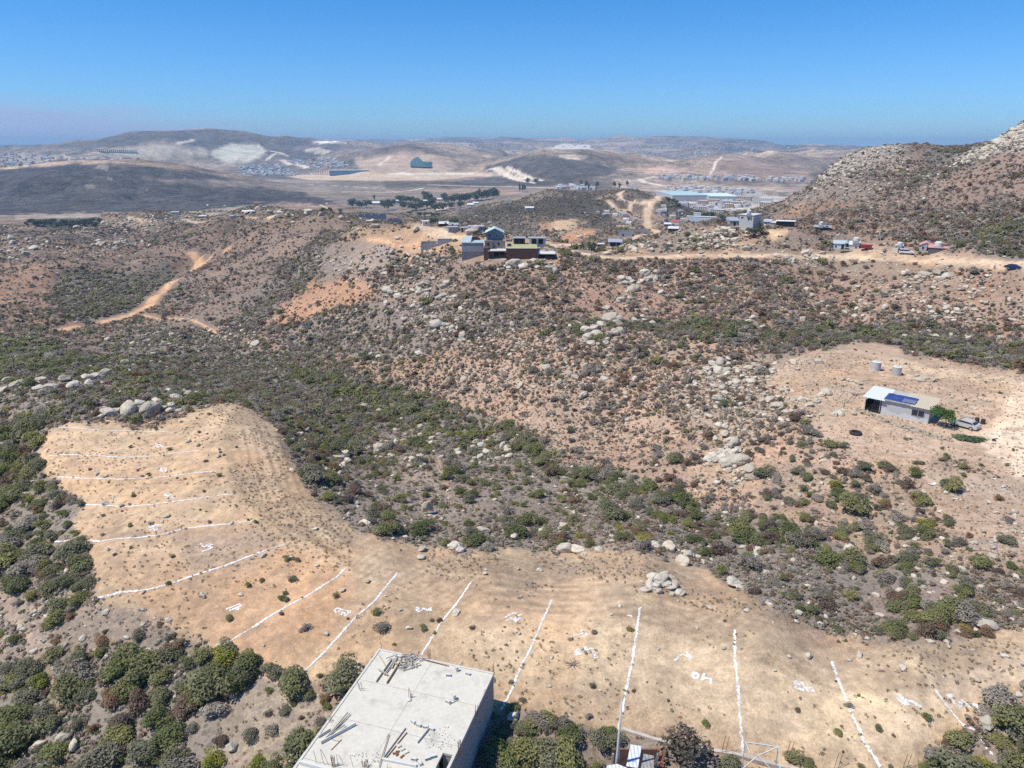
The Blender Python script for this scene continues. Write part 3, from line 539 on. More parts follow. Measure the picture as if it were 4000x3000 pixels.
# ------------------------------------------------------------------ helpers for objects
def tag(o, label=None, cat=None, group=None, kind=None):
    if label: o['label'] = label
    if cat: o['category'] = cat
    if group: o['group'] = group
    if kind: o['kind'] = kind
    return o
def empty(name, loc, rz=0.0, label=None, cat=None, group=None):
    o = bpy.data.objects.new(name, None); COL.objects.link(o); o.location = loc; o.rotation_euler = (0, 0, rz)
    o.empty_display_size = .3
    return tag(o, label, cat, group)
def rotz(a): return Matrix.Rotation(a, 3, 'Z')
class MB:
    def __init__(s): s.v = []; s.f = []; s.c = []
    def add(s, vs, fs, sh=1.0):
        b = len(s.v); s.v += [tuple(v) for v in vs]; s.f += [tuple(i + b for i in f) for f in fs]; s.c += [sh] * len(fs)
    def box(s, c, d, rot=None, taper=1.0, sh=1.0):
        x, y, z = d[0] / 2, d[1] / 2, d[2] / 2; t = taper
        vs = [Vector(p) for p in [(-x,-y,-z),(x,-y,-z),(x,y,-z),(-x,y,-z),(-x*t,-y*t,z),(x*t,-y*t,z),(x*t,y*t,z),(-x*t,y*t,z)]]
        if rot is not None: vs = [rot @ p for p in vs]
        s.add([p + Vector(c) for p in vs], [(0,3,2,1),(4,5,6,7),(0,1,5,4),(1,2,6,5),(2,3,7,6),(3,0,4,7)], sh)
    def bar(s, a, b, wd, ht=None, sh=1.0):
        a, b = Vector(a), Vector(b); d = b - a; L = d.length
        if L < 1e-5: return
        s.box((a + b) / 2, (wd, ht or wd, L), d.to_track_quat('Z', 'Y').to_matrix(), sh=sh)
    def tube(s, pts, r0, r1=None, n=6, cap=True):
        r1 = r0 if r1 is None else r1; pts = [Vector(p) for p in pts]; vs = []; fs = []
        for i, p in enumerate(pts):
            d = (pts[min(i + 1, len(pts) - 1)] - pts[max(i - 1, 0)]).normalized()
            m = d.to_track_quat('Z', 'Y').to_matrix(); r = r0 + (r1 - r0) * i / max(1, len(pts) - 1)
            for k in range(n):
                a = 2 * math.pi * k / n; vs.append(p + m @ Vector((r * math.cos(a), r * math.sin(a), 0)))
        for i in range(len(pts) - 1):
            for k in range(n): fs.append((i*n+k, i*n+(k+1) % n, (i+1)*n+(k+1) % n, (i+1)*n+k))
        if cap: fs.append(tuple(range(n - 1, -1, -1))); fs.append(tuple((len(pts)-1)*n + k for k in range(n)))
        s.add(vs, fs)
    def prism(s, poly, z0, z1):
        n = len(poly); vs = [(x, y, z0) for x, y in poly] + [(x, y, z1) for x, y in poly]
        s.add(vs, [tuple(range(n - 1, -1, -1)), tuple(range(n, 2 * n))] + [(i, (i+1) % n, n+(i+1) % n, n+i) for i in range(n)])
    def lathe(s, prof, c=(0,0,0), n=14):
        vs = []; fs = []
        for r, z in prof:
            for k in range(n):
                a = 2*math.pi*k/n; vs.append((c[0]+r*math.cos(a), c[1]+r*math.sin(a), c[2]+z))
        for i in range(len(prof)-1):
            for k in range(n): fs.append((i*n+k, i*n+(k+1)%n, (i+1)*n+(k+1)%n, (i+1)*n+k))
        fs.append(tuple(range(n-1,-1,-1))); fs.append(tuple((len(prof)-1)*n+k for k in range(n)))
        s.add(vs, fs)
    def mesh(s, name, mat, smooth=False):
        me = bpy.data.meshes.new(name); me.from_pydata(s.v, [], s.f); me.materials.append(mat)
        if smooth: me.polygons.foreach_set('use_smooth', np.ones(len(s.f), bool))
        me.update(); return me
    def build(s, name, mat, parent=None, smooth=False, loc=None, rz=0.0):
        o = bpy.data.objects.new(name, s.mesh(name, mat, smooth)); COL.objects.link(o)
        if parent is not None: o.parent = parent
        if loc is not None: o.location = loc; o.rotation_euler = (0, 0, rz)
        return o
_M = {}
def mat(name, col, rough=.85, var=.12, scale=1.5, dirt=None, metal=0.0, bump=.15, spec=.2, rnd=0.0, streak=0.0, bricks=None, waves=None):
    """one procedural material: base colour with two scales of wear, optional dirt, courses of blocks or corrugation"""
    if name in _M: return _M[name]
    m = bpy.data.materials.new(name); m.use_nodes = True; m.node_tree.nodes.clear(); q = NT(m.node_tree)
    tc = q.n('ShaderNodeTexCoord').outputs['Object']
    n1 = q.noise(tc, scale, 6, .65); n2 = q.noise(tc, scale * 7, 4, .7)
    c = q.mix(1.0, (*col, 1), (*col, 1))
    v = q.math('ADD', q.math('ADD', q.ramp(n1, .3, .7, -var, var), q.ramp(n2, .3, .7, -var * .7, var * .7)), 1.0)
    if rnd:
        oi = q.n('ShaderNodeObjectInfo'); v = q.math('MULTIPLY', v, q.ramp(oi.outputs['Random'], 0, 1, 1 - rnd, 1 + rnd))
    c = q.n('ShaderNodeVectorMath', {0: c, 1: q.n('ShaderNodeCombineXYZ', {0: v, 1: v, 2: v}).outputs[0]}, operation='MULTIPLY').outputs[0]
    h = n2
    if bricks:
        br = q.n('ShaderNodeTexBrick', {'Vector': q.n('ShaderNodeMapping', {'Vector': tc, 'Rotation': (math.pi / 2, 0, 0)}).outputs[0], 'Scale': 1.0, 'Mortar Size': .018, 'Brick Width': bricks[0], 'Row Height': bricks[1], 'Color1': (1, 1, 1, 1), 'Color2': (.75, .75, .75, 1), 'Mortar': (.5, .5, .5, 1)})
        c = q.mix(.55, c, q.mix(1.0, c, br.outputs['Color'], 'MULTIPLY')); h = q.math('ADD', q.math('MULTIPLY', n2, .4), q.math('MULTIPLY', br.outputs['Fac'], -.6))
    if waves:
        wv = q.n('ShaderNodeTexWave', {'Vector': tc, 'Scale': waves[1], 'Distortion': 0.0}, bands_direction=waves[0]); h = wv.outputs['Fac']
        c = q.mix(q.math('MULTIPLY', q.math('POWER', wv.outputs['Fac'], 3.0), .45), c, (.08, .08, .085))
    if dirt:
        c = q.mix(q.ramp(n1, .52, .68, 0, dirt[1]), c, (*dirt[0], 1))
    bp = q.n('ShaderNodeBump', {'Strength': bump, 'Distance': .05 if not waves else .03, 'Height': h}).outputs[0]
    b = q.n('ShaderNodeBsdfPrincipled', {'Base Color': c, 'Roughness': rough, 'Metallic': metal, 'Normal': bp}); b.inputs['Specular IOR Level'].default_value = spec
    q.n('ShaderNodeOutputMaterial', {'Surface': b.outputs[0]}); _M[name] = m; return m
def leafmat(name, cols, tr=.35):
    if name in _M: return _M[name]
    m = bpy.data.materials.new(name); m.use_nodes = True; m.node_tree.nodes.clear(); q = NT(m.node_tree)
    oi = q.n('ShaderNodeObjectInfo'); at = q.n('ShaderNodeAttribute', attribute_name='tint').outputs['Fac']
    cr = q.n('ShaderNodeValToRGB', {0: oi.outputs['Random']})
    e = cr.color_ramp.elements; e[0].color = (*cols[0], 1); e[0].position = 0; e[1].color = (*cols[-1], 1); e[1].position = 1
    for i, c in enumerate(cols[1:-1]): x = e.new((i + 1) / (len(cols) - 1)); x.color = (*c, 1)
    v = q.ramp(at, 0, 1, .75, 1.6)
    c = q.n('ShaderNodeVectorMath', {0: cr.outputs[0], 1: q.n('ShaderNodeCombineXYZ', {0: v, 1: v, 2: q.math('MULTIPLY', v, .95)}).outputs[0]}, operation='MULTIPLY').outputs[0]
    b = q.n('ShaderNodeBsdfPrincipled', {'Base Color': c, 'Roughness': .7}); b.inputs['Specular IOR Level'].default_value = .25
    t = q.n('ShaderNodeBsdfTranslucent', {'Color': c})
    mx = q.n('ShaderNodeMixShader', {0: tr, 1: b.outputs[0], 2: t.outputs[0]})
    q.n('ShaderNodeOutputMaterial', {'Surface': mx.outputs[0]}); _M[name] = m; return m
def rockmat(name, c1, c2):
    if name in _M: return _M[name]
    m = bpy.data.materials.new(name); m.use_nodes = True; m.node_tree.nodes.clear(); q = NT(m.node_tree)
    pos = q.n('ShaderNodeNewGeometry').outputs['Position']; oi = q.n('ShaderNodeObjectInfo').outputs['Random']
    n1 = q.noise(pos, 1.1, 6, .65, .3); n2 = q.noise(pos, 6, 5, .7); n3 = q.noise(pos, .5, 4, .6)
    c = q.mix(n1, (*c1, 1), (*c2, 1)); c = q.mix(q.ramp(n3, .5, .65, 0, .55), c, (.50, .38, .24))
    c = q.mix(q.ramp(n2, .58, .72, 0, .35), c, (.30, .27, .23))
    v = q.ramp(oi, 0, 1, .78, 1.12)
    c = q.n('ShaderNodeVectorMath', {0: c, 1: q.n('ShaderNodeCombineXYZ', {0: v, 1: v, 2: v}).outputs[0]}, operation='MULTIPLY').outputs[0]
    ck = q.n('ShaderNodeTexVoronoi', {'Vector': pos, 'Scale': .7}, feature='DISTANCE_TO_EDGE').outputs['Distance']
    c = q.mix(q.ramp(ck, 0, .035, .35, 0), c, (.16, .13, .10))
    h = q.math('ADD', q.math('MULTIPLY', n2, .3), q.ramp(ck, 0, .10, 0, .28))
    bp = q.n('ShaderNodeBump', {'Strength': .8, 'Distance': .3, 'Height': h}).outputs[0]
    b = q.n('ShaderNodeBsdfPrincipled', {'Base Color': c, 'Roughness': .9, 'Normal': bp}); b.inputs['Specular IOR Level'].default_value = .15
    q.n('ShaderNodeOutputMaterial', {'Surface': b.outputs[0]}); _M[name] = m; return m

# ------------------------------------------------------------------ plants: many leaf-sized faces in lumpy volumes
def leaf_cloud(name, n, leaf, material, lobes=6, seed=0, flat=.8, sparse=0.0, up=1.1):
    g = np.random.default_rng(seed)
    L = []
    for k in range(lobes):
        a = g.uniform(0, 2 * np.pi); rr = g.uniform(.15, .62); L.append((rr * np.cos(a), rr * np.sin(a), g.uniform(.1, .75) * flat, g.uniform(.28, .5), g.uniform(0, 1)))
    L.append((0, 0, .35 * flat, .55, .5)); L = np.array(L)
    w_ = L[:, 3] ** 2; ch = g.choice(len(L), n, p=w_ / w_.sum())
    d = g.normal(size=(n, 3)); d /= np.linalg.norm(d, axis=1)[:, None]; d[:, 2] = np.abs(d[:, 2]) * .9 + d[:, 2] * .1
    rad = L[ch, 3] * g.uniform(.55, 1.05, n) ** .5
    c = L[ch, :3] + d * rad[:, None] * np.array([1, 1, flat]); c[:, 2] = np.maximum(c[:, 2], .02)
    nrm = d + g.normal(scale=.7, size=(n, 3)); nrm[:, 2] += up; nrm /= np.linalg.norm(nrm, axis=1)[:, None]
    t = np.cross(nrm, g.normal(size=(n, 3))); t /= np.linalg.norm(t, axis=1)[:, None]; b = np.cross(nrm, t)
    s = leaf * g.uniform(.6, 1.3, n)[:, None]
    vs = np.stack([c - t * s, c - b * s * .6 + nrm * s * .15, c + t * s, c + b * s * .6 + nrm * s * .15], 1).reshape(-1, 3)
    me = bpy.data.meshes.new(name); me.vertices.add(4 * n); me.vertices.foreach_set('co', vs.ravel())
    me.loops.add(4 * n); me.loops.foreach_set('vertex_index', np.arange(4 * n, dtype=np.int32))
    me.polygons.add(n); me.polygons.foreach_set('loop_start', np.arange(0, 4 * n, 4, dtype=np.int32)); me.polygons.foreach_set('loop_total', np.full(n, 4, np.int32))
    me.update(calc_edges=True)
    tint = np.clip(.5 * L[ch, 4] + .5 * g.uniform(0, 1, n), 0, 1)
    a = me.attributes.new('tint', 'FLOAT', 'POINT'); a.data.foreach_set('value', np.repeat(tint, 4).astype(np.float32))
    me.materials.append(material); return me
def twig_mesh(name, n, seed, material, h=.7, sp=.5, r=.03):
    g = random.Random(seed); b = MB()
    for k in range(n):
        a = g.uniform(0, 6.28); m = (math.cos(a) * sp * .4, math.sin(a) * sp * .4, h * .45); e = (math.cos(a + .4) * sp, math.sin(a + .4) * sp, h * g.uniform(.7, 1))
        b.tube([(0, 0, -.15), m, e], r, r * .3, 4, False)
    return b.mesh(name, material)
GR = leafmat('foliage_green', [(.12,.14,.06), (.20,.21,.08), (.20,.195,.13), (.27,.255,.10), (.16,.17,.09), (.22,.20,.15)])
GY_ = leafmat('foliage_grey', [(.25,.22,.19), (.34,.30,.255), (.21,.19,.155), (.42,.37,.31), (.17,.14,.125)])
BR = leafmat('foliage_brown', [(.16,.115,.095), (.21,.145,.11), (.27,.17,.10), (.15,.12,.105)])
YG = leafmat('foliage_yellow_green', [(.28,.28,.05), (.20,.22,.05), (.34,.29,.07), (.17,.19,.05)])
TREE_G = leafmat('tree_foliage', [(.07,.10,.06), (.095,.12,.07), (.075,.11,.085)])
TREE_B = leafmat('tree_foliage_bright', [(.07,.15,.03), (.085,.17,.04)])
BARK = mat('bark', (.10, .08, .06), .9, .2, 3)
KINDS = {'green': (GR, 'green_shrub'), 'grey': (GY_, 'grey_shrub'), 'brown': (BR, 'brown_shrub'), 'yellow': (YG, 'yellow_shrub')}
PROTO = {}
for ki, (k, (mt, nm)) in enumerate(KINDS.items()):
    PROTO[k, 'near'] = [leaf_cloud(nm, 1500, .062, mt, 8, 10 * ki + j, .85) for j in range(3)]
    PROTO[k, 'mid'] = [leaf_cloud(nm, 260, .13, mt, 6, 100 + 10 * ki + j, .85) for j in range(3)]
    PROTO[k, 'far'] = [leaf_cloud(nm, 60, .27, mt, 4, 200 + 10 * ki + j, .8) for j in range(2)]
STEMS = twig_mesh('stem', 7, 3, BARK)
# sample plants over the ground cells, thinning with distance
def sample_shrubs():
    iu = slice(0, NF - 1); r0 = RR[:-1]; dr = RR[1:] - RR[:-1]; dth = th_f[1] - th_f[0]
    area = (r0 * dr * dth)[None] * np.ones((NF - 1, 1))
    lod = np.minimum(1, (190 / r0)) ** 1.15 * (r0 > 22) * (r0 < 1250) * np.clip((1250 - r0) / 250, 0, 1)
    ex = dens[iu, :-1] * area * lod[None] * 1.6
    side = np.abs(th_f[:-1]); ex = ex * np.where(side > R(47), .45, 1.0)[:, None]
    cnt = RNG.poisson(np.minimum(ex, 400)); i, j = np.nonzero(cnt); rep = cnt[i, j]; i = np.repeat(i, rep); j = np.repeat(j, rep)
    a = RNG.uniform(0, 1, len(i)); b = RNG.uniform(0, 1, len(i))
    th = th_f[i] + a * dth; r = RR[j] + b * dr[j]
    x = r * np.sin(th); y = r * np.cos(th); z = hgt(x, y)
    g = green[i, j]; sz = size[i, j] * (1 + .35 * np.clip(np.log(r / 210), 0, 2)) * np.exp(RNG.normal(-.05, .52, len(i)))
    sz = np.clip(sz * .92, .16, 2.3)
    sz = np.minimum(sz, np.where(size[i, j] < .42, .42, 9.0))
    u = RNG.uniform(0, 1, len(i)); kind = np.where(u < g * .88, 0, np.where(u < g, 3, np.where(RNG.uniform(0, 1, len(i)) < .62, 1, 2)))
    sz = sz * np.where(kind == 0, 1.12, np.where(kind == 3, .7, .9))
    return x, y, z, sz, kind
SHX, SHY, SHZ, SHS, SHK = sample_shrubs()
NOSH = []                       # circles kept free of plants: (x, y, radius)
def keep_clear(p, r): NOSH.append((p[0], p[1], r))
KN = ['green', 'grey', 'brown', 'yellow']
def scatter_object(name, meshes, pts, scl, rot, idx, label, cat='shrubs'):
    """one stuff object: a point cloud that carries copies of the plant or rock meshes"""
    me = bpy.data.meshes.new(name); me.vertices.add(len(pts)); me.vertices.foreach_set('co', np.ascontiguousarray(pts, dtype=np.float32).ravel())
    for nm, ar, ty in (('s', scl, 'FLOAT_VECTOR'), ('r', rot, 'FLOAT_VECTOR'), ('i', idx, 'INT')):
        a = me.attributes.new(nm, ty, 'POINT')
        a.data.foreach_set('vector' if ty == 'FLOAT_VECTOR' else 'value', np.ascontiguousarray(ar, dtype=np.float32 if ty != 'INT' else np.int32).ravel())
    o = bpy.data.objects.new(name, me); COL.objects.link(o)
    c = bpy.data.collections.new(name + '_sources')
    for k, m in enumerate(meshes):
        po = bpy.data.objects.new('source_%02d' % k, m); c.objects.link(po)
    ng = bpy.data.node_groups.new(name, 'GeometryNodeTree')
    ng.interface.new_socket('Geometry', in_out='INPUT', socket_type='NodeSocketGeometry'); ng.interface.new_socket('Geometry', in_out='OUTPUT', socket_type='NodeSocketGeometry')
    q = NT(ng); gi = q.n('NodeGroupInput'); go = q.n('NodeGroupOutput')
    ci = q.n('GeometryNodeCollectionInfo'); ci.inputs[0].default_value = c; ci.inputs['Separate Children'].default_value = True; ci.inputs['Reset Children'].default_value = True
    def at(nm, ty): n = q.n('GeometryNodeInputNamedAttribute', data_type=ty); n.inputs[0].default_value = nm; return n.outputs[0]
    m2p = q.n('GeometryNodeMeshToPoints', {0: gi.outputs[0]})
    ip = q.n('GeometryNodeInstanceOnPoints', {'Points': m2p.outputs[0], 'Instance': ci.outputs[0], 'Instance Index': at('i', 'INT'), 'Rotation': at('r', 'FLOAT_VECTOR'), 'Scale': at('s', 'FLOAT_VECTOR')})
    ip.inputs['Pick Instance'].default_value = True
    ng.links.new(ip.outputs[0], go.inputs[0])
    md = o.modifiers.new('scatter', 'NODES'); md.node_group = ng
    return tag(o, label, None, None, 'stuff')
def region_of(x, y):
    u, v, t = to_pix(x, y, float(hgt(x, y)))
    if u < 1500 and v > 2350: return 'in the thicket of the lower left corner'
    if u < 420 and v > 1650: return 'on the bank left of the numbered lots'
    if v > 2650 and u > 3300: return 'at the lower right edge of the cleared lots'
    if v > 2650: return 'beside the fenced yard right of the concrete house'
    if u > 2700 and v > 1780: return 'on the slope below the long house with the tin roof'
    if u < 950 and v < 1700: return 'near the pale boulders behind the leftmost lots'
    if v > 2140: return 'on the cleared lots'
    return 'on the slope between the curved track and the gully'
LMK = [(1600,2560,'the concrete house'),(2410,2860,'the utility pole'),(2980,2930,'the white steel frame'),(2660,2950,'the bare leggy bush'),(610,1740,'the topmost chalk number'),(635,1836,'the second topmost chalk number'),(660,1940,'the third topmost chalk number'),(605,2062,'the fourth topmost chalk number'),(808,2140,'the half hidden chalk number'),(915,2378,'chalk number 41'),(1337,2392,'chalk number 42'),(1652,2380,'chalk number 43'),(2008,2412,'chalk number 44'),(2290,2555,'chalk number 45'),(2740,2650,'chalk number 46'),(3135,2682,'chalk number 47'),(3545,2740,'chalk number 48'),(3760,2745,'chalk number 49'),
 (1672,1990,'the big split boulder'),(3500,1620,'the long house'),(3770,1660,'the silver sedan'),(3342,1690,'the fire ring'),(3460,1450,'the water tanks'),(3779,1712,'the prickly pear patch'),(3290,1550,'the wooden pole frame'),(2585,2285,'the rock heap on the lots'),(2350,1290,'the ridge outcrop'),(560,1605,'the smooth boulder cluster'),(200,1500,'the row of pale boulders'),(2040,1010,'the brown brick wall'),(1845,1000,'the grey block house'),(2311,985,'the round roadside tree'),(3540,985,'the white off-road car'),(3955,1045,'the dark blue car'),(2735,860,'the pale blue house'),(2915,885,'the two storey grey house'),(3300,970,'the patched shacks'),(580,1170,'the orange winding track'),(3825,2150,'the bent metal frame'),(100,2950,'the bottom left corner'),(60,2100,'the left photo edge'),(1000,2950,'the bottom edge thicket'),(480,2700,'the thicket middle'),(2480,1100,'the halfway slope outcrop'),(2850,1800,'the gully side outcrop'),(1450,1790,'the outcrop beyond the track bend'),(1900,1760,'the cream outcrop above the gully'),(2300,2130,'the far track edge'),(3650,1890,'the white rubbish sheet'),(3700,2410,'the low dark green shrubs'),(1240,1860,'the shrubs at the track bend'),(3225,680,'the mountain spur crags'),(3950,520,'the highest crags'),(3420,600,'the mountain crest'),(2050,1640,'the gully bottom'),(3150,2080,'the gully mouth'),(3250,1180,'the slope under the middle road'),(480,900,'the far left crest'),(1500,1080,'the orange terraces')]
FLM = [(2700,770,'the pale teal warehouse'),(2830,775,'the white blue warehouse'),(2852,812,'the orange block'),(2977,785,'the long white block'),(1365,675,'the blue and white warehouse'),(1645,640,'the teal netting'),(930,600,'the pale quarry'),(533,545,'the left ridge mast'),(2827,600,'the round hill mast'),(2070,815,'the knoll house'),(2472,730,'the hilltop house'),(2530,850,'the straight dirt road'),(2250,738,'the valley road'),(1838,800,'the white barn'),(1472,797,'the leftmost farm building'),(1660,785,'the middle farm shed'),(1550,785,'the pale farm shed'),(1719,780,'the brown farm house'),(150,640,'the orange cut at far left'),(1120,665,'the town edge'),(1200,610,'the brown ridge row'),(2230,580,'the pale far quarry'),(1500,560,'the left skyline'),(2600,550,'the right skyline'),(1700,585,'the hazy saddle'),(3060,700,'the mountain foot'),(2620,695,'the valley side strip'),(250,875,'the grove middle'),(370,875,'the grove right end'),(130,870,'the grove left end')]
def spot_labels(items, catg, LMK=LMK):
    G = {}
    for it in items:
        u, v, look, o = it; k = min(LMK, key=lambda l: (l[0]-u)**2 + ((l[1]-v)*1.3)**2); du, dv = u - k[0], v - k[1]
        rel = ('left of' if du < 0 else 'right of') if abs(du) > abs(dv) * 1.1 else ('above' if dv < 0 else 'below')
        G.setdefault((look, rel, k[2]), []).append((du*du + dv*dv, o))
    for (look, rel, nm), L in G.items():
        L.sort(key=lambda a: a[0]); n = len(L)
        for i, (_, o) in enumerate(L):
            pre = '' if n == 1 else ['nearest ', 'second nearest ', 'third nearest ', 'fourth nearest ', 'fifth nearest '][i] if i < 5 else 'outlying '
            tag(o, pre + look + ' ' + rel + ' ' + nm, catg, look + 's near ' + nm)
def place_shrubs():
    items = []
    keep = np.ones(len(SHX), bool)
    for cx, cy, cr_ in NOSH: keep &= np.hypot(SHX - cx, SHY - cy) > cr_ + SHS * .5
    for b_ in BL:
        if b_[3] > .75 and math.hypot(b_[0], b_[1]) < 260:
            rr_ = math.hypot(b_[0], b_[1]); cx, cy = b_[0] * (1 - b_[3] * .5 / rr_), b_[1] * (1 - b_[3] * .5 / rr_); keep &= np.hypot(SHX - cx, SHY - cy) > b_[3] * .9 + SHS * .35
    x, y, z, s, k = SHX[keep], SHY[keep], SHZ[keep], SHS[keep], SHK[keep]
    # hand-placed plants seen clearly in the photograph
    ex = []
    for (u, v, rad, kd) in BIG:
        if u < 1050 and v > 2500: rad *= .86; kd = kd if random.random() > .16 else random.choice(['grey', 'brown', 'yellow'])
        p = ground(u, v); ex.append((p.x, p.y, p.z - CZ, rad, KN.index(kd)))
    ex = np.array(ex)
    x = np.concatenate([ex[:, 0], x]); y = np.concatenate([ex[:, 1], y]); z = np.concatenate([ex[:, 2], z]); s = np.concatenate([ex[:, 3], s]); k = np.concatenate([ex[:, 4], k]).astype(int)
    pin = np.zeros(len(x), bool); pin[:len(ex)] = True
    U_, V_, T__ = to_pix(x, y, z)
    seen = (U_ > -20) & (U_ < 4020) & (V_ < 3040) & (T__ > 0)
    pr = s / T__ * seen * (1 + 9 * pin)
    rot = RNG.uniform(0, 6.283, len(x)); r_ = np.hypot(x, y)
    asp = RNG.uniform(.75, 1.25, (len(x), 2))
    single = np.zeros(len(x), bool)
    for grp in ((0, 3), (1, 2)):
        ii = np.where(np.isin(k, grp))[0]; ii = ii[np.argsort(-pr[ii])][:290]; single[ii[pr[ii] > 0]] = True
    for n_, i in enumerate(np.where(single)[0]):
        kd = KN[k[i]]; me = PROTO[kd, 'near'][n_ % 3]
        reg = region_of(x[i], y[i])
        look = {'green': 'leafy dark green shrub', 'grey': 'dry grey twiggy shrub', 'brown': 'dried reddish brown shrub', 'yellow': 'small yellow green shrub'}[kd]
        big = 'large ' if s[i] > 1.35 else ('small ' if s[i] < .6 and kd != 'yellow' else '')
        o = bpy.data.objects.new({'green': 'green_shrub', 'grey': 'grey_shrub', 'brown': 'brown_shrub', 'yellow': 'yellow_shrub'}[kd], me); COL.objects.link(o)
        o.location = (x[i], y[i], z[i] + CZ - .06 * s[i]); o.rotation_euler = (0, 0, rot[i]); o.scale = (s[i] * asp[i, 0], s[i] * asp[i, 1], s[i] * 1.1)
        items.append((U_[i], V_[i], big + look, o))
        if s[i] * F / T__[i] > 45:
            st = bpy.data.objects.new('stem', STEMS); COL.objects.link(st); st.parent = o
    spot_labels(items, 'shrub')
    rest = ~single
    lvl = np.where(r_ < 125, 0, np.where(r_ < 300, 1, 2))
    meshes = []; base = {}
    for l, ln in enumerate(('near', 'mid', 'far')):
        for kk, kn in enumerate(KN): base[l, kk] = len(meshes); meshes += PROTO[kn, ln]
    idx = np.array([base[l, kk] + (n_ % (3 if l < 2 else 2)) for n_, (l, kk) in enumerate(zip(lvl, k))])
    m = rest
    pts = np.stack([x, y, z + CZ - .06 * s], -1)[m]
    sc = np.stack([s * asp[:, 0], s * asp[:, 1], s * 1.12], -1)[m]
    ro = np.stack([np.zeros_like(rot), np.zeros_like(rot), rot], -1)[m]
    scatter_object('chaparral', meshes, pts, sc, ro, idx[m], 'scrub of grey brown and green bushes covering the hillsides')
    print('shrubs', len(x), 'single', single.sum())
# ------------------------------------------------------------------ boulders
ROCK = rockmat('granite', (.68, .61, .48), (.50, .44, .35))
def rock_mesh(seed, sub=3, sharp=.5):
    import bmesh
    bm = bmesh.new(); bmesh.ops.create_icosphere(bm, subdivisions=sub, radius=1.0)
    g = np.random.default_rng(seed)
    pl = g.normal(size=(13, 3)); pl /= np.linalg.norm(pl, axis=1)[:, None]; off = g.uniform(.60, .90, 13)
    ax = np.array([1, g.uniform(.6, .95), g.uniform(.5, .85)])
    for v in bm.verts:
        p = np.array(v.co)
        for n_, o_ in zip(pl, off):
            d = p @ n_ - o_
            if d > 0: p = p - n_ * d * sharp
        w_ = 1 + .10 * math.sin(3.1 * p[0] + seed) * math.cos(2.7 * p[1]) + .05 * math.sin(7 * p[2] + 5 * p[0] + seed)
        v.co = Vector(p * ax * w_)
    me = bpy.data.meshes.new('boulder'); bm.to_mesh(me); bm.free(); me.materials.append(ROCK)
    return me
ROCKS = [rock_mesh(s_, 3, 1.0 if s_ % 2 else .85) for s_ in range(8)]
ROCKS_LO = [rock_mesh(s_ + 20, 2, .9) for s_ in range(5)]
BL = []                         # x, y, z, size, region label
def clus(u, v, su, sv, n, sz, reg, big=None):
    for k in range(n):
        uu = u + random.gauss(0, su); vv = v + random.gauss(0, sv); p = ground(uu, vv)
        BL.append((p.x, p.y, p.z, sz * math.exp(random.gauss(0, .38)), reg))
def bol(lst, reg):
    for u, v, s_ in lst: p = ground(u, v); BL.append((p.x, p.y, p.z, s_, reg))
ra = 'in the row of pale boulders behind the leftmost lots'
bol([(28,1488,1.2),(60,1510,1.3),(90,1500,1.2),(160,1495,1.5),(152,1520,1.0),(202,1518,1.2),(262,1488,1.9),(290,1512,1.5),(345,1480,1.8),(372,1478,1.6),(350,1503,1.2),(410,1465,1.7),(395,1480,1.1),(490,1422,1.6),(522,1432,1.1),(560,1430,.9),(590,1415,.9),(600,1460,1.2),(690,1560,1.3),(740,1545,1.2),(10,1530,1.2)], ra)
rb = 'in the cluster of big smooth boulders at the head of the cleared lots'
bol([(505,1612,2.0),(545,1608,1.7),(592,1612,2.1),(640,1600,1.1),(672,1588,1.1),(665,1610,1.0),(612,1575,1.2),(548,1582,1.2),(425,1622,1.4),(455,1612,1.2),(400,1630,.8),(700,1608,.7),(770,1540,1.0),(720,1535,1.1),(655,1532,1.0)], rb)
bol([(410,1970,.55),(475,1978,.45),(413,1862,.4),(433,1770,.35),(905,2046,.4),(560,2315,.3),(905,2925,.62),(245,2895,.9),(150,2920,.7),(290,2920,.7),(3850,2830,.85),(3850,2455,.95),(3515,2312,.6),(2005,2805,.7),(3320,2150,.9),(3680,2110,.5)], 'lying by itself among the scrub')
# the big split boulder is added as its own thing below
rc = 'in the outcrop on the slope beyond the curved track'
bol([(1325,1795,1.3),(1345,1780,1.2),(1355,1805,1.0),(1308,1818,.8),(1410,1760,.9),(1440,1755,1.1),(1478,1748,1.2),(1470,1768,.9),(1525,1735,1.1),(1545,1730,.8),(1612,1795,.8),(1600,1825,.7),(1655,1825,.7),(1635,1785,.6),(1620,1715,.9),(1645,1705,.9),(1680,1735,.9),(1690,1718,1.0),(1715,1700,.8),(1585,1700,.8),(1640,1668,.8),(1715,1690,.7),(1570,1640,.8),(1545,1682,.8),(1175,1700,.8),(1200,1680,.7),(1330,1830,.6),(1790,1770,1.0),(1795,1758,.7),(1860,1730,1.1),(1885,1745,1.2),(1850,1755,1.0),(1900,1770,1.1),(1875,1790,.9),(1965,1745,1.2),(1985,1760,1.2),(1990,1785,1.0),(1905,1725,.8),(1420,1590,1.2),(1480,1605,.8),(1645,2180,.6),(1885,2085,.9),(1905,2080,.6),(1435,2050,.7),(1420,2045,.6),(1140,1725,.6),(1140,1840,.5),(2120,2080,.7),(2190,2060,.7),(1285,2015,.0001)], rc)
clus(1500,1770,130,30,26,.45,rc); clus(1900,1780,60,30,20,.45,rc); clus(1330,1830,50,20,10,.35,rc)
rd = 'along the far edge of the curved dirt track'
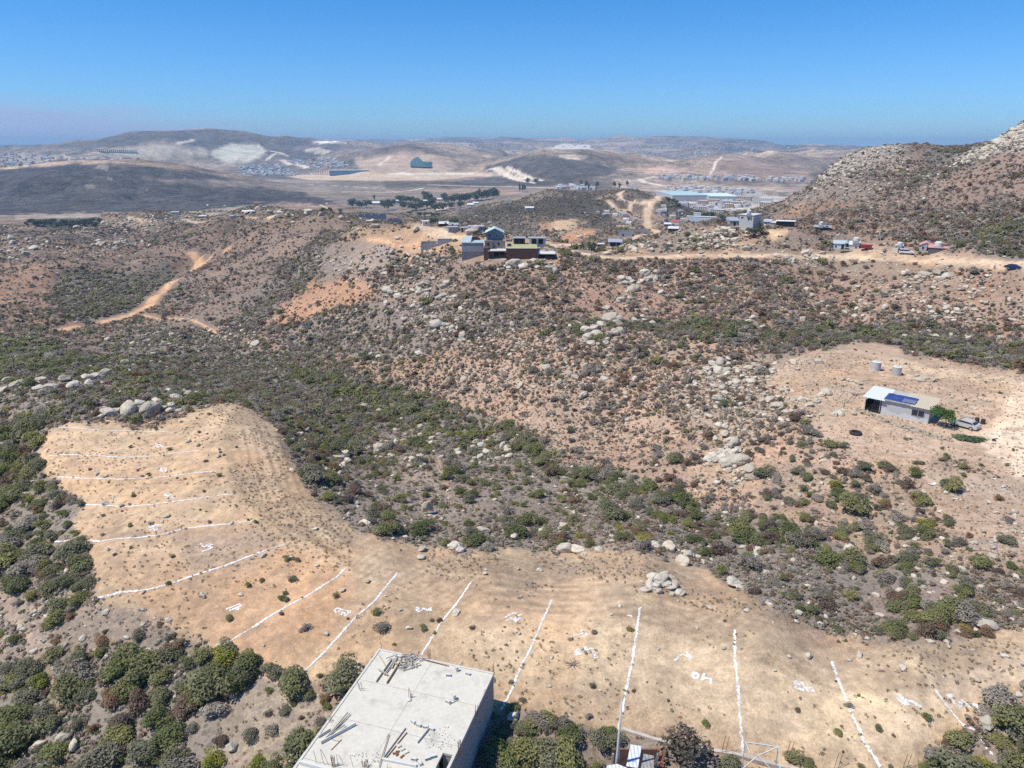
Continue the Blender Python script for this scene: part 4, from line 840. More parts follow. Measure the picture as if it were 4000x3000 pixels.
bol([(2205,2155,1.0),(2260,2160,1.1),(2340,2155,.7),(2560,2135,.9),(2615,2145,1.0),(2690,2175,.9),(2660,2185,.7),(2665,2200,.9),(2680,2165,.6),(2720,2180,.6),(2745,2200,.5),(2870,2285,1.1),(2890,2300,.7),(1780,2140,1.0),(1800,2155,.8),(1650,2150,.6),(3110,2430,.3),(2960,2150,.6),(2010,2105,.9)], rd)
re_ = 'in the pale outcrop crowning the ridge above the gully'
bol([(2385,1250,2.4),(2420,1248,1.6),(2410,1268,1.7),(2350,1275,1.5),(2325,1290,2.0),(2290,1300,1.8),(2295,1325,2.2),(2330,1315,2.2),(2310,1345,1.4),(2380,1310,1.6),(2400,1305,1.7),(2425,1300,1.5),(2370,1330,1.2),(2480,1258,1.2),(2520,1255,1.3),(2510,1240,1.1),(2550,1265,1.2),(2520,1215,1.1),(2940,1245,1.3),(2925,1260,1.1),(2980,1280,1.0),(2365,1345,1.0),(2400,1335,1.1),(2340,1350,.9),(2380,1365,.9)], re_)
rf = 'in the outcrop halfway up the slope under the middle road'
bol([(2425,1092,1.9),(2440,1110,1.6),(2455,1095,1.6),(2470,1105,1.3),(2520,1075,2.2),(2535,1095,2.2),(2560,1095,1.8),(2510,1100,1.5),(2495,1110,1.2),(2475,1135,2.3),(2485,1128,1.6),(2580,1145,1.3),(2425,1178,1.7),(2415,1182,1.2),(2460,1170,1.1),(2445,1200,.9),(2375,1207,1.6),(2360,1210,1.0),(2560,1065,1.3),(2580,1075,1.2),(2650,1160,1.2)], rf)
rg = 'in the rocky band running down the slope left of the long house'
clus(2880,1480,85,30,80,.55,rg); clus(2820,1560,70,40,70,.5,rg); clus(2850,1790,45,35,80,.6,rg); clus(2900,1860,60,25,22,.5,rg); clus(2700,1430,120,60,45,.4,rg); clus(3050,1560,70,40,40,.5,rg); clus(2500,1500,180,70,45,.45,rg); clus(2150,1450,120,50,50,.6,rg)
clus(2950,1440,100,18,25,.9,rg)
rh = 'in the heap of rocks left standing on the cleared lots'
bol([(2555,2265,.9),(2580,2270,1.0),(2600,2290,.8),(2540,2290,.6),(2565,2295,.7),(2620,2300,.7),(2635,2285,.6),(2590,2250,.8),(2545,2270,.6),(2610,2265,.7),(2520,2305,.4),(2650,2318,.5),(2625,2325,.4),(2660,2320,.5),(2575,2315,.5)], rh); clus(2585,2285,35,18,18,.4,rh)
ri = 'beside the long house with the tin roof'
bol([(3400,1490,0.0001),(3595,1488,1.0),(3620,1480,.7),(3643,1490,.8),(3580,1485,.6),(3628,1503,.5),(3583,1470,.5),(3190,1567,.9),(3225,1540,1.3),(3210,1545,.9),(3155,1565,.6),(3280,1620,1.0),(3260,1625,.8),(3355,1500,.8),(3320,1490,.7),(3290,1485,.6),(3335,1620,.7),(3050,1600,.8)], ri); clus(3100,1570,60,30,30,.4,ri)
rj = 'among the bushes of the slope under the middle road'
clus(3500,1150,180,45,110,.5,rj); clus(3700,1110,130,30,80,.55,rj); clus(3250,1180,180,50,50,.6,rj); clus(3750,1230,150,30,50,.7,rj); clus(2700,1100,250,50,40,.6,rj); clus(3130,1010,60,10,30,.9,rj); clus(3640,1080,60,15,14,1.2,rj); clus(3600,1310,160,12,25,.8,rj)
rk_ = 'on the boulder strewn rise behind the middle road'
bol([(2560,950,1.1),(2470,975,1.7),(2430,965,1.5),(2505,960,1.3)], rk_); clus(2800,945,55,18,90,.75,rk_); clus(2820,910,50,15,50,.8,rk_); clus(2720,960,50,12,40,.75,rk_); clus(2480,965,60,14,50,.75,rk_); clus(2420,900,60,20,50,.6,rk_); clus(2250,905,50,12,20,1.0,rk_); clus(2030,1035,80,12,40,.8,rk_); clus(2100,1050,80,15,25,.8,rk_)
rl_ = 'below the terraces left of the brick compound'
clus(1500,1060,120,30,90,.5,rl_); clus(1620,1010,70,18,35,.8,rl_); clus(1280,1020,60,25,50,1.0,rl_); clus(1700,1190,90,35,55,.8,rl_); clus(1620,1140,70,20,40,1.0,rl_); clus(1710,1265,60,18,18,.9,rl_); clus(1830,860,60,12,16,1.3,rl_); clus(1900,900,35,8,16,1.2,rl_); clus(1440,850,60,10,20,1.2,rl_); clus(1400,900,90,18,30,.8,rl_); clus(2000,1320,180,40,60,.6,rl_); clus(1550,1400,160,40,40,.6,rl_)
clus(1780,1310,80,22,30,.8,rl_)
bol([(1745,1115,2.2),(1530,990,1.8),(1650,1060,1.5),(1427,842,2.0),(1800,1210,1.3),(1840,1225,1.1)], rl_)
rm = 'on the rocky crests of the left hand hills'
clus(650,1330,120,25,45,.8,rm); clus(900,1320,80,25,35,.9,rm); clus(250,970,160,25,80,1.1,rm); clus(480,880,110,22,160,1.3,rm); clus(450,950,40,8,30,1.8,rm); clus(700,850,180,14,70,1.2,rm); clus(80,960,90,25,30,1.8,rm); clus(60,1000,60,15,20,1.5,rm); clus(1100,820,140,14,40,1.8,rm); clus(1400,1230,120,40,30,.7,rm); clus(600,1430,200,30,40,.5,rm)
rn = 'on the rocky flank of the mountain to the right'
for (u, v, su, sv, n_, s_) in [(3255,640,20,14,26,3.0),(3220,690,22,12,20,2.8),(3330,655,40,22,60,2.1),(3330,590,45,10,40,2.6),(3420,575,50,8,36,2.2),(3400,690,60,35,90,1.5),(3470,640,60,30,50,1.5),(3250,720,60,20,50,1.7),(3480,760,90,40,60,1.1),(3560,700,50,25,40,1.4),(3180,760,40,15,30,1.5),
                            (3960,520,22,16,60,3.0),(3900,560,22,12,40,2.9),(3850,590,22,12,40,2.6),(3800,610,22,10,34,2.4),(3760,630,20,9,24,2.2),(3730,650,20,10,20,1.8),(4000,500,20,20,30,3.2),(3980,560,30,20,34,1.9),(3650,690,60,20,26,1.2)]:
    clus(u, v, su, sv, int(n_ * 1.7), s_ * .42, rn)
for (u, v, s_) in [(3205,690,5.5),(3245,650,4.5),(3258,635,4.0),(3290,612,3.6),(3330,592,3.4),(3760,612,4.0),(3745,622,3.5),(3800,640,3.4),(3990,470,6.0),(3930,505,5.0),(3895,545,4.0),(3925,525,4.5),(3860,560,3.5),(3325,665,3.4)]:
    p = ground(u, v + 4); BL.append((p.x, p.y, p.z, s_ * .42, rn))
# loose stones everywhere
for k in range(5200):
    u = random.uniform(-200, 4200); v = 830 + 1900 * random.random() ** 1.5
    if inpoly(LOTS, np.array([u]), np.array([v]))[0] and random.random() < .9: continue
    if inpoly(PAD, np.array([u]), np.array([v]))[0] and random.random() < .85: continue
    p = ground(u, v)
    if p.length > 1400: continue
    BL.append((p.x, p.y, p.z, min(random.lognormvariate(-1.95, .5), .27) * (1 + p.length / 190), 'among the scrub of the hillsides'))
def place_boulders():
    B = [b for b in BL if b[3] > .01]
    xy = np.array([b[:4] for b in B]); U_, V_, T__ = to_pix(xy[:, 0], xy[:, 1], xy[:, 2] - CZ)
    seen = (U_ > -10) & (U_ < 4010) & (V_ > 0) & (V_ < 3010); pr = xy[:, 3] / T__ * seen
    order = np.argsort(-pr); single = set(order[:296].tolist())
    pts, sc, ro, ix = [], [], [], []; items = []
    for i, b in enumerate(B):
        s_ = b[3]; rz = random.uniform(0, 6.28); tl = (random.uniform(-.4, .4), random.uniform(-.4, .4), rz)
        zz = b[2] + s_ * .32; asp = (random.uniform(.85, 1.25), random.uniform(.8, 1.15), random.uniform(.7, 1.05))
        if i in single:
            o = bpy.data.objects.new('boulder', ROCKS[i % 8]); COL.objects.link(o); o.location = (b[0], b[1], zz); o.rotation_euler = tl; o.scale = (s_ * asp[0], s_ * asp[1], s_ * asp[2])
            sz = 'large ' if s_ > 1.3 else ('small ' if s_ < .6 else '')
            items.append((U_[i], V_[i], sz + 'pale granite boulder', o))
        else:
            pts.append((b[0], b[1], zz)); sc.append([s_ * a for a in asp]); ro.append(tl); ix.append(i % 5 if s_ * F / T__[i] < 14 else 5 + i % 8)
    spot_labels(items, 'boulder')
    scatter_object('loose_rocks', ROCKS_LO + ROCKS, np.array(pts), np.array(sc), np.array(ro), np.array(ix), 'pale granite rocks scattered over the hillsides', 'rocks')
    print('boulders', len(B))
BIG = [(1330,2690,2.4,'green'),(1175,2960,2.7,'green'),(1285,2920,1.6,'green'),(1960,2990,1.8,'green'),(1915,2975,1.7,'green'),(1970,2850,.8,'green'),(2070,2870,.75,'green'),(1925,2800,.6,'green'),
 (2210,2880,1.3,'green'),(2220,2985,2.0,'green'),(2180,2960,1.5,'green'),(2350,2905,1.3,'green'),(2400,2895,.9,'green'),(2175,2840,.9,'brown'),(2135,2855,.6,'grey'),(2015,2930,.9,'grey'),(2085,2905,.7,'green'),
 (2850,2985,.8,'green'),(3090,2970,1.0,'green'),(3150,2990,.7,'green'),(3960,2820,1.4,'green'),(3895,2830,1.1,'green'),(3930,2990,1.0,'green'),(3700,3000,1.4,'grey'),(3640,2960,1.2,'grey'),(3710,2900,.8,'green'),
 (575,2640,2.4,'green'),(545,2600,1.8,'green'),(640,2660,1.6,'green'),(395,2510,1.2,'green'),(790,2580,1.8,'green'),(860,2640,1.8,'green'),(930,2690,2.1,'green'),(830,2680,1.5,'grey'),(960,2640,1.7,'grey'),(190,2450,1.1,'green'),(230,2380,1.6,'green'),(190,2310,1.7,'green'),(300,2360,1.3,'green'),
 (160,2690,1.7,'green'),(110,2750,2.0,'green'),(190,2830,.8,'yellow'),(60,2810,1.9,'green'),(340,2720,1.3,'green'),(440,2740,1.8,'green'),(540,2760,1.9,'green'),(640,2730,1.6,'green'),(730,2780,2.0,'brown'),(600,2830,2.0,'green'),(480,2880,1.9,'green'),(650,2900,2.0,'green'),(560,2960,2.1,'green'),(430,2980,1.7,'green'),(700,2990,2.0,'green'),(830,2790,1.6,'grey'),(970,2880,1.1,'green'),(1000,2990,1.0,'yellow'),
 (280,2690,.9,'green'),(250,2620,.8,'yellow'),(390,2560,.8,'yellow'),(480,2840,1.7,'brown'),(220,2960,1.8,'green'),(60,2930,1.8,'green'),(350,2650,1.0,'grey'),(900,2420,0.6,'green'),
 (660,2500,.7,'green'),(675,2540,.5,'green'),(1120,2345,.55,'green'),(1140,2270,.65,'green'),(1100,2340,.5,'green'),(1020,2270,.45,'green'),(1310,2330,.55,'green'),(1120,2190,.65,'green'),(1165,2190,.5,'green'),(1470,2400,.7,'green'),(1655,2460,.5,'green'),(1490,2460,.9,'grey'),(1190,2460,.6,'grey'),(970,2290,.6,'green'),(1100,2400,.4,'brown'),(1540,2520,.3,'yellow'),(1110,2785,.6,'green'),(1060,2860,.8,'grey'),(1050,2790,.5,'brown'),
 (1220,1880,2.1,'green'),(1290,1880,1.6,'green'),(1190,1860,1.4,'green'),(1260,1795,1.2,'green'),(1360,1960,1.4,'brown'),(1390,1930,1.5,'brown'),(1290,1950,1.3,'green'),(1450,2020,1.6,'green'),(1520,2030,1.4,'green'),(1570,1960,1.3,'green'),(1560,2080,1.6,'green'),(1640,2090,1.6,'green'),(1680,2060,1.3,'green'),(1510,1950,.5,'yellow'),(1575,1985,.6,'yellow'),(1790,1985,.6,'yellow'),(1705,1945,.5,'yellow'),(1480,1810,.9,'brown'),(1400,1900,1.1,'grey'),(1730,1980,.9,'green'),(1850,1940,1.5,'green'),(1800,1930,1.3,'green'),(1740,2130,1.0,'green'),(1850,2125,1.6,'green'),(1890,2120,1.2,'green'),(2010,2095,1.9,'green'),(2050,2050,1.7,'green'),(1990,2060,1.5,'green'),(1120,1720,1.0,'green'),(1235,1740,.8,'brown'),(1400,1780,1.5,'green'),(1440,1800,1.3,'green'),(1370,1760,1.2,'green'),(1220,1660,1.0,'green'),(2300,2130,1.1,'green'),(2120,2050,1.2,'green'),
 (2640,1930,1.4,'green'),(2700,2120,1.5,'green'),(2770,2060,1.2,'green'),(1620,1590,1.7,'green'),(1590,1600,1.3,'green'),(2230,1690,1.5,'green'),(2250,1860,1.3,'green'),(2280,1850,1.1,'green'),(2045,1755,1.5,'green'),(2820,1590,1.5,'green'),(2850,1580,1.2,'green'),(2335,1330,2.0,'green'),(2260,1310,1.8,'green'),(2210,1335,1.4,'green'),
 (3160,1690,1.4,'grey'),(3180,1700,1.2,'grey'),(3250,1745,1.4,'green'),(3290,1750,1.1,'green'),(3375,1835,1.5,'green'),(3450,1830,1.5,'green'),(3580,1860,1.4,'green'),(3720,1920,2.0,'green'),(3690,1900,1.4,'green'),(3290,1850,1.3,'brown'),(3110,1850,1.2,'green'),(3160,1870,1.2,'green'),(3410,1920,1.3,'grey'),(3340,1900,1.1,'green'),(3140,1970,1.1,'green'),(3240,1980,1.1,'green'),(3600,1970,1.5,'green'),(3580,1950,1.2,'brown'),(3460,1980,1.2,'brown'),(3370,1990,1.0,'grey'),(3600,1815,.7,'green'),(3700,1790,.8,'green'),(3680,1800,.7,'green'),(3830,1820,.5,'green'),(3420,2130,1.6,'green'),(3400,2150,1.3,'green'),(3180,2090,1.2,'green'),(3130,2110,1.2,'green'),(3290,2080,1.1,'green'),(3050,2030,1.0,'green'),(3540,2190,1.4,'green'),(3640,2210,1.2,'green'),(3360,2230,1.3,'green'),(3820,2210,1.4,'green'),(3700,2030,.8,'green'),(3560,2100,.6,'green'),(3690,2160,.7,'grey'),
 (3320,2340,1.1,'green'),(3680,2410,1.7,'green'),(3720,2400,1.6,'green'),(3640,2430,1.5,'green'),(3570,2420,1.3,'green'),(3820,2400,1.3,'green'),(3780,2395,1.1,'green'),(3470,2460,1.3,'green'),(3500,2490,1.0,'green'),(3200,2340,1.1,'grey'),(3100,2340,1.0,'green'),(3170,2390,1.0,'green'),(3850,2480,1.0,'brown'),(3530,2340,1.0,'brown'),(3480,2330,1.0,'brown'),(2110,1035,2.0,'green'),(2005,1035,1.7,'green'),(2205,1055,1.3,'green'),(2140,1065,1.2,'green'),(2680,920,2.2,'green'),(2420,985,2.6,'green'),(2650,1165,2.0,'green'),(2740,1185,2.2,'green')]
# ------------------------------------------------------------------ materials of built things
CONC = mat('concrete', (.63, .59, .49), .9, .12, .45, ((.40, .37, .31), .75), bump=.3)
CONCW = mat('concrete_wall', (.40, .39, .37), .9, .12, .8, ((.30, .29, .27), .6), bump=.25, bricks=(.4, .2))
BLOCK = mat('block_wall', (.40, .41, .42), .9, .12, 1.0, bump=.3, bricks=(.4, .2))
BLOCKP = mat('concrete_block', (.62, .61, .57), .9, .1, 4)
PLASTER = mat('grey_plaster', (.50, .49, .47), .9, .12, .7, ((.34, .33, .33), .6))
WHITE = mat('white_paint', (.64, .63, .58), .8, .12, .8, ((.45, .41, .34), .5))
CHALK = mat('chalk', (.78, .765, .72), .95, .06, 3, bump=.3)
def powder(m):
    q = NT(m.node_tree); out = [n for n in m.node_tree.nodes if n.type == 'OUTPUT_MATERIAL'][0]; sh = out.inputs[0].links[0].from_socket
    pos = q.n('ShaderNodeNewGeometry').outputs['Position']; a = q.ramp(q.math('ADD', q.noise(pos, 5.0, 4, .8), q.math('MULTIPLY', q.noise(pos, .6, 3), .5)), .58, .74, 0, .96)
    mx = q.n('ShaderNodeMixShader', {0: a, 1: q.n('ShaderNodeBsdfTransparent').outputs[0], 2: sh}); m.node_tree.links.new(mx.outputs[0], out.inputs[0])
powder(CHALK)
TINW = mat('white_tin', (.74, .77, .79), .45, .07, 1.5, ((.55, .42, .32), .25), metal=0, spec=.15, waves=('X', 1.1))
TINB = mat('blue_grey_tin', (.50, .56, .57), .5, .08, 1.0, spec=.4, waves=('X', 1.1))
TINT = mat('tan_tin', (.62, .52, .36), .6, .06, 1.0, spec=.3, waves=('X', 1.1))
TARP = mat('blue_tarp', (.03, .06, .22), .6, .25, 1.2, ((.10, .12, .22), .6), spec=.4)
RUST = mat('rusty_steel', (.20, .09, .05), .8, .3, 6)
GALV = mat('galvanised_steel', (.55, .56, .57), .5, .15, 4, metal=.5)
WOOD = mat('weathered_wood', (.44, .40, .34), .9, .25, 3)
WOODT = mat('fresh_timber', (.46, .30, .15), .85, .2, 3)
DARK = mat('dark_interior', (.018, .018, .02), .6, .2, 3)
GLASS = mat('window_glass', (.03, .035, .045), .15, .1, 3, spec=.6)
BRICK = mat('brown_brick', (.17, .095, .075), .9, .15, 1.0, bump=.3, bricks=(.25, .09))
STONE = mat('dark_stone_base', (.20, .20, .21), .95, .35, 1.4, bump=.6)
BLUEW = mat('blue_wall', (.17, .22, .27), .8, .1, .7)
PINKR = mat('pink_roof', (.58, .30, .27), .8, .12, 1.0)
REDR = mat('red_roof', (.50, .12, .10), .7, .12, 1.0, waves=('X', 1.1))
PURP = mat('lilac_wall', (.46, .44, .49), .8, .1, 1.0)
PALEB = mat('pale_blue_wall', (.60, .64, .68), .8, .08, 1.0)
CREAM = mat('cream_wall', (.62, .57, .47), .85, .1, .6)
ORNG = mat('ochre_wall', (.55, .33, .13), .85, .08, .6)
SALM = mat('salmon_wall', (.52, .38, .30), .85, .1, .6)
RUBBER = mat('tyre_rubber', (.02, .02, .02), .8)
TEAL = mat('teal_mesh_cloth', (.06, .13, .14), .9, .12, .03)
CREAMR = mat('pale_roof_sheet', (.75, .76, .76), .6, .06, .5)
TEALR = mat('pale_teal_roof', (.45, .58, .56), .6, .05, .02)
YARD = mat('dry_grass_yard', (.40, .38, .20), .95, .2, .6)
def tdep(p): return p.y * CP - (p.z - CZ) * SP
def frame_at(u, v, rmin=0):
    p = ground(u, v, rmin); return p, tdep(p), -math.atan2(p.x, p.y)
def plane_pt(u, v, drop):       # where a pixel ray meets a level surface
    d = pix_dir(u, v); return Vector((d[0] * drop / -d[2], d[1] * drop / -d[2], CZ - drop))
def rect_faces(b, c, sx, sy, sz): b.box(c, (sx, sy, sz))
def house(name, label, cat, u0, u1, vb, vt, dep, wall, roofm=None, roof='flat', yaw=0.0, wins=(), doors=(), group=None, rise=None, over=.25, rmin=0, base=1.5, open_front=False, p=None):
    uc = (u0 + u1) / 2; p0, t, rz = frame_at(uc, vb, rmin)
    W = (u1 - u0) * t / F / max(.4, math.cos(yaw)); H = (vb - vt) * t / F / .97
    o = empty(name, p0, rz + yaw, label, cat, group)
    rise = (H * .3 if rise is None else rise)
    hw = H if roof == 'flat' else H - rise
    b = MB()
    if roof == 'gable':
        b.prism([(-W/2, 0), (W/2, 0), (W/2, dep), (-W/2, dep)], -base, hw)
        # gable ends face the viewer
        vs = [(-W/2, 0, hw), (W/2, 0, hw), (0, 0, H), (-W/2, dep, hw), (W/2, dep, hw), (0, dep, H)]
        b.add(vs, [(0, 1, 2), (3, 5, 4), (0, 2, 5, 3), (1, 4, 5, 2)])
    elif roof == 'side':        # ridge runs across the view
        b.prism([(-W/2, 0), (W/2, 0), (W/2, dep), (-W/2, dep)], -base, hw)
        b.add([(-W/2, 0, hw), (-W/2, dep, hw), (-W/2, dep/2, H), (W/2, 0, hw), (W/2, dep, hw), (W/2, dep/2, H)], [(0, 2, 1), (3, 4, 5), (0, 3, 5, 2), (1, 2, 5, 4)])
    elif open_front:
        th = .2
        b.box((0, dep - th/2, (hw - base)/2), (W, th, hw + base)); b.box((-W/2 + th/2, dep/2 - th/2, (hw - base)/2), (th, dep - th, hw + base)); b.box((W/2 - th/2, dep/2 - th/2, (hw - base)/2), (th, dep - th, hw + base))
    else:
        b.prism([(-W/2, 0), (W/2, 0), (W/2, dep), (-W/2, dep)], -base, hw)
    b.build('wall', wall, o)
    r = MB(); ov = over
    if roof == 'flat': r.box((0, dep/2, hw + .08), (W + 2*ov, dep + 2*ov, .16))
    elif roof == 'shed':
        a = [(-W/2-ov, -ov, hw+.02), (W/2+ov, -ov, hw+.02), (W/2+ov, dep+ov, hw+rise), (-W/2-ov, dep+ov, hw+rise)]
        r.add(a + [(x, y, z + .1) for x, y, z in a], [(3,2,1,0), (4,5,6,7), (0,1,5,4), (1,2,6,5), (2,3,7,6), (3,0,4,7)])
        b2 = MB(); b2.prism([(-W/2, dep-.2), (W/2, dep-.2), (W/2, dep), (-W/2, dep)], hw, hw+rise*.9)
    elif roof == 'gable':
        for s_ in (-1, 1):
            k = rise/(W/2); a = [(s_*(W/2+ov), -ov, hw-ov*k+.03), (0, -ov, H+.03), (0, dep+ov, H+.03), (s_*(W/2+ov), dep+ov, hw-ov*k+.03)]
            r.add(a + [(x, y, z+.1) for x, y, z in a], [(0,1,2,3), (7,6,5,4), (0,4,5,1), (2,6,7,3), (1,5,6,2), (3,7,4,0)])
    elif roof == 'side':
        for s_ in (-1, 1):
            k = rise/(dep/2); y0 = dep/2 + s_*(dep/2+ov); a = [(-W/2-ov, y0, hw-ov*k+.03), (W/2+ov, y0, hw-ov*k+.03), (W/2+ov, dep/2, H+.03), (-W/2-ov, dep/2, H+.03)]
            r.add(a + [(x, y, z+.1) for x, y, z in a], [(0,1,2,3), (7,6,5,4), (0,4,5,1), (2,6,7,3), (1,5,6,2), (3,7,4,0)])
    if roof != 'none': r.build('roof', roofm or wall, o)
    for (fx, fz, ww, wh) in wins:
        x = (fx - .5) * W; z = fz * hw
        f = MB(); 
        for sx in (-1, 1): f.box((x + sx*(ww/2 + .04), -.03, z), (.08, .09, wh + .16))
        for sz in (-1, 1): f.box((x, -.03, z + sz*(wh/2 + .04)), (ww, .09, .08))
        fo = f.build('window', WHITE, o); g = MB(); g.box((x, -.012, z), (ww, .03, wh)); g.build('pane', GLASS, fo)
    for (fx, ww, wh) in doors:
        x = (fx - .5) * W; g = MB(); g.box((x, -.02, wh/2), (ww, .06, wh)); g.build('door', DARK, o)
    return o, t, W, H, p0
def pxm(t, px): return px * t / F
# ------------------------------------------------------------------ concrete house in the foreground
def concrete_house():
    A = plane_pt(1480, 2535, 42.0); B = plane_pt(1930, 2630, 42.0)
    ex = (B - A); W = ex.length; ex.normalize(); ey = Vector((ex.y, -ex.x, 0))       # ey points towards the viewpoint
    rz = math.atan2(ex.y, ex.x); L = 17.5; Hh = 4.1
    o = empty('concrete_house', A, rz, 'bare concrete house with flat unfinished slab roof at the bottom edge of the photo', 'house')
    # local frame: x along the back edge, y negative towards the viewer, z = 0 on the roof surface
    def loc(u, v, dz=0.0):
        q_ = plane_pt(u, v, 42.0 - dz) - A; return Vector((q_.dot(ex), -q_.dot(ey), dz))
    h0 = loc(1731, 2939); h1 = loc(1784, 2954); x0, x1 = h0.x, W - .22; yh = (h0.y + h1.y) / 2
    sl_ = MB()
    sl_.box((W/2, (yh)/2, -.1), (W, -yh, .2)); sl_.box((x0/2, (yh - L)/2, -.1), (x0, L + yh, .2)); sl_.box(((x1 + W)/2, (yh - L)/2, -.1), (W - x1, L + yh, .2))
    sl_.build('roof', CONC, o)
    jn = MB()  # thin strips of darker grey along the slab's pour joints
    for yy in (-3.9, -8.1, -12.3):
        jn.box((x0/2 if yy < yh else W/2, yy, .0015), ((x0 if yy < yh else W) - .3, .035, .005))
    jn.box((W*.48, -6.6, .0015), (.03, 13.0, .004)); jn.build('pour_joint', mat('dark_joint', (.33, .31, .26), .9, .3, 2), o)
    wl = MB(); wt = .16; z = -.2 - Hh/2
    wl.box((W/2, -wt/2 - .04, z), (W - .08, wt, Hh)); wl.box((wt/2 + .04, -L/2, z), (wt, L - .5, Hh)); wl.box((W - wt/2 - .04, -L/2, z), (wt, L - .5, Hh)); wl.box((W/2, -L + .2, z), (W - .5, wt, Hh))
    wl.box((x0 - .12, (yh - L)/2 - .2, z), (wt, L + yh - 1.0, Hh)); wl.box(((x0 + x1)/2, yh + .12, z), (x1 - x0 + .1, wt, Hh))
    wl.build('wall', CONCW, o)
    lp = MB(); lp.box((.09, -L/2, .03), (.18, L, .06)); lp.box((W/2 + .1, -.09, .035), (W - .2, .18, .07)); lp.box((W - .08, -L/2 - .1, .03), (.16, L - .3, .06)); lp.build('roof_lip', mat('lime_edge', (.60, .57, .50), .9, .2, 1.5, ((.40, .37, .31), .6)), o)
    st = MB()
    for k in range(9): st.box(((x0 + x1)/2, yh - .5 - .28*k, -3.9 + .36*k*.8), (x1 - x0 - .2, .3, .2))
    st.build('stair', CONCW, o)
    pp = MB(); a = loc(1193, 2985); b_ = loc(1270, 3003); pp.box(((a.x+b_.x)/2 + .6, a.y - .1, .16), (3.3, .2, .32)); pp.build('parapet', WHITE, o)
    W2 = lambda p_: A + ex * p_.x - ey * (-p_.y) * -1 if False else A + ex * p_.x + ey * (-p_.y) + Vector((0, 0, p_.z))
    ZR = lambda zx, zy: (1100 + zx * .40687, 2480 + zy * .40687)
    def wp(zx, zy, dz=.0): u, v = ZR(zx, zy); return plane_pt(u, v, 42.0 - dz)
    def block(zx, zy, ang, up, label):
        b = MB(); X, Y, Z = .4, .2, .2
        # a hollow masonry block with two cells
        for yy in (-Y/2 + .018, Y/2 - .018): b.box((0, yy, Z/2), (X, .036, Z))
        for xx in (-X/2 + .018, 0, X/2 - .018): b.box((xx, 0, Z/2), (.036, Y - .072, Z))
        q_ = b.build('concrete_block', BLOCKP, None, loc=wp(zx, zy, .02), rz=ang)
        if up == 'side': q_.rotation_euler = (math.pi/2, 0, ang); q_.location.z += .1
        if up == 'end': q_.rotation_euler = (0, math.pi/2, ang); q_.location.z += .2
        tag(q_, label, 'block', 'concrete blocks left on the roof')
    block(1603, 385, -.1, 'side', 'concrete block lying left of the far right roof corner, next to an upright one')
    block(1793, 372, -.4, 'side', 'concrete block lying nearest the far right corner of the roof')
    block(1603, 640, -.5, 'side', 'concrete block lying beside an upright block at the middle right of the roof')
    block(1673, 350, .5, 'end', 'upright concrete block between two lying ones near the far roof edge')
    block(1650, 620, .6, 'end', 'upright concrete block at the middle right of the roof')
    for i, (a_, b2, g_) in enumerate([(1272, 835, -.7), (1322, 865, -.5), (1385, 880, -.2), (1447, 902, -.45)]):
        block(a_, b2, g_, 'side', ['farthest left', 'second from the left', 'third from the left', 'farthest right'][i] + ' of four concrete blocks laid in a curved row on the roof')
    for i, (a_, b2, g_) in enumerate([(1275, 1190, -.2), (1397, 1185, .4), (1452, 1165, .35), (1340, 1232, -1.0)]):
        block(a_, b2, g_, 'side', ['concrete block left of the stair opening next to the grey beam', 'left one of two touching blocks beside the stair opening', 'right one of two touching blocks beside the stair opening', 'concrete block showing its holes by the near end of the grey beam'][i])
    def plank(z0, z1, wd, th, m, name, label, lift=.03, cat='plank', grp='loose planks on the concrete roof'):
        a_, b_ = wp(*z0, lift + th/2), wp(*z1, lift + th/2); b = MB(); b.bar(Vector((0,0,0)), b_ - a_, th, wd)
        o_ = b.build(name, m, None, loc=a_); tag(o_, label, cat, grp); return o_
    plank((1062, 232), (908, 452), .28, .05, WOOD, 'wood_plank', 'wide grey plank at the left of the lumber pile on the roof', .03)
    plank((1085, 250), (985, 380), .16, .05, WOOD, 'wood_plank', 'narrow grey plank lying over the wide one in the lumber pile', .12)
    plank((1148, 245), (1010, 465), .30, .05, WOODT, 'wood_plank', 'orange brown board in the middle of the lumber pile', .04)
    plank((1108, 208), (1058, 318), .14, .10, WOOD, 'wood_beam', 'short thick grey beam between the plank and the brown board', .05)
    plank((935, 195), (1000, 300), .08, .05, WOOD, 'wood_plank', 'thin batten at the left end of the lumber pile', .04)
    plank((930, 330), (1015, 380), .14, .07, WOOD, 'wood_plank', 'short batten crossing the wide grey plank', .16)
    plank((1165, 345), (1340, 285), .07, .05, WOOD, 'wood_plank', 'long thin batten at the right of the scrap pile', .06)
    plank((1385, 245), (1605, 300), .06, .05, RUST, 'steel_rod', 'dark rod lying along the far edge of the roof', .03, 'rod')
    plank((1610, 668), (1700, 620), .07, .04, WOOD, 'wood_plank', 'small batten beside the upright block', .03)
    plank((378, 1042), (712, 862), .42, .07, WHITE, 'white_board', 'long white board lying at the left edge of the roof', .03)
    plank((352, 985), (470, 912), .36, .06, WHITE, 'white_board', 'short white board sticking out over the left roof edge', .03)
    plank((1305, 1040), (1415, 905), .34, .03, WHITE, 'white_board', 'bright white board below the curved row of blocks', .02)
    plank((428, 985), (635, 742), .10, .08, WOOD, 'wood_beam', 'upper long grey beam crossing the white boards', .14)
    plank((445, 975), (655, 752), .07, .06, WOOD, 'wood_beam', 'lower long grey beam beside the other one on the white boards', .13)
    plank((470, 955), (610, 862), .09, .05, WOOD, 'wood_plank', 'grey batten lying on the long white board', .15)
    plank((475, 1105), (575, 1005), .07, .04, WOODT, 'wood_plank', 'thin tan batten at the near left of the roof', .02)
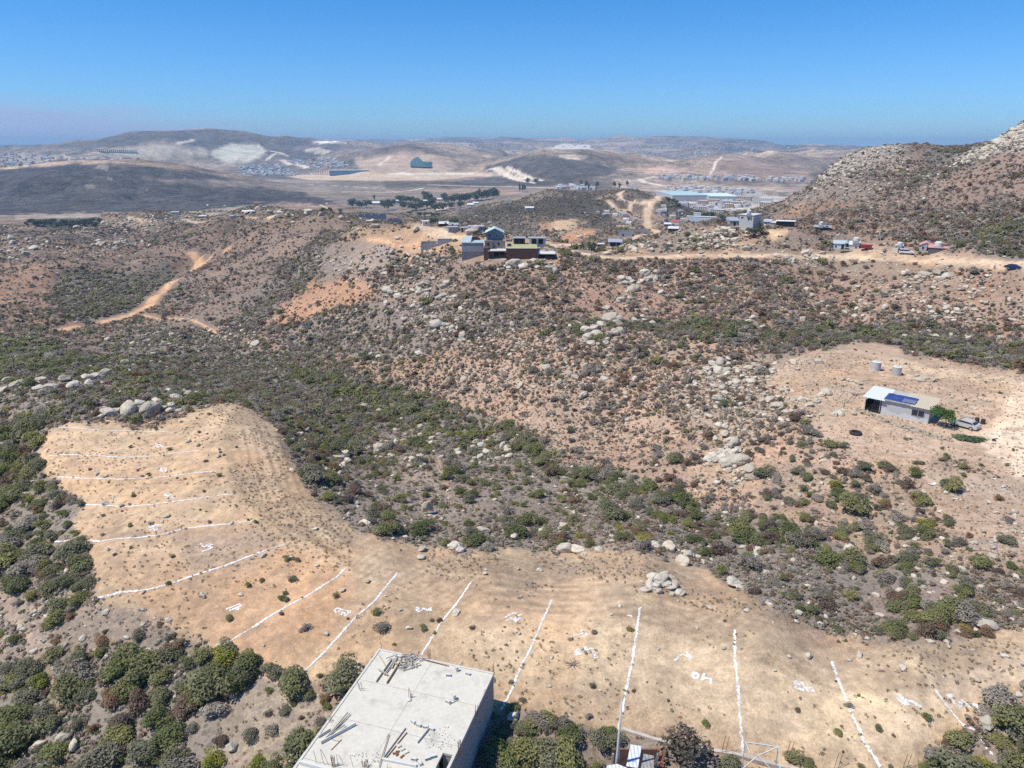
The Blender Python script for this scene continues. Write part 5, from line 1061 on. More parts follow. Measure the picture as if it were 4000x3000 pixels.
    plank((960, 1200), (1190, 893), .11, .06, WOOD, 'wooden_pole', 'thicker of the long poles fanning out near the front of the roof', .05, 'pole')
    plank((1000, 1185), (1203, 935), .05, .05, RUST, 'wooden_pole', 'right hand thin pole of the three fanning out on the roof', .04, 'pole')
    plank((935, 1270), (1030, 950), .04, .04, RUST, 'wooden_pole', 'left hand thin rod of the three fanning out on the roof', .10, 'pole')
    plank((965, 1190), (1295, 1255), .16, .16, BLOCKP, 'concrete_beam', 'grey concrete beam lying before the stair opening', .02, 'beam')
    plank((480, 1005), (545, 1022), .08, .04, WOOD, 'wood_plank', 'tiny batten below the long white board', .02)
    # scrap pile
    b = MB(); c0 = wp(1215, 250, .05)
    for k in range(46):
        a = random.uniform(0, 3.14); ll = random.uniform(.25, 1.1); c = Vector((random.gauss(0, .55), random.gauss(0, .5), random.uniform(.02, .22))); d_ = Vector((math.cos(a), math.sin(a), random.uniform(-.1, .1))) * ll / 2
        b.bar(c - d_, c + d_, random.uniform(.03, .06), random.uniform(.06, .14))
    tag(b.build('scrap_wood', WOOD, None, loc=c0), 'tangled pile of short grey scrap wood at the far edge of the roof', 'wood pile')
    b = MB(); c0 = wp(1115, 1150, .03)
    for k in range(9): b.lathe([(.05, 0), (.10, .02), (.08, .05), (.04, .04)], (random.gauss(0, .25), random.gauss(0, .18), 0), 8)
    tag(b.build('wire_coil', RUST, None, loc=c0), 'small rusty heap of coiled wire on the roof', 'wire')
    b = MB(); c0 = wp(1160, 1100, .02)
    for k in range(3): b.box((k * .3 - .3, -.28 * k + .3, .05), (.32, .28, .1), rotz(.6))
    tag(b.build('folded_sack', CREAM, None, loc=c0), 'pale paper sacks scattered right of the wire heap', 'sack')
    b = MB(); c0 = wp(1225, 625, .02); b.lathe([(.22, 0), (.18, .10), (.05, .14)], (0, 0, 0), 9)
    tag(b.build('mortar_heap', WHITE, None, loc=c0, smooth=True), 'small white mortar heap at the foot of the roof centre rebar', 'mortar heap')
    # rebar
    def rebar(zx, zy, h, n, sp, label, lean=0.0, r=.018, ties=False):
        b = MB()
        for k in range(n):
            a = 6.283 * k / max(n, 1) + .6; x, y = (sp * math.cos(a), sp * math.sin(a)) if n > 1 else (0, 0)
            b.tube([(x, y, -.15), (x + lean*.5 + random.gauss(0, .02), y, h*.5), (x + lean + random.gauss(0, .05), y + random.gauss(0, .04), h * random.uniform(.85, 1.05))], r, n=5)
        if ties:
            for j in range(5):
                z_ = h * (.1 + .17 * j)
                for k in range(4):
                    a = 6.283*k/4 + .6; a2 = 6.283*(k+1)/4 + .6; b.bar((sp*math.cos(a), sp*math.sin(a), z_), (sp*math.cos(a2), sp*math.sin(a2), z_), .012)
        tag(b.build('rebar', RUST, None, loc=wp(zx, zy)), label, 'rebar', 'rebar starters standing on the roof')
    rebar(960, 128, .75, 1, 0, 'single rebar stub at the far left corner of the roof')
    rebar(1418, 232, 1.0, 4, .11, 'rusty group of four rebars in the middle of the far roof edge')
    rebar(2035, 368, 1.0, 3, .07, 'rebar group on the far right roof corner')
    rebar(762, 528, .85, 3, .12, 'rebar group on the left edge a third of the way down', -.1)
    rebar(1228, 605, .95, 2, .08, 'tall rebar pair in the centre of the roof'); rebar(1247, 600, .5, 3, .07, 'short bent rebars beside the tall centre pair')
    rebar(1872, 758, .8, 4, .13, 'rebar group halfway down the right edge of the roof'); rebar(1952, 556, .4, 1, 0, 'single short rebar on the right edge above the halfway group')
    rebar(1708, 1148, 1.35, 4, .09, 'tied rebar column beside the stair opening', ties=True)
    rebar(500, 1262, .95, 6, .12, 'tied rebar column at the front left of the roof', ties=True); rebar(790, 1265, .6, 4, .09, 'left of two rebar stubs before the poles'); rebar(822, 1268, .6, 4, .09, 'right of two rebar stubs before the poles')
    rebar(480, 835, .5, 4, .12, 'bent rebar bundle on the left edge above the white boards', -.15)
    for i, (zx, h, ln) in enumerate([(335, 1.35, -.05), (412, 1.6, -.25), (455, 1.55, -.45), (542, 1.3, -.1), (605, 1.3, -.35), (690, 1.05, -.15), (1020, .5, 0)]):
        rebar(zx, 1240 + i * 6, h, 1, 0, ['leftmost tall thin rebar at the front edge', 'second tall rebar from the left, leaning', 'third and most slanted rebar from the left', 'upright rebar just right of the tied column', 'leaning rebar right of the upright one', 'shorter bent rebar before the mortar stain', 'lone short rebar in front of the grey beam'][i], ln, .014)
    # dark rubble crumbs
    b = MB()
    for k in range(110):
        zx, zy = random.gauss(1540, 60), random.uniform(880, 1110) 
        if random.random() < .5: zx, zy = random.gauss(870, 90), random.gauss(1180, 35)
        p_ = wp(zx, zy, .02) - A; s_ = random.uniform(.02, .06); b.box((p_.x, p_.y, .07), (s_ * 1.5, s_, s_), rotz(random.random() * 3))
    tag(b.build('rubble_crumbs', BLOCKP, None, loc=A), 'crumbs of mortar strewn over the concrete roof', None, None, 'stuff')
    p_ = plane_pt(1178, 2985, 42.6); b = MB(); b.box((0, -.6, -1.6), (.35, 2.6, 4.0)); tag(b.build('pillar', WHITE, None, loc=p_, rz=rz), 'white wall end sticking up left of the concrete house', 'wall')
    keep_clear((A + ex * W/2 + ey * 4), 6.2); keep_clear((A + ex * W/2 + ey * 11), 6.2); keep_clear((A + ex * 2 + ey * 2), 2); keep_clear(A + ex * (W - 2) + ey * 2, 2)
concrete_house()
# ------------------------------------------------------------------ yard to the right of it
def yard():
    top = plane_pt(2429, 2737, 38.6); base = Vector((top.x - .25, top.y - .3, 0)); base.z = float(hgt(base.x, base.y)) + CZ - .3
    o = empty('utility_pole', base, 0, 'tall tapered concrete utility pole standing in the yard right of the concrete house', 'pole')
    b = MB(); d = top - base; b.tube([(0, 0, 0), d * .5, d], .15, .055, 10); b.build('shaft', PLASTER, o, smooth=True)
    b = MB(); b.tube([(.16, 0, 0), Vector((.16, 0, 0)) + d * .4, Vector((.10, 0, 0)) + d * .7], .035, .025, 6); b.build('conduit', GALV, o)
    b = MB()
    for s_, rr in ((-1, .18), (1, .24)):
        c = d * .55 + Vector((s_ * .3, 0, .1 * s_)); b.tube([c + Vector((rr * math.cos(a), 0, rr * 1.4 * math.sin(a))) for a in np.linspace(0, 6.28, 14)], .018, n=5)
    b.build('cable_coil', RUBBER, o)
    # sheets of the low shed
    def sheet_(name, pts, drops, m, label, grp='metal sheets of the low shed'):
        P4 = [plane_pt(u, v, d_) for (u, v), d_ in zip(pts, drops)]; c = P4[0]
        b = MB(); vs = [p_ - c for p_ in P4]; b.add(vs + [v_ - Vector((0, 0, .05)) for v_ in vs], [(0,1,2,3), (7,6,5,4), (0,4,5,1), (1,5,6,2), (2,6,7,3), (3,7,4,0)])
        o_ = b.build(name, m, None, loc=c); return tag(o_, label, 'sheet', grp)
    o = empty('low_shed', plane_pt(2460, 3010, 46.8), 0, 'low shed roofed with white and rusty metal sheets beside the utility pole', 'shed')
    def part_(name, pts, drops, m):
        P4 = [plane_pt(u, v, d_) - o.location for (u, v), d_ in zip(pts, drops)]
        b = MB(); b.add(P4 + [v_ - Vector((0, 0, .05)) for v_ in P4], [(0,1,2,3), (7,6,5,4), (0,4,5,1), (1,5,6,2), (2,6,7,3), (3,7,4,0)]); return b.build(name, m, o)
    part_('roof', [(2446, 2992), (2463, 2908), (2506, 2914), (2492, 3000)], [44.4, 44.2, 44.3, 44.5], TINW)
    part_('roof', [(2502, 3020), (2505, 2942), (2554, 2952), (2556, 3030)], [44.9, 44.8, 44.9, 45.0], mat('grey_tin', (.36, .35, .33), .6, .3, 2, ((.28, .17, .11), .6), waves=('X', 1.1)))
    part_('roof', [(2366, 3060), (2370, 2990), (2412, 2984), (2500, 3020)], [44.0, 43.9, 43.9, 44.1], TINW)
    b = MB()
    for dx in (-1.5, .2, 1.9): b = MB(); b.box((dx, -.6, 1.0), (.12, .12, 2.6)); b.build('post', WOOD, o)
    b = MB(); b.box((.4, .5, .7), (3.6, .12, 1.9)); b.build('wall', mat('mud_wall', (.22, .12, .08), .95, .3, 1.5), o)
    o = MB()
    for k in range(120): 
        p_ = plane_pt(random.uniform(2530, 2600), random.uniform(2935, 3005), 46.4); s_ = random.uniform(.08, .22); o.box((p_.x, p_.y, p_.z - CZ + random.uniform(0, .4)), (s_, s_ * .8, s_ * .7), rotz(random.random() * 3))
    tag(o.build('brick_rubble', mat('brick_rubble', (.24, .12, .08), .95, .3, 4), None, loc=(0, 0, CZ)), 'heap of brown brick rubble beside the low shed', 'rubble')
    # footing
    b = MB(); pts = [(2433, 2853), (2560, 2893), (2700, 2925), (2860, 2948), (3040, 2995), (3200, 3030)]
    W_ = [ground(*p_) for p_ in pts]
    for p_, q_ in zip(W_[:-1], W_[1:]): b.bar(p_ + Vector((0, 0, .05)), q_ + Vector((0, 0, .05)), .3, .35)
    tag(b.build('footing', mat('old_footing', (.50, .44, .37), .95, .2, 2)), 'low pale concrete footing running along the near edge of the cleared lots', 'footing')
    # rebar pairs along the footing
    for u, v, h, lb in [(2818, 2945, 1.7, 'between the bare bush and the white steel frame'), (3070, 2962, 1.6, 'just right of the white steel frame'), (3258, 3004, 1.5, 'at the bottom edge right of the white steel frame'), (3528, 2998, 1.2, 'at the bottom edge by the last long chalk line')]:
        g = ground(u, v); b = MB()
        for dx in (0, .3): b.tube([(dx, 0, -.1), (dx + .06, 0, h * .5), (dx + .22, .1, h)], .02, n=5)
        tag(b.build('rebar', RUST, None, loc=g), 'pair of rusty rebars ' + lb, 'rebar')
    # white steel frame
    A_ = [plane_pt(2911, 2899, 43.2), plane_pt(3041, 2918, 43.2), plane_pt(3047, 3004, 44.4), plane_pt(2893, 3010, 44.6)]
    o = empty('steel_trestle', A_[3], 0, 'white welded steel frame with crossed braces at the bottom edge', 'frame')
    b = MB(); q_ = [a - A_[3] for a in A_]; cx = plane_pt(2962, 2951, 43.6) - A_[3]
    for p0, p1 in ((q_[0], q_[1]), (q_[1], q_[2])): b.bar(p0, p1, .06)
    pm = plane_pt(2928, 2940, 43.4) - A_[3]; b.bar(q_[0], pm, .05); b.bar(pm, cx, .05)
    for k in range(4): b.bar(q_[0].lerp(q_[1], .1 + .22*k) + Vector((0, 0, -.12)), q_[0].lerp(q_[1], .25 + .22*k), .04)
    b.build('edge', WHITE, o); b = MB(); b.bar(q_[3], cx, .06); b.bar(cx, q_[1], .06); b.bar(cx, plane_pt(3015, 3008, 44.2) - A_[3], .05); b.build('brace', WHITE, o)
    for p_ in (q_[1], q_[0], q_[2]): b = MB(); b.bar(p_, Vector((p_.x, p_.y, -2.6)), .06); b.build('leg', WHITE, o)
    # bare leggy bush with a charred stake
    g = ground(2660, 2985); o = empty('bare_bush', g, 0, 'tall leggy bush with sparse withered leaves behind the low shed', 'bush'); 
    me = leaf_cloud('foliage', 620, .075, leafmat('foliage_withered', [(.13, .11, .085), (.16, .13, .10)]), 12, 77, 1.1); f_ = bpy.data.objects.new('foliage', me); COL.objects.link(f_); f_.parent = o; f_.scale = (2.6, 2.0, 2.9); f_.location = (0, 0, .5)
    s_ = bpy.data.objects.new('stem', twig_mesh('stem', 16, 9, BARK, 1.3, .75, .018)); COL.objects.link(s_); s_.parent = o; s_.scale = (2.4, 2.0, 2.3)
    g = ground(2632, 2925); b = MB(); b.tube([(0, 0, -.1), (.1, .05, 1.2), (.45, .1, 2.4)], .13, .03, 7)
    tag(b.build('charred_stake', mat('charred_wood', (.04, .03, .025), .9, .3, 4), None, loc=g), 'black charred stake leaning beside the bare bush', 'stake')
    keep_clear(ground(2500, 2960), 2.4); keep_clear(ground(2670, 2960), 1.6)
yard()
# ------------------------------------------------------------------ chalk lines and numbers on the lots
def drape(paths, wd, name, label, cat, group, wob=.35):
    b = MB()
    for pts in paths:
        W_ = [ground(u, v) for u, v in pts]; S_ = []
        for p_, q_ in zip(W_[:-1], W_[1:]):
            n_ = max(1, int((q_ - p_).length / .16)); S_ += [p_.lerp(q_, k / n_) for k in range(n_)]
        S_.append(W_[-1])
        S_ = [Vector((p_.x + random.gauss(0, wd * .12), p_.y + random.gauss(0, wd * .12), 0)) for p_ in S_]
        if len(S_) < 2: continue
        pv = None; run = []
        for i, p_ in enumerate(S_):
            d_ = (S_[min(i + 1, len(S_) - 1)] - S_[max(i - 1, 0)]); d_.z = 0; d_ = d_.normalized() if d_.length > 0 else Vector((1, 0, 0)); nn = Vector((-d_.y, d_.x, 0))
            w_ = wd / 2 * (1 + random.uniform(-wob, wob)) * (1.9 if random.random() < .2 else 1.12); L_, R__ = p_ + nn * w_, p_ - nn * w_
            for q_ in (L_, R__): q_.z = float(hgt(q_.x, q_.y)) + CZ + .035
            if pv: b.add([pv[0], pv[1], R__, L_], [(0, 1, 2, 3)])
            pv = (L_, R__)
            if False:          # blots where the powder was dropped
                r_ = wd * random.uniform(.35, .7); c = p_ + nn * random.gauss(0, wd * .3); pts_ = []
                for k in range(6): a = k * 1.047; q_ = Vector((c.x + r_ * math.cos(a) * random.uniform(.7, 1.2), c.y + r_ * math.sin(a) * random.uniform(.7, 1.2), 0)); q_.z = float(hgt(q_.x, q_.y)) + CZ + .045; pts_.append(q_)
                b.add(pts_, [tuple(range(6))])
    c = sum((Vector(v) for v in b.v), Vector()) / len(b.v); b.v = [tuple(Vector(v) - c) for v in b.v]
    o = b.build(name, CHALK, None, loc=c); return tag(o, label, cat, group)
LN = [([(212,1674),(385,1681),(560,1685),(665,1686)], .16, 'faint white chalk line at the far left end of the lots, topmost of all'),
 ([(194,1782),(334,1780),(375,1778),(420,1784),(488,1787),(678,1771),(773,1761)], .16, 'second chalk line from the top left, curving up to the right'),
 ([(221,1863),(362,1871),(475,1873),(624,1864),(723,1853),(845,1841)], .16, 'third chalk line from the top left, just under the second number'),
 ([(316,1970),(400,1974),(479,1981),(588,1972),(746,1952),(913,1931)], .17, 'fourth chalk line from the top left, ending by a pale boulder'),
 ([(212,2117),(294,2110),(393,2115),(542,2101),(633,2088),(723,2065),(904,2047),(1000,2033)], .2, 'fifth chalk line from the top left, long and bending up to the right'),
 ([(357,2343),(434,2325),(460,2316),(565,2306),(655,2284),(759,2248),(881,2210),(1000,2164),(1113,2126)], .19, 'long chalk line starting from the green bank at the lower left'),
 ([(868,2523),(922,2490),(1000,2444),(1090,2386),(1199,2329),(1316,2254),(1350,2220)], .18, 'chalk line with its lower end near the big thicket'),
 ([(1108,2695),(1150,2655),(1208,2605),(1271,2544),(1316,2494),(1384,2417),(1466,2345),(1542,2252),(1552,2240)], .17, 'chalk line passing left of the concrete house'),
 ([(1646,2557),(1678,2508),(1723,2431),(1787,2354),(1841,2273)], .17, 'chalk line ending behind the far edge of the concrete roof'),
 ([(1958,2774),(2000,2693),(2027,2621),(2068,2544),(2108,2453),(2156,2345)], .17, 'chalk line starting at the right corner of the concrete house'),
 ([(2405,2890),(2411,2869),(2425,2801),(2441,2720),(2470,2584),(2490,2444),(2500,2372)], .18, 'chalk line running down to the utility pole'),
 ([(2906,2970),(2904,2955),(2890,2792),(2879,2648),(2870,2566),(2870,2462)], .18, 'chalk line running down to the white steel frame'),
 ([(3249,2584),(3280,2670),(3330,2792),(3375,2896),(3438,2996)], .18, 'chalk line slanting down to the bottom edge, right of the steel frame'),
 ([(3655,2697),(3701,2761),(3768,2838),(3809,2851),(3850,2919),(3875,2950)], .14, 'thin faint chalk line farthest right on the lots')]
for p_, w_, lb in LN: drape([p_], w_, 'chalk_line', lb, 'chalk line', 'chalk lines between the lots')
def z(o_, sc_, L): return [[(o_[0] + a * sc_, o_[1] + b_ * sc_) for a, b_ in s_] for s_ in L]
r1 = ((0, 1500), .45208); r5 = ((0, 2250), .45208); r6 = ((1000, 2250), .45208); r7 = ((2000, 2250), .45208); r8 = ((3000, 2250), .45208)
NUM = [(r1, [[(1295,525),(1340,518),(1380,525),(1410,545)],[(1330,550),(1350,535),(1370,548),(1395,535),(1410,548)]], 'farthest left on the lots, topmost'),
 (r1, [[(1365,735),(1400,728),(1445,732)],[(1370,755),(1390,742),(1405,758),(1425,742),(1440,758)],[(1385,730),(1388,745)]], 'second from the top in the left column'),
 (r1, [[(1420,960),(1445,945),(1475,948),(1470,965),(1440,968),(1420,960)],[(1430,990),(1450,978),(1470,985),(1480,975),(1505,990)]], 'third from the top in the left column'),
 (r1, [[(1285,1230),(1310,1220),(1325,1235),(1300,1245),(1285,1230)],[(1325,1220),(1410,1222)],[(1295,1270),(1320,1250),(1345,1268),(1365,1252),(1400,1258)]], 'fourth from the top in the left column'),
 (r1, [[(1740,1375),(1730,1395),(1770,1410),(1800,1385),(1840,1390)],[(1745,1450),(1790,1435),(1835,1415),(1800,1400)]], 'half hidden in dry weeds above the long lower left line'),
 (r5, [[(1955,288),(2080,240)],[(1985,300),(2060,270),(2090,250)],[(2030,283),(2062,292)]], 'reading 41 made of two slanting strokes'),
 (r6, [[(700,280),(675,300),(700,320),(740,290),(700,280)],[(730,340),(760,300),(770,330)],[(760,300),(815,305),(800,325),(765,350)]], 'reading 42 left of the concrete house'),
 (r6, [[(1385,275),(1415,280),(1400,292),(1375,295),(1400,310),(1420,305)],[(1430,305),(1440,280),(1465,285),(1480,305),(1510,275),(1505,305)]], 'reading 43 behind the concrete house'),
 (r6, [[(2155,365),(2190,338),(2230,325),(2255,318)],[(2165,390),(2205,365),(2212,380)],[(2225,385),(2255,350),(2295,338)],[(2240,400),(2275,362),(2297,378)]], 'reading 44 above the right part of the concrete roof'),
 (r7, [[(600,640),(560,635),(545,660),(580,665),(600,680),(545,685)],[(635,615),(640,690)],[(635,640),(700,630),(710,670),(728,710)]], 'reading 45 in the middle lot'),
 (r7, [[(1605,845),(1560,848),(1568,880),(1600,892),(1612,862),(1590,838),(1560,835)],[(1662,845),(1640,905)],[(1640,880),(1720,890),(1718,940)]], 'reading 46 right of the middle lot'),
 (r8, [[(210,915),(280,945)],[(242,905),(235,970),(312,988)],[(290,920),(320,970),(350,1002)],[(322,968),(380,970),(390,1005)]], 'reading 47 left of the slanting line'),
 (r8, [[(1090,1040),(1120,1060),(1160,1100),(1205,1105),(1165,1068),(1130,1030),(1140,1058)],[(1170,1080),(1250,1085),(1320,1135)],[(1187,1062),(1208,1110)]], 'reading 48 right of the slanting line'),
 (r8, [[(1550,1040),(1600,1030)],[(1555,1040),(1600,1080),(1640,1130),(1700,1130),(1692,1102),(1650,1100)],[(1660,1065),(1755,1135)],[(1700,1118),(1790,1112),(1825,1145)]], 'reading 49 farthest right')]
for (og, s_), L, lb in NUM: drape(z(og, s_, L), .19, 'chalk_number', 'white chalk lot number ' + lb, 'chalk number', 'chalk numbers on the lots', .25)
drape(z(*r7, [[(1405,735),(1440,700),(1470,680),(1560,710)],[(1500,640),(1530,690),(1545,720)]]), .13, 'chalk_mark', 'faint chalk arrow scrawled over weeds between lines 45 and 46', 'chalk mark', None)
drape(z(*r7, [[(1000,342),(1025,345),(1035,356)]]), .2, 'chalk_mark', 'short white dash beside the top of the line to the pole', 'chalk mark', None)
drape(z(*r7, [[(530,515),(600,500),(635,470)],[(600,475),(640,500),(655,520)]]), .13, 'chalk_mark', 'small chalk scrawl above number 45', 'chalk mark', None)
drape(z(*r8, [[(1495,862),(1520,880)]]), .2, 'chalk_mark', 'tiny white dash right of the slanting line', 'chalk mark', None)
# ------------------------------------------------------------------ vehicles and a person
PAINTS = {}
def carpaint(n_, c): return mat('paint_' + n_, c, .3, .04, 1.0, spec=.5, bump=.0)
def vehicle(u, v, L, col, cn, label, cat='car', yaw=0.0, kind='sedan', group=None):
    p, t, rz = frame_at(u, v); o = empty('parked_car' if cat == 'car' else cat.replace(' ', '_'), p, rz + yaw, label, cat, group); m = carpaint(cn, col); Wd = 1.75; k = L / 4.5
    if kind == 'sedan': low = [(-2.2,.35),(-2.25,.75),(-2.1,.95),(-1.2,1.0),(1.0,1.0),(2.0,.88),(2.22,.7),(2.22,.35)]; cab = [(-1.75,.97),(-1.15,1.42),(.25,1.45),(1.05,.97)]
    elif kind == 'suv': low = [(-2.2,.4),(-2.25,.9),(-2.2,1.05),(1.0,1.08),(2.05,1.0),(2.2,.8),(2.22,.4)]; cab = [(-2.15,1.04),(-2.0,1.75),(.3,1.78),(1.0,1.04)]
    else: low = [(-2.3,.45),(-2.3,.95),(1.1,1.0),(2.1,.95),(2.25,.8),(2.25,.45)]; cab = [(-.5,.97),(-.4,1.65),(.6,1.65),(1.2,.97)]
    def ext(prof, w_, in_=0.0):
        b = MB(); n = len(prof); vs = [(x * k, -w_/2 + (in_ if z_ > 1.2 else 0), z_) for x, z_ in prof] + [(x * k, w_/2 - (in_ if z_ > 1.2 else 0), z_) for x, z_ in prof]
        b.add(vs, [tuple(range(n)), tuple(range(2*n-1, n-1, -1))] + [(i, n+i, n+(i+1) % n, (i+1) % n) for i in range(n)]); return b
    ext(low, Wd).build('body', m, o); ext(cab, Wd - .1, .12).build('cabin', m, o)
    g = MB(); (x0, z0), (x1, z1), (x2, z2), (x3, z3) = cab
    for s_ in (-1, 1):
        y = s_ * (Wd/2 - .02); y2 = s_ * (Wd/2 - .155)
        g.add([(x0*k*.86+x1*k*.14, y, z0+.06), (x3*k*.88+x2*k*.12, y, z3+.06), (x2*k, y2, z2-.1), (x1*k, y2, z1-.1)], [(0,1,2,3)])
    g.build('side_window', GLASS, o); g = MB(); y = Wd/2 - .16
    g.add([(x3*k+.012, -y, z3+.05), (x3*k+.012, y, z3+.05), (x2*k+.03, y-.06, z2-.05), (x2*k+.03, -y+.06, z2-.05)], [(0,1,2,3)]); g.build('windscreen', GLASS, o)
    g = MB(); g.add([(x0*k-.012, -y, z0+.05), (x0*k-.012, y, z0+.05), (x1*k-.03, y-.06, z1-.05), (x1*k-.03, -y+.06, z1-.05)], [(3,2,1,0)]); g.build('rear_window', GLASS, o)
    for sx in (-1.35, 1.4):
        for s_ in (-1, 1):
            b = MB(); b.tube([(sx*k, s_*(Wd/2-.12), .33), (sx*k, s_*(Wd/2+.02), .33)], .33, .33, 16); w_ = b.build('wheel', RUBBER, o)
            b = MB(); b.tube([(sx*k, s_*(Wd/2+.02), .33), (sx*k, s_*(Wd/2+.03), .33)], .18, .18, 10); b.build('rim', GALV, w_)
    for s_ in (-1, 1):
        b = MB(); b.box((2.2*k, s_*.62, .72), (.08, .34, .16)); b.build('headlight', GLASS, o); b = MB(); b.box((-2.24*k, s_*.62, .78), (.06, .3, .16)); b.build('tail_light', REDR, o)
    if kind == 'pickup':
        b = MB(); b.box((-1.4*k, 0, 1.02), (1.6*k, Wd - .3, .06)); b.build('cargo_bed', DARK, o)
    return o
def human(u, v):
    p, t, rz = frame_at(u, v); me = bpy.data.meshes.new('person')
    J = [(0,0,.95),(0,0,1.2),(0,0,1.45),(0,.01,1.53),(0,.02,1.66),(.18,0,1.42),(.26,.03,1.15),(.24,-.06,.9),(-.18,0,1.42),(-.27,.02,1.15),(-.25,-.05,.92),(.1,0,.88),(.12,-.03,.5),(.12,.03,.08),(.13,-.1,.04),(-.1,0,.88),(-.13,.04,.5),(-.14,.1,.08),(-.15,-.03,.04)]
    E = [(0,1),(1,2),(2,3),(3,4),(2,5),(5,6),(6,7),(2,8),(8,9),(9,10),(0,11),(11,12),(12,13),(13,14),(0,15),(15,16),(16,17),(17,18)]
    Rr = [.14,.14,.15,.06,.11,.07,.05,.04,.07,.05,.04,.10,.07,.05,.04,.10,.07,.05,.04]
    me.from_pydata(J, E, []); me.materials.append(mat('white_shirt', (.7, .7, .72), .9)); me.materials.append(mat('dark_trousers', (.03, .03, .045), .9))
    o = bpy.data.objects.new('person', me); COL.objects.link(o); o.location = p; o.rotation_euler = (0, 0, rz + .4)
    md = o.modifiers.new('skin', 'SKIN'); me.skin_vertices.new() if not me.skin_vertices else None
    for i, r_ in enumerate(Rr): me.skin_vertices[0].data[i].radius = (r_, r_ * .8)
    me.skin_vertices[0].data[0].use_root = True
    s_ = o.modifiers.new('sub', 'SUBSURF'); s_.levels = 1; s_.render_levels = 1
    tag(o, 'person in a white shirt standing on the dirt beside the dark blue car', 'person')
    b = MB(); b.tube([(.1,0,.93),(.12,-.03,.5),(.12,.03,.1)], .125, .075, 8); b.tube([(-.1,0,.93),(-.13,.04,.5),(-.14,.1,.1)], .125, .075, 8); b.build('trousers', mat('dark_trousers', (.03, .03, .045), .9), o)
    b = MB(); b.lathe([(.06, -.06), (.125, .0), (.12, .07), (.06, .125)], (0, .03, 1.70), 10); b.build('hair', mat('hair', (.03, .022, .018), .8), o)
    return o
vehicle(3540, 992, 4.7, (.75, .75, .74), 'white', 'white off-road car parked before the small kiosk on the right', yaw=.15, kind='suv')
vehicle(3958, 1052, 4.5, (.02, .03, .08), 'dark_blue', 'dark blue car on the track at the far right edge', yaw=-.45, kind='sedan')
vehicle(3765, 1668, 4.5, (.52, .50, .46), 'silver', 'silver sedan half under the green tree beside the long house', yaw=math.pi - .35, kind='sedan')
vehicle(3305, 984, 4.2, (.50, .46, .26), 'faded_yellow', 'faded yellow pickup truck in front of the patched shacks', 'pickup truck', yaw=.1, kind='pickup')
vehicle(2455, 870, 4.4, (.7, .7, .7), 'white', 'white car parked at the foot of the hill left of the straight dirt road', yaw=.2)
human(3884, 1052)
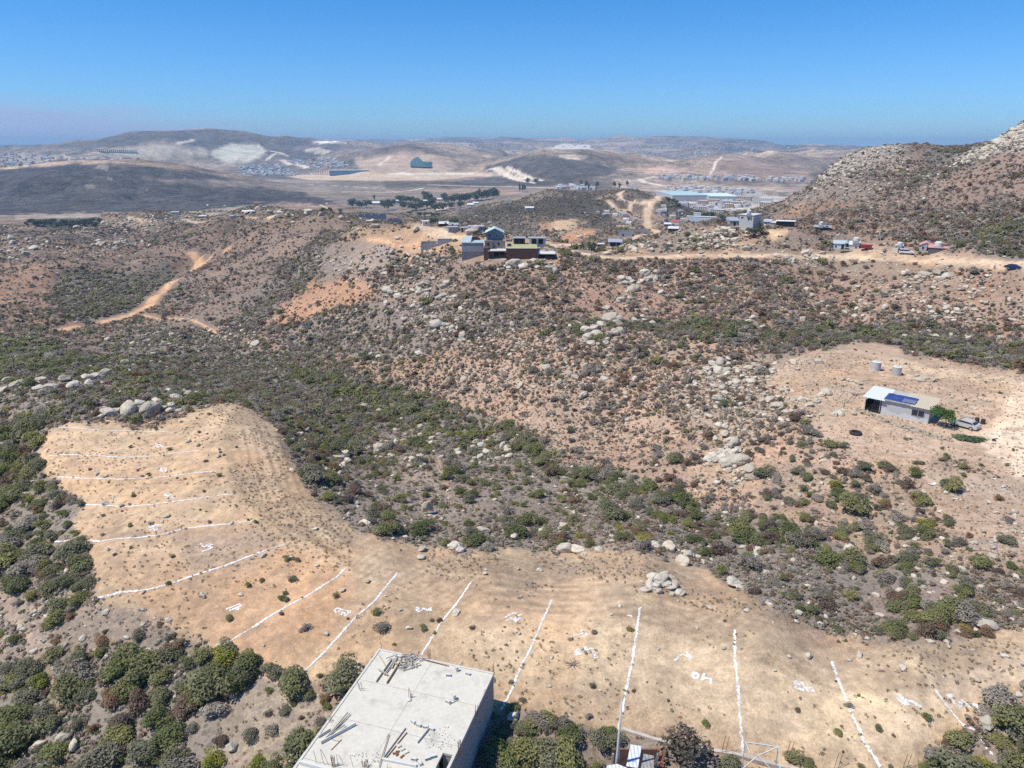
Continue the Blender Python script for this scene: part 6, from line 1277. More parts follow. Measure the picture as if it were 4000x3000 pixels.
# ------------------------------------------------------------------ long house with tin roof on the right
def long_house():
    p0 = ground(3374, 1604); p1 = ground(3624, 1658); zf = min(p0.z, p1.z) + .1
    p0 = Vector(plane_pt(3374, 1601, CZ - zf)); p1 = Vector(plane_pt(3624, 1655, CZ - zf)); ex = (p1 - p0); ex.z = 0; L = ex.length; ex.normalize(); rz = math.atan2(ex.y, ex.x)
    o = empty('long_house', p0, rz, 'long grey house with patched tin roof, blue tarp and open porch on the right', 'house')
    Dp = 5.6; H = 2.55; rise = .35; px_ = 2.75
    b = MB(); th = .15
    b.box(((px_ + L)/2, th/2, H/2 - .4), (L - px_, th, H + .8)); b.box(((px_ + L)/2, Dp - th/2, H/2 + rise/2 - .4), (L - px_, th, H + rise + .8))
    for x in (px_ + th/2, L - th/2): b.prism([(x - th/2, th), (x + th/2, th), (x + th/2, Dp - th), (x - th/2, Dp - th)], -.8, H)
    b.box((px_/2, Dp - th/2, H/2 + rise/2), (px_, th, H + rise)); b.build('wall', PLASTER, o)
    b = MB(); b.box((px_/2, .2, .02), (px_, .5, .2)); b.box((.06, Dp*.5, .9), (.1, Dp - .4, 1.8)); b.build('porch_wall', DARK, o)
    for x, y in ((.06, .1), (px_ - .25, .05)): b = MB(); b.box((x, y, H/2), (.1, .1, H)); b.build('porch_post', WOOD, o)
    def sheet(x0, x1, y0, y1, lift, m, nm='roof_sheet', jag=0.0):
        zz = lambda y: H + .08 + lift + rise * y / Dp
        n_ = max(2, int((x1 - x0) / .35)) if jag else 1; vs = []; fs = []
        for i in range(n_ + 1):
            x = x0 + (x1 - x0) * i / n_; a, c = (random.uniform(-jag, jag), random.uniform(-jag, jag)) if jag else (0, 0)
            vs += [(x, y0 + a, zz(y0)), (x, y1 + c, zz(y1)), (x, y0 + a, zz(y0) - .04), (x, y1 + c, zz(y1) - .04)]
        for i in range(n_):
            k = 4 * i; fs += [(k, k+4, k+5, k+1), (k+2, k+3, k+7, k+6), (k, k+2, k+6, k+4), (k+1, k+5, k+7, k+3)]
        fs += [(0,1,3,2), (4*n_, 4*n_+2, 4*n_+3, 4*n_+1)]
        b = MB(); b.add(vs, fs); return b.build(nm, m, o)
    sheet(-.35, px_ + .55, -.55, Dp + .3, 0, TINW); sheet(px_ + .55, px_ + 5.3, -.3, Dp + .1, .0, WOOD, 'roof_boards'); sheet(L - 3.0, L + .35, -.45, Dp + .4, .02, TINT)
    sheet(L - 4.6, L - 3.02, Dp - 1.6, Dp + .4, .03, TINT)
    sheet(px_ + .1, px_ + 5.0, .3, 3.6, .06, TARP, 'tarp', .12)
    sheet(px_ + .3, px_ + 4.4, -.3, .25, .07, mat('torn_sheet', (.30, .29, .28), .9, .4, 2.5), 'tarp_edge', .1); sheet(px_ + 1.0, px_ + 4.6, 3.7, 4.2, .05, mat('torn_sheet2', (.45, .43, .40), .9, .4, 2.5), 'tarp_edge', .12)
    for k in range(2): b = MB(); x = px_ + 3.5 + k * 1.02; y = 1.15; b.box((x, y, H + .30 + rise*y/Dp), (.95, 1.3, .05), Matrix.Rotation(.12, 3, 'X')); s_ = b.build('solar_panel', GALV, o); g = MB(); g.box((x, y, H + .335 + rise*y/Dp), (.86, 1.2, .02), Matrix.Rotation(.12, 3, 'X')); g.build('cells', mat('solar_cells', (.16, .18, .26), .3, .1, 2, spec=.5), s_)
    xw = px_ + (L - px_) * .77
    f = MB()
    for dx in (-.98, 0, .98): f.box((xw + dx, -.03, 1.45), (.08, .1, 1.15))
    for dz in (-.55, .55): f.box((xw, -.025, 1.45 + dz), (1.9, .09, .07))
    fo = f.build('window', GALV, o)
    for dx in (-.49, .49): g = MB(); g.box((xw + dx, -.01, 1.45), (.88, .04, 1.02)); g.build('pane', GLASS, fo)
    # paler sheet with a wavy top edge over the lower wall
    b = MB(); n_ = 24; xs = [px_ + .1 + (L - px_ - .2) * k / n_ for k in range(n_ + 1)]; hs = [.75 + .45 * math.sin(k * .9) * math.sin(k * .37 + 1) + .12 * random.random() for k in range(n_ + 1)]
    b.add([(x, -.012, -.3) for x in xs] + [(x, -.012, h_) for x, h_ in zip(xs, hs)], [(k, k + 1, n_ + 2 + k, n_ + 1 + k) for k in range(n_)])
    b.build('pale_wall_strip', mat('pale_wall_grey', (.60, .59, .57), .9, .1, 1.5), o)
    for x in (1, 4, 7, 10): keep_clear(p0 + ex * x + Vector((-ex.y, ex.x, 0)) * 2.6, 3.2)
    # dry stone wall below the terrace
    line = [(3355, 1600), (3400, 1622), (3470, 1650), (3540, 1672), (3610, 1692), (3670, 1712), (3725, 1722)]
    W_ = [ground(*q_) for q_ in line]; b = MB(); import bmesh
    vs0 = [tuple(v_.co) for v_ in ROCKS_LO[1].vertices]; fs0 = [tuple(f_.vertices) for f_ in ROCKS_LO[1].polygons]
    for p_, q_ in zip(W_[:-1], W_[1:]):
        d_ = q_ - p_; n_ = int(d_.length / .28); nn = Vector((-d_.y, d_.x, 0)).normalized()
        for k in range(n_):
            for j in range(5):
                c = p_.lerp(q_, random.random()) + nn * random.uniform(-.75, .25); zz = float(hgt(c.x, c.y)) + CZ; up = max(0, (nn.dot(c - p_) + .75)) * .45
                s_ = random.uniform(.14, .30); m_ = Matrix.Rotation(random.random() * 6, 3, 'Z') @ Matrix.Rotation(random.random() * 2, 3, 'X')
                b.add([m_ @ Vector((x_ * s_ * 1.3, y_ * s_, z_ * s_)) + Vector((c.x, c.y, zz + up)) for x_, y_, z_ in vs0], fs0)
    w_ = b.build('dry_stone_wall', rockmat('rubble_stone', (.46, .38, .29), (.36, .30, .23)), None, smooth=False); tag(w_, 'low wall of piled field stones below the long house', 'stone wall')
long_house()
def thing_mesh(b, name, m, u, v, label, cat, yaw=0.0, group=None, dz=0.0, smooth=False):
    p, t, rz = frame_at(u, v); o = b.build(name, m, None, loc=p + Vector((0, 0, dz)), rz=rz + yaw, smooth=smooth); return tag(o, label, cat, group)
def tank(u, v, r, h, label, m=PLASTER):
    p, t, rz = frame_at(u, v); o = empty('water_tank', p, rz, label, 'water tank', 'pair of water tanks behind the long house'); b = MB(); b.lathe([(r, -.2), (r, h*.3), (r*.985, h*.33), (r, h*.36), (r, h*.95), (r*.95, h)], n=20); b.build('body', m, o, smooth=False)
    b = MB(); b.lathe([(r*1.04, h), (r*1.04, h+.08), (r*.4, h+.16), (.28, h+.16), (.28, h+.24), (.05, h+.25)], n=20); b.build('lid', WHITE, o); keep_clear(p, 1.5)
tank(3420, 1446, .92, 1.75, 'pale round water tank, left one of two behind the long house'); tank(3501, 1464, .88, 1.65, 'darker round water tank, right one of two behind the long house', GALV)
def post_frame():
    A_ = [ground(3255, 1562), ground(3306, 1576), ground(3334, 1542), ground(3285, 1530)]; c = A_[0]; o = empty('pole_corral', c, 0, 'open frame of rough wooden poles left of the long house', 'frame'); 
    q_ = [a - c for a in A_]; up = Vector((0, 0, 1.9))
    for a in q_: b = MB(); b.tube([a - Vector((0, 0, .2)), a + up], .05, .04, 6); b.build('post', WOOD, o)
    for i in range(4): b = MB(); b.tube([q_[i] + up, q_[(i+1) % 4] + up], .04, .04, 5); b.build('rail', WOOD, o)
    for i in (0, 1): b = MB(); b.tube([q_[i] + Vector((0,0,.1)), q_[(i+1) % 4] + Vector((0,0,.1))], .04, .04, 5); b.build('rail', WOOD, o)
    b = MB(); b.tube([(0, 0, -.1), (.05, 0, 1.9)], .07, .05, 6); thing_mesh(b, 'wooden_post', mat('dark_post', (.10, .08, .07), .9, .2, 3), 3295, 1597, 'lone dark wooden post in front of the wooden frame', 'post')
post_frame()
b = MB(); b.lathe([(.95, 0), (1.0, .2), (.9, .42), (.62, .42), (.6, .2), (.62, .05)], n=18); thing_mesh(b, 'fire_ring', mat('charred_ring', (.05, .045, .045), .95, .4, 3), 3342, 1695, 'charred round fire ring on the bare ground before the long house', 'fire ring')
for u, v, s_, lb in [(3815, 1650, .32, 'left one of two dark drums behind the silver sedan'), (3838, 1656, .34, 'right one of two dark drums behind the silver sedan')]:
    b = MB(); b.lathe([(s_, 0), (s_*1.05, .28), (s_, .3), (s_*1.05, .58), (s_, .85), (s_*.9, .86)], n=14); thing_mesh(b, 'oil_drum', mat('dark_drum', (.06, .05, .05), .7, .3, 3), u, v, lb, 'drum')
p_, t_, rz_ = frame_at(3775, 1640); o_ = empty('outdoor_table', p_, rz_ - .3, 'low bench table with clutter behind the silver sedan', 'table'); b = MB(); b.box((0, 0, .75), (1.9, .8, .06)); b.build('tabletop', WOOD, o_)
for sx in (-.85, .85):
    for sy in (-.3, .3): b = MB(); b.box((sx, sy, .36), (.07, .07, .72)); b.build('leg', WOOD, o_)
b = MB(); b.box((0, 0, .1), (.5, .4, .25)); b.bar((-.3, 0, .2), (.4, .1, .5), .08); thing_mesh(b, 'scrap_heap', DARK, 3882, 1722, 'small dark heap of scrap by the pale track', 'scrap')
def tree(u, v, hpx, wpx, label, m=TREE_G, name='tree', group=None, shape='round', rmin=0, n=900, lean=0, cat='tree', seed=None, leaf=.07, trunk=.28, H=None, p=None, rad=None):
    if p is None: p, t, rz = frame_at(u, v, rmin); H = pxm(t, hpx) / .96; rad = pxm(t, wpx) / 2
    else: rz = 0
    o = empty(name, p, rz + random.random(), label, cat, group)
    key = (shape, m.name, n, leaf)
    if key not in PROTO: PROTO[key] = [leaf_cloud('crown', n, leaf, m, 9 if shape == 'round' else 5, 300 + j * 7, 1.0, up=.2) for j in range(3)]
    c = bpy.data.objects.new('crown', random.choice(PROTO[key])); COL.objects.link(c); c.parent = o; ch = H * (1 - trunk)
    c.location = (lean, 0, H * trunk * .8); c.scale = (rad * 1.05, rad * 1.05, ch * .82 if shape == 'round' else ch * .75); c.rotation_euler = (0, 0, random.random() * 6)
    b = MB(); r0 = max(.08, H * .022); b.tube([(0, 0, -.3), (lean*.4, .05, H*trunk), (lean, 0, H*.62)], r0, r0*.4, 7)
    for k in range(4): a = k * 1.6; b.tube([(lean*.5, 0, H*trunk*(1+.2*k)), (lean + math.cos(a)*rad*.55, math.sin(a)*rad*.55, H*(.5+.08*k))], r0*.5, r0*.2, 5, False)
    b.build('trunk', BARK, o); return o
tree(3700, 1668, 95, 108, 'bright green leaning tree between the long house and the silver sedan', TREE_B, n=1500, lean=-.9, leaf=.06)
g_ = ground(3779, 1716); me_ = leaf_cloud('cactus_patch', 900, .10, leafmat('cactus_green', [(.10, .15, .07), (.16, .20, .10)]), 12, 5, .45); o_ = bpy.data.objects.new('cactus_patch', me_); COL.objects.link(o_); o_.location = g_; o_.scale = (2.9, 1.9, 1.3); o_.rotation_euler = (0, 0, -.5); tag(o_, 'sprawling patch of pale green prickly pear below the silver sedan', 'cactus')
g_ = ground(3340, 1545); o_ = bpy.data.objects.new('brushwood_pile', twig_mesh('brushwood_pile', 40, 4, mat('brushwood', (.16, .12, .09), .9, .3, 4), .5, .9, .02)); COL.objects.link(o_); o_.location = g_; o_.scale = (1.2, 1, 1); tag(o_, 'tangle of dry brushwood at the right corner of the wooden frame', 'brushwood')
for u, v, w_, d_, lb in [(3645, 1893, 1.1, .7, 'flat white sheet of rubbish left of the big round shrub'), (3883, 1873, .8, .35, 'white tube shaped piece of rubbish on the dumped soil'), (3670, 2000, .7, .4, 'crumpled white plastic under the round shrub'), (3730, 1952, .5, .4, 'white plastic scrap right below the round shrub'), (3775, 2378, .6, .35, 'white rag lying on the dark green shrubs low on the right'), (3200, 2436, .35, .3, 'white scrap at the edge of the curved track')]:
    b = MB(); b.box((0, 0, .06), (w_, d_, .05), Matrix.Rotation(.15, 3, 'Y')); b.box((w_*.2, .05, .12), (w_*.5, d_*.7, .06), Matrix.Rotation(-.3, 3, 'Y')); thing_mesh(b, 'plastic_scrap', WHITE, u, v, lb, 'rubbish', random.random())
b = MB()
for k in range(620):
    u, v = (random.gauss(3840, 90), random.gauss(1930, 55)) if k < 420 else (random.gauss(3870, 90), random.gauss(2150, 35))
    p_ = ground(u, v); s_ = random.uniform(.03, .11); b.box((p_.x, p_.y, p_.z - CZ + .03), (s_*1.6, s_, s_*.5), rotz(random.random()*3))
tag(b.build('litter', WHITE, None, loc=(0, 0, CZ)), 'pale rubbish and building debris scattered on the lower right slope', None, None, 'stuff')
b = MB(); b.bar((-1.2, 0, 0), (0, .2, 1.6), .09); b.bar((0, .2, 1.6), (1.4, .2, 1.5), .07); b.bar((1.4, .2, 1.5), (1.9, 0, 0), .08); thing_mesh(b, 'bent_swing', GALV, 3825, 2160, 'bent pale metal frame over dark brush at the right', 'frame')
# ------------------------------------------------------------------ the brick compound and its neighbours
H_ = house
def compound():
    o, t, W, H, p = H_('grey_block_house', 'tall grey block house on a dark stone base with pale blue tin roof', 'house', 1805, 1890, 1008, 952, 8, BLOCK, TINB, 'flat', over=.15, base=2, wins=[(.12, .93, .6, .35), (.38, .93, .6, .35), (.62, .93, .6, .35), (.85, .93, .6, .35)])
    b = MB(); b.box((0, -.06, .4), (W + .1, .2, 4.4)); b.build('stone_base', STONE, o)
    b = MB(); a = [(-W/2 - .1, .5, H + .2), (-W*.1, .5, H + .2), (0, 7.8, H + 1.9), (-W*.36, 7.8, H + 1.9)]; b.add([Vector(x) for x in a] + [Vector(x) + Vector((0, 0, .1)) for x in a], [(3,2,1,0), (4,5,6,7), (0,1,5,4), (1,2,6,5), (2,3,7,6), (3,0,4,7)]); b.build('roof_sheet', TINB, o)
    keep_clear(p, 6); 
    # brick building with garage, upper storey and balcony slab
    p, t, rz = frame_at(1934, 1010); m_ = lambda px: pxm(t, px); zo = lambda px: m_(px) / .96
    o = empty('brick_house', p, rz, 'brown brick house with dark garage openings and white balcony slab', 'house')
    X = lambda u: (u - 1934) * t / F
    b = MB(); g0, g1, g2, g3 = X(1910), X(1929), X(1952), X(1976); xo = [(X(1930), X(1948)), (X(1951), X(1970))]; h1 = zo(28)
    b.box(((X(1890) + g0)/2, 3, h1/2 + .6 - 1), (g0 - X(1890), 7, h1 + 3.2)); b.box(((g0 + xo[0][0])/2, .4, h1/2 - .5), (xo[0][0] - g0, .5, h1 + 1)); b.box(((xo[0][1] + xo[1][0])/2, .4, h1/2 - .5), (xo[1][0] - xo[0][1], .5, h1 + 1)); b.box(((xo[1][1] + g3)/2, .4, h1/2 - .5), (g3 - xo[1][1], .5, h1 + 1))
    b.box(((xo[0][0] + xo[1][1])/2, .4, h1 - .25), (xo[1][1] - xo[0][0], .5, .5)); b.build('wall', BRICK, o)
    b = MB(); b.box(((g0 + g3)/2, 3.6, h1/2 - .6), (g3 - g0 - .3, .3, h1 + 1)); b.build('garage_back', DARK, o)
    b = MB(); b.box(((X(1906) + X(1977))/2, 2.4, h1 + .12), (X(1977) - X(1906), 6.4, .25)); b.build('balcony', WHITE, o)
    b = MB(); b.box(((X(1908) + X(1974))/2, 5.2, h1 + 1.7), (X(1972) - X(1905), .3, 3.2)); b.box(((X(1893) + X(1924))/2, 4.3, h1 + 2.0), (X(1924) - X(1893), 1.2, 3.0)); b.build('upper_wall', mat('grey_brown_brick', (.30, .25, .23), .9, .15, 1.0, bricks=(.25, .09)), o)
    for u in (1907, 1948): b = MB(); b.box((X(u), 5.0 if u > 1910 else 3.66, h1 + 2.1), (.7, .1, 1.0)); b.build('window', DARK, o)
    b = MB(); x = X(1950)
    for k in range(14): b.bar((X(1928) + k * (X(1974) - X(1928))/13, -.7, h1 + .25), (X(1928) + k * (X(1974) - X(1928))/13, -.7, h1 + 1.1), .04)
    b.bar((X(1928), -.7, h1 + 1.1), (X(1974), -.7, h1 + 1.1), .05); b.build('railing', GALV, o)
    keep_clear(p, 6)
    # blue gabled house on top of it
    z0 = h1 + 3.4; pb = p + Vector((math.sin(-rz) * 6.2, math.cos(-rz) * 6.2, z0)); o = empty('blue_house', pb, rz, 'blue house with pale gabled metal roof above the brick house', 'house')
    Wb = X(1966) - X(1900); hb = 2.9; rb = 1.5; x0 = (X(1966) + X(1900))/2; Db = 7
    b = MB(); b.prism([(x0 - Wb/2, 0), (x0 + Wb/2, 0), (x0 + Wb/2, Db), (x0 - Wb/2, Db)], -3.5, hb); b.add([(x0 - Wb/2, 0, hb), (x0 + Wb/2, 0, hb), (x0, 0, hb + rb), (x0 - Wb/2, Db, hb), (x0 + Wb/2, Db, hb), (x0, Db, hb + rb)], [(0,1,2), (3,5,4), (0,2,5,3), (1,4,5,2)]); b.build('wall', BLUEW, o)
    b = MB(); k = rb / (Wb/2); ov = .5
    for s_ in (-1, 1):
        a = [(x0 + s_*(Wb/2 + ov), -.7, hb - ov*k + .04), (x0, -.7, hb + rb + .04), (x0, Db + .4, hb + rb + .04), (x0 + s_*(Wb/2 + ov), Db + .4, hb - ov*k + .04)]
        b.add(a + [(x, y, z_ + .14) for x, y, z_ in a], [(0,1,2,3), (7,6,5,4), (0,4,5,1), (2,6,7,3), (1,5,6,2), (3,7,4,0)])
    b.build('roof', mat('pale_metal_roof', (.62, .70, .69), .45, .05, 1.0, spec=.4, waves=('Y', 3.0)), o)
    for u, w_ in ((1914, 1.1), (1942, .6)): f = MB(); f.box((X(u), -.03, 1.7), (w_ + .15, .06, 1.0)); fo = f.build('window', GALV, o); g = MB(); g.box((X(u), -.07, 1.7), (w_, .03, .85)); g.build('pane', GLASS, fo)
    # long brick retaining wall with yard fill behind
    p, t, rz = frame_at(2040, 1013); X = lambda u: (u - 2040) * t / F; hw = pxm(t, 40) / .96
    b = MB(); b.box(((X(1978) + X(2101))/2, 0, hw/2 - .8), (X(2101) - X(1978), .35, hw + 1.6)); o = b.build('brick_wall', mat('dark_brown_brick', (.13, .07, .055), .9, .12, .8, bump=.3, bricks=(.25, .09)), None, loc=p, rz=rz); tag(o, 'long dark brown brick wall right of the garage', 'wall')
    b = MB(); b.box((0, .02, hw + .06), (X(2101) - X(1978), .5, .12)); q_ = b.build('coping', BLOCK, o); q_.location = ((X(1978) + X(2101))/2, 0, 0)
    b = MB(); b.box(((X(1978) + X(2101))/2, 9.2, hw/2 - 2.0), (X(2101) - X(1978) - .2, 18, hw + 3.4)); o = b.build('yard', YARD, None, loc=p, rz=rz); o['kind'] = 'structure'; o['label'] = 'raised yard with dry yellow green grass behind the brown wall'
    keep_clear(p + Vector((0, 8, 0)), 9); keep_clear(p, 6)
    PY = p + Vector((math.sin(-rz) * 15, math.cos(-rz) * 15, hw - .3))
    for (du, w_, m2, rf, lb) in [(-5.0, 4.6, mat('dark_wood_wall', (.09, .07, .06), .9, .2, 2), GALV, 'low dark wooden shed, left one at the back of the grassy yard'), (1.2, 6.6, PLASTER, GALV, 'grey shed with open dark bays, right one at the back of the grassy yard')]:
        o = empty('yard_shed', PY + Vector((du + 1.5, 0, 0)), rz, lb, 'shed'); b = MB(); b.prism([(0, .3), (w_, .3), (w_, 4), (0, 4)], -1, 2.3); b.build('wall', m2, o); b = MB(); b.box((w_/2, 2, 2.4), (w_ + .5, 4.8, .12)); b.build('roof', rf, o)
        for k in range(2): b = MB(); b.box((w_*(.3 + .4*k), .28, 1.05), (w_*.28, .08, 2.0)); b.build('opening', DARK, o)
    # carport with roof slab and railing
    p, t, rz = frame_at(2134, 1014); X = lambda u: (u - 2134) * t / F; h = pxm(t, 20) / .96
    o = empty('carport', p, rz, 'dark carport under a pale slab at the right end of the brick wall', 'carport'); xa, xb = X(2102), X(2167)
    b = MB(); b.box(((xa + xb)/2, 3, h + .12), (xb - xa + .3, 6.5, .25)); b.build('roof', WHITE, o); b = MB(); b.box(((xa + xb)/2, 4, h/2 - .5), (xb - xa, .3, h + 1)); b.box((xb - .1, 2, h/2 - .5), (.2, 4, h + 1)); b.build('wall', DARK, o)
    for x in (xa + .2, (xa + xb)/2, xb - .15): b = MB(); b.box((x, .2, h/2 - .5), (.25, .25, h + 1)); b.build('pillar', BRICK, o)
    b = MB()
    for k in range(16): x = xa + (xb - xa) * k/15; b.bar((x, 5.9, h + .2), (x, 5.9, h + 1.9), .05)
    for z_ in (.5, 1.2, 1.9): b.bar((xa, 5.9, h + z_), (xb, 5.9, h + z_), .04)
    b.build('fence', GALV, o); keep_clear(p, 5)
compound()
